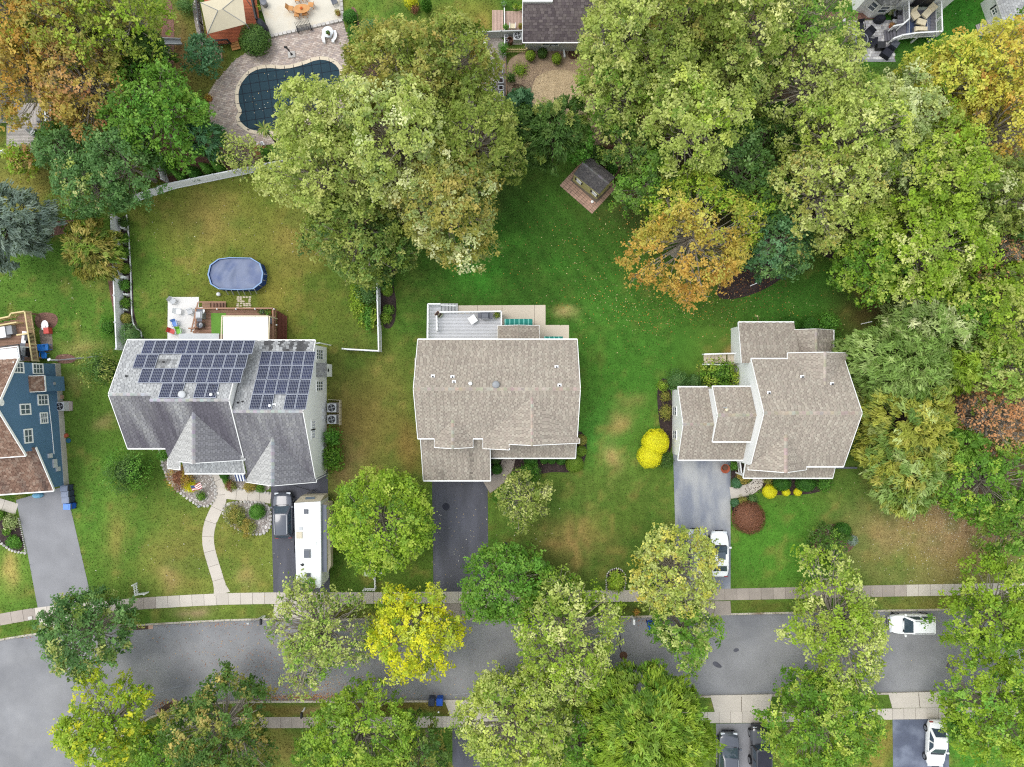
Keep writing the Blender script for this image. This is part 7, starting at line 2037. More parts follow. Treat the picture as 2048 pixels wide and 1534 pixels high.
# ---- sheds
sh = House('shed', 'small cream shed with a dark gambrel-like roof on a red paver pad', 'shed', 1188, 368)
bA, bB, bC = P(1145, 361, 0), P(1193, 399, 0), P(1223, 368, 0); bD = bA + (bC - bB)
u = (bB - bA).normalized(); v = (bC - bB).normalized()
def Z(p, z): return V3((p.x, p.y, z))
mb = MB(); mA, mB_ = (bA + bD) / 2, (bB + bC) / 2
mb.prism([(p.x, p.y) for p in (bA, bB, bC, bD)], 0, 2.15)
for a, m_, c in ((bA, mA, bD), (bB, mB_, bC)): mb.face([Z(a, 2.15), Z(c, 2.15), Z(m_, 3.0)])
mb.build('wall', M['siding_tan'], sh.root)
o = .06; e1, e2, e3, e4 = bA - u * o - v * o, bB + u * o - v * o, bC + u * o + v * o, bD - u * o + v * o
r1, r2 = Z((e1 + e4) / 2, 3.08), Z((e2 + e3) / 2, 3.08)
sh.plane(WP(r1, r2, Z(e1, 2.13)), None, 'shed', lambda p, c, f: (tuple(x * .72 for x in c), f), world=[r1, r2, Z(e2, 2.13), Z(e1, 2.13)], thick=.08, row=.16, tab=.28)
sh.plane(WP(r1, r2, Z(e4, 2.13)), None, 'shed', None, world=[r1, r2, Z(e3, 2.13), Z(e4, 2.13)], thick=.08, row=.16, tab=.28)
sh.ridge(r1, r2, 'shed', .28, 1.25)
sh.edge(Z(e1, 2.11), Z(e2, 2.11), .05, .08, -.04); sh.finish(M['dark'], M['siding_tan'])
for t_ in (.22, .85):
    c = bA.lerp(bB, t_); window(sh.root, (c.x - v.x * .005, c.y - v.y * .005, 1.2), -v, .4, .5, 2, 2)
    for s in (-1, 1): mb = MB(); q = c + u * s * .36 - v * .03; mb.box((q.x, q.y, 1.2), (.18, .04, .6), math.atan2(u.y, u.x)); mb.build('shutter', M['dark'], sh.root)
c = (bB + bC) / 2; mb = MB(); mb.box((c.x + u.x * .03, c.y + u.y * .03, .95), (1.1, .05, 1.8), math.atan2(v.y, v.x)); mb.build('door', M['siding_tan'], sh.root)
mb = MB(); q = P(1184, 404, .05); mb.lathe((q.x, q.y, .02), [(.12, 0), (.14, .2), (.02, .22)], 10); mb.build('bucket', M['bright_white'], label='little white bucket on the red pavers below the shed', cat='bucket')
pad = [(1119, 371), (1184, 428), (1234, 374), (1170, 316)]
root = thing('paver_pad', None, None, P(1180, 372), None, 'structure'); HARD.append(pad)
mb = MB(); mb.prism(PX(pad), -.03, .02); mb.build('bedding_sand', M['joint'], root)
pw = PX(pad); a0, du, dv = V3((*pw[0], 0)), V3((*pw[1], 0)) - V3((*pw[0], 0)), V3((*pw[3], 0)) - V3((*pw[0], 0)); nu, nv = int(du.length / .42), int(dv.length / .21)
bm_ = MB(); bm_.box((0, 0, 0), (.40, .19, .06)); brick_me = bm_.data('paver', M['brick_red'])
sk = V3((*PX([(1144, 361)])[0], 0))
for i in range(nu):
    for j in range(nv):
        s = (i + .5) / nu; w = (j + .5) / nv
        if .14 < s < .86 and .30 < w < .88: continue
        c = a0 + du * s + dv * w; piece('paver', brick_me, root, (c.x, c.y, .012 + random.uniform(0, .006)), (0, 0, math.atan2(du.y, du.x)))
ws = House('shed', 'white shed with a grey roof and black shutters at the picture corner', 'shed', 2010, 30)
bA, bB = P(1967, 26, 0), P(1987, 83, 0); u = (bB - bA).normalized(); v = V3((-u.y, u.x, 0)); v = v if v.x > 0 else -v
bA = bA - u * 1.0; bC, bD = bB + v * 3.0, bA + v * 3.0
mb = MB(); mb.prism([(p.x, p.y) for p in (bA, bB, bC, bD)], 0, 2.1); mB_, mA = (bB + bC) / 2, (bA + bD) / 2
for a, m_, c in ((bA, mA, bD), (bB, mB_, bC)): mb.face([Z(a, 2.1), Z(c, 2.1), Z(m_, 3.0)])
mb.build('wall', M['siding_white'], ws.root); o = .12
e1, e2, e3, e4 = bA - u * o - v * o, bB + u * o - v * o, bC + u * o + v * o, bD - u * o + v * o; r1, r2 = Z((e1 + e4) / 2, 3.1), Z((e2 + e3) / 2, 3.1)
ws.plane(WP(r1, r2, Z(e1, 2.08)), None, 'lgrey', None, world=[r1, r2, Z(e2, 2.08), Z(e1, 2.08)], thick=.08); ws.plane(WP(r1, r2, Z(e4, 2.08)), None, 'grey', None, world=[r1, r2, Z(e3, 2.08), Z(e4, 2.08)], thick=.08)
ws.ridge(r1, r2, 'grey', .28); ws.edge(Z(e1, 2.06), Z(e2, 2.06), .06, .1, -.04); ws.finish(M['grey'])
for t_ in (.40, .86):
    c = bA.lerp(bB, t_); window(ws.root, (c.x - v.x * .005, c.y - v.y * .005, 1.35), -v, .45, .6, 2, 2)
    for s in (-1, 1): mb = MB(); q = c + u * s * .42 - v * .03; mb.box((q.x, q.y, 1.35), (.2, .04, .75), math.atan2(u.y, u.x)); mb.build('shutter', M['dark'], ws.root)
c = bA.lerp(bB, .63); mb = MB(); mb.box((c.x - v.x * .03, c.y - v.y * .03, .98), (1.3, .05, 1.9), math.atan2(u.y, u.x)); mb.build('door', M['white'], ws.root)
rp = thing('ramp', 'short wooden ramp at the white shed door', 'ramp', P(1966, 57))
c = P(1966, 58); 
for k in range(7): mb = MB(); q = c - v * (.55 - k * .17) ; mb.box((q.x, q.y, .06 + k * .035), (.155, 1.2, .04), math.atan2(v.y, v.x)); mb.build('board', M['deck_grey'], rp)
# deck side and steps of the right house
dk = thing('deck_stairs', 'tan wooden steps with white rails beside the hydrangea mass', 'stairs', P(1440, 718))
for k in range(6):
    c = P(1411 + k * 7.5, 717, .12 + .13 * k); mb = MB(); mb.box((c.x, c.y, .12 + .13 * k), (.36, .9, .06)); mb.build('tread', M['coping'], dk)
deck_boards(dk, [(1455, 707), (1482, 707), (1482, 730), (1455, 730)], .85, M['coping'], 'y')
railing(dk, [(1405, 709), (1480, 707)], .55, M['white'], .85); railing(dk, [(1405, 729), (1450, 730)], .4, M['white'], .85)
dk = thing('deck', 'covered side deck edge with white balusters at the right house', 'deck', P(1475, 688)); deck_boards(dk, [(1471, 668), (1482, 668), (1482, 706), (1471, 706)], .85, M['deck_slate'], 'y'); railing(dk, [(1469, 668), (1471, 706)], .85, M['white'], .95)
dk = thing('porch_railing', 'white porch railing at the front corner of the right house', 'railing', P(1476, 935)); railing(dk, [(1474, 922), (1477, 945)], .5, M['white'], .9); railing(dk, [(1477, 945), (1489, 947)], .5, M['white'], .9)
# ============================================================ vehicles
def car(name, label, px, py, heading, L, W, Hh, paint, style='suv', cat='car', z0=0.02, sunroof=False, rails=False, glass='autoglass', roofmat=None):
    c = P(px, py, z0 + Hh * .6); root = thing(name, label, cat, (c.x, c.y, z0), None, rz=heading); OFF[root.name] = V3((0, 0, 0))
    hL, hW = L / 2, W / 2
    belt = {'suv': 1.02, 'sedan': .90, 'jeep': 1.08, 'van': 1.05}[style]; hood = {'suv': .98, 'sedan': .80, 'jeep': 1.08, 'van': .95}[style]
    n = 22; ring = 9; V, F = [], []
    for i in range(n + 1):
        t = -1 + 2 * i / n; t = math.copysign(abs(t) ** .8, t); x = hL * t
        e = abs(t)
        p = 3.2 if style != 'jeep' else 7
        w = hW * (1 - e ** (p * 1.9) * (.40 if t > 0 else .30))
        if style == 'sedan':
            zt = np.interp(t, [-1, -.93, -.55, .12, .28, .85, .96, 1], [.62, .86, .95, .95, .90, .74, .62, .46])
        elif style == 'suv':
            zt = np.interp(t, [-1, -.95, -.6, .2, .34, .86, .96, 1], [.7, .98, 1.04, 1.04, 1.03, .90, .72, .5])
        elif style == 'van':
            zt = np.interp(t, [-1, -.96, -.6, .4, .5, .88, .97, 1], [.7, 1.0, 1.06, 1.06, 1.02, .86, .7, .5])
        else:
            zt = np.interp(t, [-1, -.98, .2, .3, .9, .98, 1], [.8, 1.05, 1.1, 1.1, 1.04, .95, .7])
        zb = .24 + .10 * e ** 6
        prof = [(.90, zb), (1.0, zb + .18), (1.0, zt * .72), (.955, zt * .93), (.80, zt), (.4, zt + .025), (0, zt + .03)]
        pts = [(w * a, z) for a, z in prof]; pts = [(-a, z) for a, z in pts[:-1]] + pts[::-1]
        V += [(x, y, z) for y, z in pts]
    m = 13
    for i in range(n):
        for j in range(m - 1): F.append((i * m + j, i * m + j + 1, (i + 1) * m + j + 1, (i + 1) * m + j))
        F.append((i * m + m - 1, i * m, (i + 1) * m, (i + 1) * m + m - 1))
    F.append(tuple(range(m))); F.append(tuple(n * m + j for j in range(m))[::-1])
    mb = MB(); mb.mesh(V, F)
    # cabin
    if style == 'sedan': fb, ft, rt, rb_ = .36, .06, -.42, -.74
    elif style == 'suv': fb, ft, rt, rb_ = .42, .14, -.80, -.95
    elif style == 'van': fb, ft, rt, rb_ = .58, .30, -.86, -.96
    else: fb, ft, rt, rb_ = .22, .16, -.92, -.97
    wb, wt = hW * .90, hW * (.74 if style != 'jeep' else .82); zb_, zt_ = belt - .02, Hh
    def ringpts(xa, xb, w, z, rx):
        return [(xb * hL + rx, -w, z), (xa * hL - rx, -w, z), (xa * hL, -w + rx, z), (xa * hL, w - rx, z), (xa * hL - rx, w, z), (xb * hL + rx, w, z), (xb * hL, w - rx, z), (xb * hL, -w + rx, z)]
    r0, r1 = ringpts(fb, rb_, wb, zb_, .06), ringpts(ft, rt, wt, zt_ - .05, .12); r2 = ringpts(ft - .05, rt + .04, wt * .86, zt_, .16)
    base = len(mb.v)
    vs = r0 + r1 + r2; fs = []
    for k in range(2):
        for j in range(8): fs.append((k * 8 + j, k * 8 + (j + 1) % 8, (k + 1) * 8 + (j + 1) % 8, (k + 1) * 8 + j))
    fs.append(tuple(16 + j for j in range(8)))
    mb.mesh(vs, fs)
    body = mb.build('body', M[paint], root, smooth=False)
    me = body.data
    for p in me.polygons: p.use_smooth = True
    try:
        me.set_sharp_from_angle(angle=R(38))
    except Exception: pass
    if roofmat:
        q = MB(); q.mesh([(x, y, z + .012) for x, y, z in r2], [tuple(range(8))]); q.build('soft_top', M[roofmat], root)
    # glass: quads set just proud of the cabin shell
    def glassq(a, b, c_, d, nm, ins=.07):
        a, b, c_, d = map(V3, (a, b, c_, d)); ce = (a + b + c_ + d) / 4; nn = (b - a).cross(d - a).normalized()
        if nn.dot(ce - V3((ce.x * .5, 0, .8))) < 0: nn = -nn
        pts = [p.lerp(ce, ins) + nn * .012 for p in (a, b, c_, d)]; q = MB(); q.face(pts if (pts[1] - pts[0]).cross(pts[3] - pts[0]).dot(nn) > 0 else pts[::-1]); q.build(nm, M[glass], root)
    glassq(r0[2], r0[3], r1[3], r1[2], 'windshield', .05); glassq(r0[6], r0[7], r1[7], r1[6], 'rear_window', .10)
    for s0, s1, nm in ((1, 0, 'side_window'), (4, 5, 'side_window')):
        a, b, c_, d = V3(r0[s0]), V3(r0[s1]), V3(r1[s1]), V3(r1[s0])
        for u0, u1 in ((.04, .47), (.51, .94)):
            glassq(a.lerp(b, u0), a.lerp(b, u1), d.lerp(c_, u1), d.lerp(c_, u0), nm, .10)
    if sunroof: q = MB(); x = (ft + rt * .15) / 1.15 * hL * .55; q.box((x, 0, zt_ + .004), (.7, wt * 1.1, .02)); q.build('sunroof', M[glass], root)
    if rails:
        for s in (-1, 1): q = MB(); q.bar((ft * hL - .1, s * wt * .86, zt_ + .04), (rt * hL + .15, s * wt * .86, zt_ + .04), .05, .05); q.build('roof_rail', M['rim'], root)
    for x in (hL * .62, -hL * .60):
        for s in (-1, 1):
            rr = .34 if style != 'jeep' else .42
            y0, y1 = s * (hW - .20), s * (hW + (.01 if style != 'jeep' else .08))
            q = MB(); q.tube([(x, y0, rr), (x, y1, rr)], rr, 18); w_ = q.build('wheel', M['tire'], root)
            q = MB(); q.tube([(x, y1 - s * .02, rr), (x, y1 + s * .012, rr)], rr * .62, 14); q.build('rim', M['rim'], w_)
    for s in (-1, 1):
        q = MB(); q.box((fb * hL - .12, s * (hW + .06), belt + .06), (.16, .22, .14)); q.build('mirror', M[paint], root)
        q = MB(); q.box((hL * .93, s * hW * .62, hood * .76), (.18, .38, .12)); q.build('headlight', M['lamp_clear'], root)
        q = MB(); q.box((-hL * .965, s * hW * .68, belt * .82), (.10, .32, .16)); q.build('taillight', M['lamp_red'], root)
    q = MB(); q.box((hL * .985, 0, hood * .6), (.05, W * .42, .16)); q.build('grille', M['dark'], root)
    q = MB(); q.box((fb * hL + .04, 0, belt - .005), (.14, W * .7, .03)); q.build('wiper_cowl', M['dark'], root)
    if style == 'jeep':
        q = MB(); q.box((hL + .06, 0, .6), (.18, W * .96, .2)); q.build('bumper', M['dark'], root)
        for s in (-1, 1): q = MB(); q.box((hL * .62, s * (hW + .02), .95), (1.0, .26, .06)); q.build('fender', M['car_black'], root)
    return root
N_, W_, S_, E_ = R(90), R(180), R(-90), 0.0
car('parked_car', 'white car with a sunroof on the worn bluish driveway', 1440, 1109, N_, 4.55, 1.85, 1.5, 'car_white', 'sedan', sunroof=True)
car('parked_car', 'silver car half under the yellow-brown street tree', 1394, 1104, N_, 4.5, 1.85, 1.45, 'car_silver', 'sedan')
car('parked_car', 'white car parked at the north kerb of the street', 1827, 1250, W_, 4.6, 1.9, 1.65, 'car_white', 'suv', z0=-.11, rails=True)
car('parked_car', 'dark grey car beside the white trailer', 565, 1031, N_ + .03, 4.6, 1.9, 1.6, 'car_dark', 'suv', rails=True)
car('parked_car', 'black car on the driveway at the picture bottom, left of the soft-top', 1459, 1517, N_ - .02, 4.9, 2.0, 1.75, 'car_dark', 'suv', rails=True)
car('parked_car', 'black square off-road car with a soft top at the picture bottom', 1524, 1500, N_, 4.4, 1.9, 1.8, 'car_black', 'jeep', roofmat='black')
car('parked_car', 'white car facing down on the blue-grey driveway', 1875, 1490, S_ - .04, 4.6, 1.85, 1.45, 'car_white', 'sedan')
car('parked_van', 'white van half hidden under the pale street tree', 1068, 1384, E_, 4.9, 1.95, 1.75, 'car_white', 'van', 'van', z0=-.11)
car('parked_car', 'dark red car mostly hidden by the willow-like street tree', 1192, 1388, E_, 4.5, 1.8, 1.5, 'car_red', 'sedan', z0=-.11)

# travel trailer
rv = thing('travel_trailer', 'long white travel trailer with its slide-out open beside the dark grey car', 'trailer', P(622, 1085, 0))
zr = 3.3
def rvp(px, py, z=zr): return P(px, py, z)
poly = [rvp(588.5, 1006), rvp(641, 1003), rvp(642.5, 1170), rvp(640, 1176), rvp(604, 1176), rvp(596, 1170), rvp(592.5, 1160)]
mb = MB(); mb.prism([(p.x, p.y) for p in poly], .55, zr); mb.build('body', M['white'], rv)
fr = [rvp(589, 1005.5, 3.25), rvp(641, 1002.5, 3.25), P(649, 990.5, 1.9), P(602, 992, 1.9)]
mb = MB(); mb.slab3(fr, .08); mb.face([fr[3] - V3((0, 0, .05)), fr[2] - V3((0, 0, .05)), V3((fr[2].x, fr[2].y, .6)), V3((fr[3].x, fr[3].y, .6))]); mb.face([fr[3], V3((fr[3].x, fr[3].y, .6)), V3((fr[0].x, fr[0].y, .6)), fr[0]]); mb.face([fr[2], V3((fr[2].x, fr[2].y, .6)), V3((fr[1].x, fr[1].y, .6)), fr[1]]); mb.build('front_cap', M['rv_beige'], rv)
a = (fr[0] + fr[1] + fr[2] + fr[3]) / 4; d = (fr[1] - fr[0]).normalized()
mb = MB(); mb.slab3([a - d * .45 + V3((0, -.17, .13)), a + d * .45 + V3((0, -.17, .13)), a + d * .45 + V3((0, .17, -.05 + .03)), a - d * .45 + V3((0, .17, -.05 + .03))], .02); mb.build('front_window', M['glass'], rv)
mb = MB(); mb.prism([(p.x, p.y) for p in (rvp(590.5, 1008), rvp(640, 1005.5), rvp(641, 1168), rvp(600, 1170), rvp(594, 1160))], zr, zr + .03); mb.build('roof', M['bright_white'], rv)
sl = [P(641.5, 1008, 2.9), P(653.5, 1010, 2.9), P(654, 1144, 2.9), P(642.5, 1143, 2.9)]
mb = MB(); mb.prism([(p.x, p.y) for p in sl], .7, 2.9); mb.build('slide_out', M['rv_beige'], rv)
mb = MB(); mb.prism([(p.x, p.y) for p in sl], 2.9, 2.96); mb.build('slide_roof', M['awning'], rv)
mb = MB(); mb.slab3([P(654, 1006, 2.8), P(658, 1007, 2.5), P(662, 1130, 2.5), P(655, 1146, 2.8)], .03); mb.build('awning', M['rv_beige'], rv)
mb = MB()
for y in (1020, 1060, 1090, 1120): p = P(654, y, 2.2); mb.box((p.x + .02, p.y, 1.9), (.05, 1.1, .8))
mb.build('slide_window', M['glass'], rv)
def rv_item(nm, px, py, w, l, h, m, tap=.85):
    p = rvp(px, py); mb = MB(); mb.box((p.x, p.y, zr + .03 + h / 2), (w, l, h), 0, taper=tap); mb.build(nm, M[m], rv)
rv_item('roof_vent', 612.5, 1023, .42, .45, .16, 'midgrey'); rv_item('skylight', 599, 1070, .62, .68, .12, 'rv_beige'); rv_item('roof_vent', 602, 1057, .36, .36, .06, 'lightgrey'); rv_item('roof_vent', 628.5, 1086, .42, .42, .10, 'white'); rv_item('air_conditioner', 615, 1107, .62, .85, .32, 'car_dark', .78); rv_item('roof_vent', 617, 1150, .42, .42, .14, 'midgrey'); rv_item('roof_vent', 615, 1167, .5, .3, .12, 'midgrey')
p = rvp(605.5, 1129); mb = MB(); mb.lathe((p.x, p.y, zr + .03), [(.13, 0), (.14, .1), (.02, .14)], 12); mb.box((p.x - .15, p.y, zr + .07), (.12, .1, .06)); mb.build('antenna', M['dark'], rv)
mb = MB(); mb.bar(P(620, 990, .5), P(624, 980, .5), .1, .1); mb.tube([P(624, 980, .05), P(624, 980, .7)], .05, 8); mb.bar(P(610, 991, .5), P(624, 980, .5), .08, .08); mb.bar(P(640, 990, .5), P(624, 980, .5), .08, .08); mb.build('hitch', M['dark'], rv)
for y in (1085, 1100):
    for x in (593, 641):
        p = P(x, y, .4); mb = MB(); mb.tube([(p.x - .12, p.y, .36), (p.x + .12, p.y, .36)], .36, 16); mb.build('wheel', M['tire'], rv)
mb = MB(); pts = [P(580, 964, .04), P(592, 972, .04), P(604, 976, .04), P(618, 980, .2), P(622, 988, .5)]; mb.tube(pts, .025, 5); mb.build('power_cable', M['dark'], label='black cable from the garage to the trailer hitch', cat='cable')

# ============================================================ small things in the yards and the street
def bin_(label, px, py, rz, body, lid, group, z=0.0):
    r = thing('wheelie_bin', label, 'bin', P(px, py, z), group, rz=rz); OFF[r.name] = V3((0, 0, 0))
    mb = MB(); mb.box((0, 0, .5), (.56, .62, .9), taper=1.0); mb.build('body', M[body], r)
    mb = MB(); mb.box((0, -.03, .985), (.62, .74, .07), taper=.92); mb.box((0, -.05, 1.03), (.44, .5, .03), taper=.9); mb.build('lid', M[lid], r)
    mb = MB(); mb.bar((-.26, .40, .93), (.26, .40, .93), .04, .04); mb.build('handle', M['dark'], r)
    for s in (-1, 1): mb = MB(); mb.tube([(s * .24, .30, .12), (s * .30, .30, .12)], .12, 10); mb.build('wheel', M['tire'], r)
bin_('navy bin at the blue house driveway, uppermost of four', 141, 974, -1.6, 'bin_navy', 'bin_lid', 'bins beside the blue house')
bin_('navy bin at the blue house driveway, second of four', 142.5, 985, -1.6, 'bin_navy', 'bin_lid', 'bins beside the blue house')
bin_('navy bin at the blue house driveway, third of four', 144, 997, -1.55, 'bin_navy', 'bin_lid', 'bins beside the blue house')
bin_('bright blue bin at the blue house driveway, lowest of four', 147, 1010, -1.6, 'bin_blue', 'bin_lightblue', 'bins beside the blue house')
bin_('dark navy bin at the south kerb', 865, 1396, 3.1, 'bin_navy', 'bin_navy', 'pair of bins at the south kerb', -.11); bin_('bright blue bin at the south kerb', 881, 1396, 3.15, 'bin_blue', 'bin_blue', 'pair of bins at the south kerb', -.11)
bin_('lone bright blue bin at the north kerb', 1299, 1246, 0.2, 'bin_blue', 'bin_blue', None, -.11)
def ac(label, px, py, sz=.85, rz=0):
    r = thing('air_conditioner', label, 'air conditioner', P(px, py), 'outdoor air conditioners'); c = P(px, py)
    mb = MB(); mb.box((c.x, c.y, .04), (sz + .15, sz + .15, .08), rz); mb.build('pad', M['concrete'], r)
    mb = MB(); mb.box((c.x, c.y, .48), (sz, sz, .8), rz); mb.build('cabinet', M['lightgrey'], r)
    mb = MB(); mb.lathe((c.x, c.y, .885), [(sz * .42, 0), (sz * .42, .015), (.01, .016)], 20); f = mb.build('fan_well', M['dark'], r)
    mb = MB(); 
    for k in range(4):
        a = k * math.pi / 2; mb.face([(c.x + .04 * math.cos(a), c.y + .04 * math.sin(a), .906), (c.x + sz * .38 * math.cos(a), c.y + sz * .38 * math.sin(a), .906), (c.x + sz * .34 * math.cos(a + .6), c.y + sz * .34 * math.sin(a + .6), .91)])
    mb.lathe((c.x, c.y, .90), [(.09, 0), (.09, .02), (.01, .025)], 10); mb.build('fan', M['grey'], f)
ac('upper air conditioner at the white side wall', 668, 815); ac('lower air conditioner at the white side wall', 668, 838); ac('air conditioner on its long pad beside the blue house', 131, 812); ac('tall air conditioner at the corner of the ranch house', 1035, 80, .8)
mb = MB(); c = P(141, 812); mb.box((c.x, c.y, .06), (.5, .9, .12)); mb.build('concrete_pad', M['concrete_old'], label='concrete pad right of the blue house air conditioner', cat='pad')
r = thing('ac_screen', 'beige low screen round the two air conditioners', 'screen', P(682, 826))
for a, b in (((660, 799), (683, 800)), ((683, 800), (683, 850))):
    p, q = P(*a), P(*b); m = max(2, int((q - p).length / .35))
    for k in range(m): s, e = p.lerp(q, (k + .04) / m), p.lerp(q, (k + .96) / m); mb = MB(); mb.bar(s + V3((0, 0, .45)), e + V3((0, 0, .45)), .03, .8); mb.build('board', M['rv_beige'], r)
# statues
for i, (px, py, hh, l) in enumerate(((247, 458, .7, 'first white statue from the top in the side fence bed'), (247, 487, .6, 'second white statue from the top in the side fence bed'), (249, 519, .6, 'third white statue from the top in the side fence bed'), (249, 556, 1.0, 'largest white statue, lying long across the side fence bed'), (253, 590, .7, 'white statue above the spiky shrub'), (251, 620, .6, 'cross-shaped white statue near the lower end of the bed'))):
    t = thing('garden_statue', l, 'statue', P(px + 4, py), 'white statues in the fence bed'); c = P(px + 4, py); s = hh / .7
    mb = MB(); mb.box((c.x, c.y, .05), (.3 * s, .3 * s, .1)); mb.build('plinth', M['stone'], t)
    mb = MB(); mb.lathe(c, [(.11 * s, .1), (.13 * s, .25 * s), (.09 * s, .4 * s), (.13 * s, .55 * s), (.10 * s, .66 * s), (.04 * s, .72 * s), (.07 * s, .8 * s), (.06 * s, .88 * s), (.01, .93 * s)], 10)
    mb.bar((c.x - .22 * s, c.y, .52 * s), (c.x + .22 * s, c.y, .5 * s), .08 * s, .08 * s); mb.build('figure', M['bright_white'], t, smooth=True)
r = thing('bed_edging', 'low white edging along the side fence bed', 'edging', P(262, 560))
pts = resample(PX([(254, 430), (258, 470), (262, 540), (263.5, 600), (265, 642), (272, 656), (283, 664), (285, 684)]), .6)
for a, b in zip(pts, pts[1:]): mb = MB(); mb.bar(V3((a.x, a.y, .06)), V3((b.x, b.y, .06)), .09, .13); mb.build('edging_block', M['bright_white'], r)
# stone edging of the beds (each stone its own piece)
def sm(seed):
    g = np.random.default_rng(seed); v = ICO1_V * (1 + g.normal(0, .12, (len(ICO1_V), 1))); mb = MB(); mb.mesh([tuple(q) for q in v], [tuple(f) for f in ICO1_F]); return mb.data('stone', M['stone'])
ICO1_V, ICO1_F = ico(1)
STONES = [sm(i) for i in range(4)]
def stone_row(label, line, size=.36, closed=False):
    r = thing('stone_edging', label, 'stone edging', P(*line[0]), None, 'structure')
    for p in resample(PX(line), size, closed):
        piece('stone', random.choice(STONES), r, (p.x, p.y, .05), (0, 0, random.uniform(0, 6.28)), (size * .52 * random.uniform(.8, 1.15), size * .42 * random.uniform(.8, 1.15), .13 * random.uniform(.8, 1.3)))
stone_row('stone row round the flag bed', smooth_poly([(320, 900), (328, 940), (345, 973), (370, 992), (395, 1010), (420, 1014), (434, 990), (428, 962), (418, 946)], 2, False), .38)
stone_row('stone row round the second rock bed', smooth_poly([(447, 1010), (480, 1002), (540, 1006), (543, 1050), (530, 1068), (500, 1068), (470, 1055), (446, 1035)], 2), .38, True)
stone_row('stone row along the garage walk', [(470, 977), (500, 980), (539, 986)], .34)
stone_row('pale stone row round the blue house bed', smooth_poly([(-10, 1074), (8, 1090), (24, 1102), (52, 1106)], 2, False), .32); stone_row('stone row on the inner side of the blue house bed', smooth_poly([(52, 1104), (46, 1070), (38, 1036)], 2, False), .2)
stone_row('brown edging of the teardrop bed', smooth_poly([(1213, 1182), (1212, 1150), (1222, 1138), (1240, 1136), (1252, 1150), (1250, 1172), (1247, 1182)], 1, False), .22)
def rocks(name, px_poly, n, smin, smax, cols, label):
    w = PX(px_poly); xs, ys = [p[0] for p in w], [p[1] for p in w]; X = rng.uniform(min(xs), max(xs), n); Y = rng.uniform(min(ys), max(ys), n); ok = in_poly(X, Y, w); X, Y = X[ok], Y[ok]; m = len(X)
    V = np.zeros((m, 12, 3)); base, bf = ico(1); b12 = base[:12]; f12 = np.array([[0, 1, 2]] * 0).reshape(0, 3)
    import bmesh
    bm = bmesh.new(); bmesh.ops.create_icosphere(bm, subdivisions=1, radius=1); b12 = np.array([v.co[:] for v in bm.verts]); f12 = np.array([[v.index for v in f.verts] for f in bm.faces]); bm.free()
    s = rng.uniform(smin, smax, m); nv = len(b12)
    V = np.stack([X, Y, np.full(m, .02)], 1)[:, None, :] + b12[None] * (s[:, None, None] * rng.uniform(.7, 1.3, (m, nv, 1))) * np.array([1, 1, .55])
    F = (f12[None] + (np.arange(m) * nv)[:, None, None]).reshape(-1, 3)
    c = np.array([C(*q) for q in cols])[rng.choice(len(cols), m)] * rng.uniform(.8, 1.2, (m, 1))
    attr_mesh(name, V.reshape(-1, 3), F, np.repeat(c, nv, 0), M['paver'], kind='stuff', label=label)
RC = [(206, 198, 192), (186, 176, 170), (226, 220, 214), (168, 156, 150)]
rocks('river_rocks', [(330, 910), (345, 905), (355, 938), (420, 945), (430, 985), (416, 1008), (395, 1006), (345, 970)], 900, .06, .13, RC, 'pale river rocks in the flag bed')
rocks('river_rocks', [(449, 1012), (480, 1006), (538, 1010), (540, 1050), (528, 1064), (500, 1064), (470, 1052), (449, 1033)], 900, .06, .13, RC, 'pale river rocks in the second rock bed'); rocks('river_rocks', [(452, 945), (538, 962), (538, 980), (480, 974), (456, 960)], 450, .06, .12, RC, 'pale rocks along the porch')
rocks('wood_chips', [(414, 92), (440, 92), (446, 118), (430, 122), (414, 108)], 600, .04, .09, [(206, 172, 140), (190, 150, 118), (222, 194, 166)], 'pile of pale wood chips below the deck'); rocks('white_pebbles', [(386, 2), (396, 2), (408, 60), (400, 66)], 120, .05, .12, [(226, 222, 218), (150, 120, 100)], 'pebbles beside the wooden deck')
rocks('bark_chips', [(1490, 985), (1660, 985), (1668, 960), (1490, 958)], 500, .03, .06, [(92, 72, 64), (60, 46, 42), (120, 96, 84)], 'bark chips in the right house bed'); rocks('bark_chips', [(985, 925), (1030, 952), (1100, 945), (1165, 934), (1170, 905), (985, 915)], 500, .03, .06, [(98, 80, 76), (62, 48, 46), (120, 100, 92)], 'bark chips in the porch bed')
# flag in the rock bed
t = thing('flag', 'small red and white striped flag on a pole in the rock bed', 'flag', P(388, 978)); a = P(382, 984, 1.3); b = P(402, 977, 1.9)
mb = MB(); mb.tube([P(381, 988, 0), P(379, 987, 2.3)], .02, 6); mb.build('pole', M['lightgrey'], t)
for k in range(7):
    o_ = k * .085; mb = MB(); q = []
    for j in range(6):
        s = j / 5; x = a.lerp(b, s); wv = .06 * math.sin(s * 7 + k * .3); q.append((V3((x.x, x.y + o_ + wv, x.z - .3 + o_ * .8)), V3((x.x, x.y + o_ + .085 + wv, x.z - .3 + (o_ + .085) * .8))))
    for j in range(5): mb.face([q[j][0], q[j + 1][0], q[j + 1][1], q[j][1]], 1 if (k > 2 and j < 2) else 0)
    mb.build('stripe', [M['flag_red'] if k % 2 == 0 else M['bright_white'], M['flag_blue']], t)
t = thing('folding_chair', 'blue and white striped folding chair by the porch', 'chair', P(480, 956)); c = P(480, 956, .5)
for k in range(7): mb = MB(); x = c.x - .42 + k * .14; mb.slab3([(x, c.y - .35, .35), (x + .135, c.y - .35, .35), (x + .135, c.y + .4, .85), (x, c.y + .4, .85)], .02); mb.build('strip', M['bright_white'] if k % 2 else M['flag_blue'], t)
mb = MB()
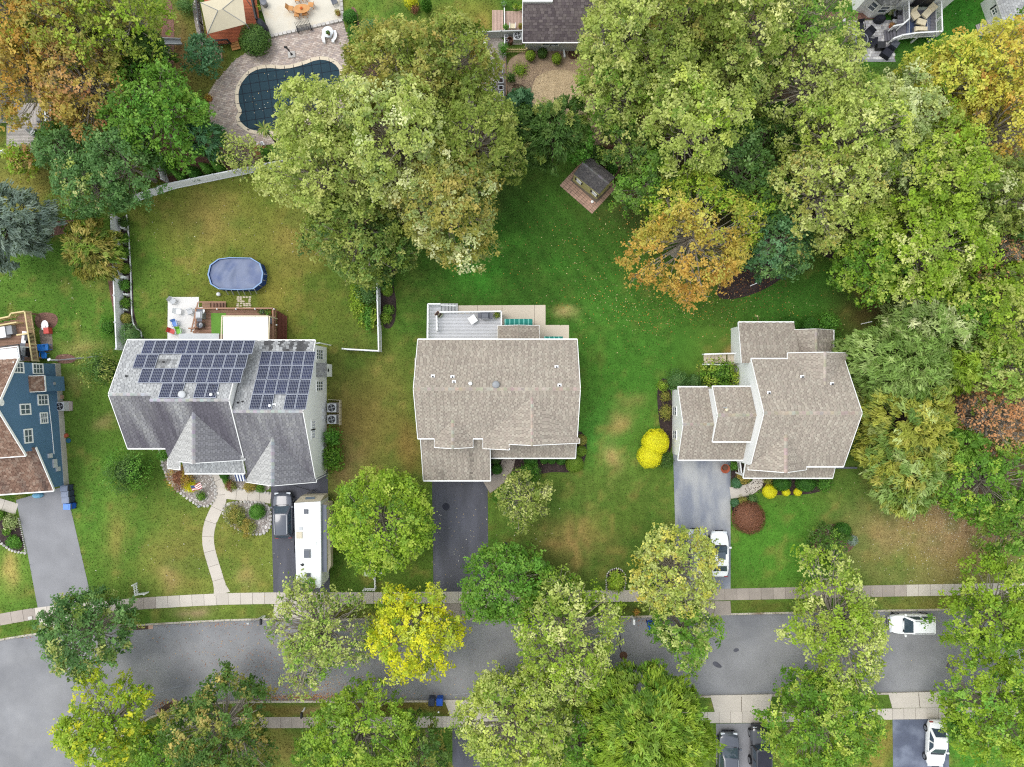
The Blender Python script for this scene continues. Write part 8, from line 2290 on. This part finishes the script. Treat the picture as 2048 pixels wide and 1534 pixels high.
for s in (-1, 1): mb.bar((c.x + s * .46, c.y - .4, 0), (c.x + s * .46, c.y + .42, .9), .04, .04); mb.bar((c.x + s * .46, c.y + .3, 0), (c.x + s * .46, c.y - .3, .6), .04, .04)
mb.build('frame', M['white'], t)
# street furniture
def mailbox(label, px, py, dark=False, lean=(0, 0)):
    t = thing('mailbox', label, 'mailbox', P(px, py)); c = P(px, py); mb = MB(); mb.box((c.x, c.y, .5), (.12, .12, 1.0)); mb.build('post', M['white'], t); q = MB(); q.box((c.x, c.y - .18, 1.1), (.22, .52, .2)); q.tube([(c.x, c.y - .44, 1.2), (c.x, c.y + .08, 1.2)], .11, 10); q.build('box', M['dark'] if dark else M['bright_white'], t)
mailbox('mailbox with white post and black box at the kerb above the road', 530, 1232, True); mailbox('white mailbox left of the lone blue bin, first', 1227, 1230); mailbox('white mailbox left of the lone blue bin, second', 1264, 1232); mailbox('black mailbox on the southern verge', 610, 1416, True)
mb = MB(); mb.bar(P(506, 1243, .04), P(527, 1231, .9), .05, .05); mb.build('leaning_pole', M['grey'], label='thin pole leaning on the mailbox at the kerb', cat='pole')
mb = MB(); c = P(501, 1242); mb.tube([(c.x, c.y, -.1), (c.x, c.y, .7)], .05, 8); mb.box((c.x, c.y, .66), (.22, .16, .18)); mb.build('kerb_marker', M['lightgrey'], label='short grey marker post at the kerb', cat='post')
def drain(label, px, py, rz):
    t = thing('storm_drain', label, 'drain', P(px, py, -.11), 'storm drains'); c = P(px, py, 0); ca, sa = math.cos(rz), math.sin(rz)
    mb = MB(); mb.box((c.x, c.y, -.108), (1.5, .55, .012), rz); mb.build('pit', M['dark'], t)
    for k in range(11): x = -.7 + k * .14; mb = MB(); mb.box((c.x + x * ca, c.y + x * sa, -.095), (.07, .55, .02), rz); mb.build('bar', M['rust'], t)
    for s in (-1, 1): mb = MB(); mb.box((c.x + s * 1.0 * ca, c.y + s * 1.0 * sa, -.1), (.45, .55, .02), rz); mb.build('brick_edge', M['brick_red'], t)
drain('storm drain beside the dark green street tree', 280, 1254.5, .06); drain('storm drain covered with leaves at the lower kerb', 332, 1416, .5)
for lab, px, py in (('manhole cover in the road right of the light street tree', 1247, 1311), ('manhole cover in the road near the right picture edge', 1901, 1332)):
    t = thing('manhole_cover', lab, 'manhole', P(px, py, -.11), 'manhole covers'); c = P(px, py, -.11); mb = MB(); mb.lathe((c.x, c.y, -.108), [(.40, 0), (.40, .006), (.01, .007)], 22); mb.build('frame', M['rust'], t); mb = MB(); mb.lathe((c.x, c.y, -.101), [(.33, 0), (.33, .006), (.01, .007)], 22); mb.build('lid', M['rust'] if px < 1500 else M['midgrey'], t)
t = thing('utility_box', 'pale green utility box under the round lime maple', 'box', P(739, 1143)); c = P(739, 1143); mb = MB(); mb.box((c.x, c.y, .3), (.8, .55, .6)); mb.build('body', M['greenbox'], t); mb = MB(); mb.box((c.x, c.y, .63), (.86, .6, .06)); mb.build('lid', M['greenbox'], t)
for lab, px, py in (('white tub right of the utility box', 752, 1141), ('second white tub, farther right of the utility box', 763, 1142)): mb = MB(); c = P(px, py); mb.lathe(c, [(.17, 0), (.2, .35), (.19, .36), (.02, .37)], 12); mb.build('tub', M['lightgrey'], label=lab, cat='tub', group='white tubs')
t = thing('fire_bowl', 'terracotta fire bowl at the garage corner', 'bowl', P(1447, 936)); c = P(1447, 936); mb = MB(); mb.lathe(c, [(.15, 0), (.2, .2), (.42, .5), (.46, .6), (.38, .58), (.02, .4)], 16); mb.build('bowl', M['terracotta'], t); mb = MB(); mb.lathe((c.x - .02, c.y + .12, .45), [(.3, 0), (.25, .25), (.02, .3)], 14); mb.build('lid', M['rust'], t)
mb = MB(); mb.tube([P(1517, 640, 0), P(1515, 632, 2.2)], .06, 8); mb.bar(P(1515, 632, 2.1), P(1510, 632, 2.1), .05, .05); mb.build('bird_feeder_pole', M['lumber'], label='wooden pole standing behind the right house', cat='pole')
mb = MB(); mb.bar(P(1722, 648, .04), P(1744, 643, .06), .08, .08); mb.build('pipe', M['bright_white'], label='white pipe lying on the brown grass behind the right house', cat='pipe')
mb = MB(); mb.bar(P(1500, 572, .05), P(1514, 566, .06), .08, .08); mb.build('pipe', M['bright_white'], label='white pipe lying on the mulch right of the orange-leaved tree', cat='pipe')
mb = MB(); mb.bar(P(1672, 935.5, .06), P(1714, 935.5, .06), .18, .1); mb.build('drain_channel', M['midgrey'], label='grey drain strip running out from the right house corner', cat='drain')
chair('dark green plastic chair in the hollow of the woods', 1549, 362, .02, .3, 'teal', 'teal', .6)
for lab, px, py, w, l in (('grey raised planter, uppermost of the main column', 1000.5, 143, .5, .55), ('grey raised planter, second of the main column', 1002, 164, .5, .55), ('grey raised planter, third of the main column', 1002, 178.5, .5, .5), ('grey raised planter, lowest of the main column', 1003, 190, .5, .5), ('small raised planter, upper of the side column', 986, 168, .38, .42), ('small raised planter, lower of the side column', 987, 181, .38, .38)):
    t = thing('raised_planter', lab, 'planter', P(px, py), 'raised planters beside the dirt yard'); c = P(px, py)
    for sx, sy, a, b in ((-1, 0, .07, l), (1, 0, .07, l), (0, -1, w - .14, .07), (0, 1, w - .14, .07)): mb = MB(); mb.box((c.x + sx * (w / 2 - .035), c.y + sy * (l / 2 - .035), .2), (a, b, .4)); mb.build('side_board', M['lightgrey'], t)
    mb = MB(); mb.box((c.x, c.y, .15), (w - .14, l - .14, .28)); mb.build('soil', M['mulch'], t)
fe = thing('timber_edging', 'long timber edging left of the dirt yard', 'edging', P(1011, 150))
pts = [P(1010, 116), P(1012, 152), P(1013, 192)]
for a, b in zip(pts, pts[1:]): mb = MB(); mb.bar(a + V3((0, 0, .15)), b + V3((0, 0, .15)), .08, .3); mb.build('timber', M['wood_dark'], fe)
for lab, px, py, m, r_ in (('rusty open barrel beside the ranch air conditioner', 1020, 86, 'rust', .3), ('white tub left of the rusty barrel', 1013, 79, 'lightgrey', .18), ('pale tub above the rusty barrel', 1014, 88, 'lightgrey', .15)): mb = MB(); c = P(px, py); mb.lathe(c, [(r_ * .9, 0), (r_, .35), (r_, .7), (r_ * .85, .7), (r_ * .8, .3), (.01, .3)], 14); mb.build('barrel', M[m], label=lab, cat='barrel')
t = thing('garden_table', 'white folding table below the grey fence', 'table', P(970, 90)); c = P(970, 89); mb = MB(); mb.box((c.x, c.y, .7), (.5, .5, .04), .05); mb.build('tabletop', M['bright_white'], t)
for s in (-1, 1):
    for e in (-1, 1): mb = MB(); mb.box((c.x + s * .2, c.y + e * .2, .34), (.04, .04, .68)); mb.build('leg', M['grey'], t)
mb = MB(); c = P(962, 87); mb.lathe(c, [(.16, 0), (.18, .3), (.02, .32)], 10); mb.build('bucket', M['orange'], label='yellow bucket beside the white folding table', cat='bucket')
dk = thing('deck', 'pinkish plank deck beside the ranch house', 'deck', P(1000, 45)); pk = mk('pinkish_planks', C(196, 166, 152), .8, .08, 1.2, 14, .1, orand=.08); deck_boards(dk, [(984, 20), (1007, 20), (1008, 65), (984, 65)], .25, pk, 'y'); deck_boards(dk, [(1010, 22), (1045, 22), (1045, 64), (1010, 64)], .25, pk, 'y'); mb = MB(); mb.bar(P(1008.7, 18, .32), P(1009.5, 110, .32), .09, .5); mb.build('divider', M['white'], dk)
potted('green planter on the pinkish deck', 1012, 58, .27, .22, 'bright', 'dark'); chair('pale chair on the pinkish deck', 1025, 57, .27, 3.1, 'cream', 'white', .5); potted('yellow-green pot row by the ranch house, left', 1030, 17, .27, .2, 'lime', 'stone'); potted('yellow-green pot row by the ranch house, right', 1042, 20, .27, .2, 'lime', 'stone'); potted('leafy pot at the top of the pinkish deck', 1008, 10, .27, .25, 'bright', 'lightgrey'); potted('mixed pot beside the ranch house wall', 1041, 56, .27, .2, 'olive', 'terracotta')
mb = MB(); c = P(1128, 110); mb.box((c.x, c.y, .2), (.16, .7, .4), .1); mb.build('downspout_block', M['bright_white'], label='white block against the ranch wall', cat='block'); mb = MB(); c = P(1146, 109); mb.lathe(c, [(.5, 0), (.5, .12), (.44, .12), (.44, .04), (.02, .04)], 18); mb.build('window_well', M['rust'], label='rusty round window well at the ranch wall', cat='well')
t = thing('tarp_bundle', 'light blue bundle at the garage edge of the blue house', 'bundle', P(78, 990)); c = P(78, 990); mb = MB(); mb.lathe(c, [(.4, 0), (.42, .25), (.3, .45), (.05, .55)], 9, sx=1.3, sy=.7, rz=.1); mb.build('cover', mk('light_blue_tarp', C(120, 176, 206), .6, .1, 4, 12, .1), t)
mb = MB(); c = P(125, 794); mb.box((c.x, c.y, .2), (.3, .35, .4)); mb.build('brick_pile', M['brick_red'], label='small red block above the blue house air conditioner', cat='block'); mb = MB(); c = P(134, 871); mb.box((c.x, c.y, .12), (.35, .32, .24), .5); mb.build('flower_box', M['terracotta'], label='terracotta box on the grass beside the blue house', cat='box'); mb = MB(); c = P(138, 881); mb.lathe(c, [(.22, 0), (.24, .12), (.02, .14)], 12); mb.build('bowl', mk('teal_bowl', C(44, 96, 120), .5), label='dark teal bowl below the terracotta box', cat='bowl')
mb = MB(); c = P(115, 720); mb.box((c.x, c.y, .6), (.14, .14, 1.2)); mb.box((c.x, c.y, 1.22), (.3, .22, .12), .4); mb.build('gate_post', M['white'], label='white gate post at the blue house corner', cat='post')
mb = MB(); c = P(400, 1012); mb.box((c.x, c.y, .15), (.3, .25, .3), .5, taper=.8); mb.build('garden_lamp', M['grey'], label='little grey garden lamp at the tip of the flag bed', cat='lamp')
t = thing('play_tent', 'white little tent beside the drooping conifer', 'tent', P(148, 474)); c = P(150, 472); mb = MB(); mb.lathe(c, [(.75, 0), (.72, .5), (.02, 1.0)], 6); mb.build('cover', M['bright_white'], t)
mb = MB(); c = P(62, 1235, 0); mb.box((c.x, c.y, .08), (.4, .3, .14), .2); mb.build('water_meter_lid', M['stone'], label='pale meter lid on the left verge', cat='lid')
mb = MB(); c = P(877, 1424); mb.lathe(c, [(.09, 0), (.09, .05), (.02, .06)], 10); mb.build('meter_lid', M['bright_white'], label='white round lid on the verge below the bright blue bin', cat='lid')
for lab, px, py in (('orange flower clump at the kerb left of the lone blue bin', 1272, 1222), ):
    potted(lab, px, py, 0, .25, 'orange', 'terracotta')

# ============================================================ grass, leaves, litter
def hard_mask(x, y):
    px, py = px_of(x, y); m = np.zeros(x.shape, bool)
    for poly in HARD:
        q = np.array(poly); bb = (px > q[:, 0].min()) & (px < q[:, 0].max()) & (py > q[:, 1].min()) & (py < q[:, 1].max())
        if bb.any():
            idx = np.where(bb)[0]; m[idx] |= in_poly(px[idx], py[idx], poly)
    return m
BUILT = [(-34.6, -18.4, -8.9, 3.7), (-8.9, 5.9, -8.9, 5.5), (15.9, 30.3, -8.9, 5.6), (-53, -44.8, -10.2, 2), (1, 9, 33, 45)]
def blades(n):
    x = rng.uniform(-52, 52, n); y = rng.uniform(-39.5, 39.5, n)
    ok = ~hard_mask(x, y)
    for a, b, c, d in BUILT: ok &= ~((x > a) & (x < b) & (y > c) & (y < d))
    x, y = x[ok], y[ok]; n = len(x)
    col = lawn_color(x, y) * rng.uniform(.62, 1.42, (n, 1)); t = rng.random(n) < .10
    col[t] = col[t] * .5 + np.array(C(150, 138, 84)) * .5
    a = rng.uniform(0, 6.28, n); h = rng.uniform(.04, .10, n); w = rng.uniform(.035, .08, n); lean = rng.uniform(.05, .13, n); la = rng.uniform(0, 6.28, n)
    p0 = np.stack([x + np.cos(a) * w, y + np.sin(a) * w, np.zeros(n)], 1); p1 = np.stack([x - np.cos(a) * w, y - np.sin(a) * w, np.zeros(n)], 1); p2 = np.stack([x + np.cos(la) * lean, y + np.sin(la) * lean, h], 1)
    attr_mesh('grass', np.stack([p0, p1, p2], 1).reshape(-1, 3), np.arange(n * 3).reshape(-1, 3), np.repeat(col, 3, 0), M['blade'], kind='stuff', label='short lawn grass of the yards')
blades(330000)
def scatter(name, label, spots, size, cols, z=.03):
    X, Y, Zs = [], [], []
    for (cx, cy, rx, ry, n, zz) in spots:
        x = rng.normal(cx, rx, n); y = rng.normal(cy, ry, n); q = np.stack([(x - CX) / S, (CY - y) / S], 1); X.append(q[:, 0]); Y.append(q[:, 1]); Zs.append(np.full(n, zz))
    X, Y, Zs = map(np.concatenate, (X, Y, Zs)); n = len(X)
    nrm = rng.normal(0, .25, (n, 3)) + np.array([0, 0, 1]); s = rng.uniform(*size, n)
    V = leaf_quads(np.stack([X, Y, Zs + .01], 1), nrm, s, .7, None, rng); c = np.array([C(*q) for q in cols])[rng.choice(len(cols), n)] * rng.uniform(.8, 1.2, (n, 1))
    attr_mesh(name, V, np.arange(n * 4).reshape(-1, 4), np.repeat(np.clip(c, 0, .8), 4, 0), M['col'], kind='stuff', label=label)
rd = -.105
scatter('fallen_leaves', 'brown fallen leaves on the road and along the kerbs', [(600, 1396, 60, 4, 900, rd), (620, 1380, 70, 14, 420, rd), (560, 1340, 90, 40, 380, rd), (480, 1300, 120, 30, 260, rd), (330, 1408, 26, 6, 260, rd), (700, 1395, 60, 4, 200, rd), (850, 1330, 200, 40, 160, rd), (420, 1250, 100, 3, 160, rd), (90, 1275, 60, 3, 120, rd), (1300, 1244, 60, 3, 120, rd), (1100, 1392, 120, 3, 160, rd)], (.07, .14), [(176, 104, 62), (150, 92, 56), (204, 144, 84), (120, 80, 56), (214, 176, 112)])
scatter('fallen_leaves', 'yellow and orange leaves scattered on the middle lawn', [(1260, 540, 70, 70, 330, .05), (1330, 620, 80, 26, 260, .05), (1100, 500, 150, 60, 180, .05), (1420, 560, 60, 40, 260, .04), (1560, 640, 90, 40, 120, .05), (1300, 470, 40, 40, 120, .05)], (.07, .13), [(220, 180, 90), (206, 140, 60), (226, 206, 150), (190, 150, 90)])
scatter('fallen_leaves', 'pale leaf specks on lawns, driveway and pool cover', [(540, 190, 50, 36, 60, .045), (920, 1080, 34, 60, 60, .025), (430, 1100, 130, 90, 160, .05), (1000, 1060, 60, 60, 60, .05), (1900, 1060, 90, 70, 900, .04), (1950, 1030, 70, 45, 700, .04), (1850, 60, 120, 60, 90, .05), (150, 560, 80, 80, 60, .05), (500, 450, 130, 70, 160, .05)], (.06, .12), [(232, 226, 210), (216, 200, 160), (220, 190, 130)])
scatter('fallen_leaves', 'red-brown leaves under the amber trees and on the mulch', [(190, 270, 60, 30, 700, .04), (400, 330, 80, 20, 300, .03), (1480, 560, 60, 26, 600, .025), (1850, 600, 60, 30, 300, .03), (335, 110, 8, 60, 160, .03), (1100, 170, 60, 50, 500, .02)], (.07, .13), [(170, 110, 76), (140, 90, 66), (196, 136, 80), (120, 84, 66)])
scatter('straw_litter', 'pale straw and dark chips on the bare dirt yard', [(1110, 180, 34, 24, 1500, .028), (1100, 160, 44, 34, 900, .028), (1180, 240, 16, 30, 300, .028)], (.06, .16), [(220, 196, 158), (196, 168, 130), (206, 184, 150)])
scatter('straw_litter', 'dark chips along the edges of the dirt yard', [(1040, 190, 14, 20, 700, .03), (1060, 150, 30, 10, 300, .03), (1150, 230, 26, 20, 400, .03), (1170, 160, 14, 24, 300, .03)], (.06, .16), [(110, 88, 76), (140, 116, 100), (90, 72, 62)])
print('leaves', LEAVES[0], 'objects', len(bpy.data.objects))
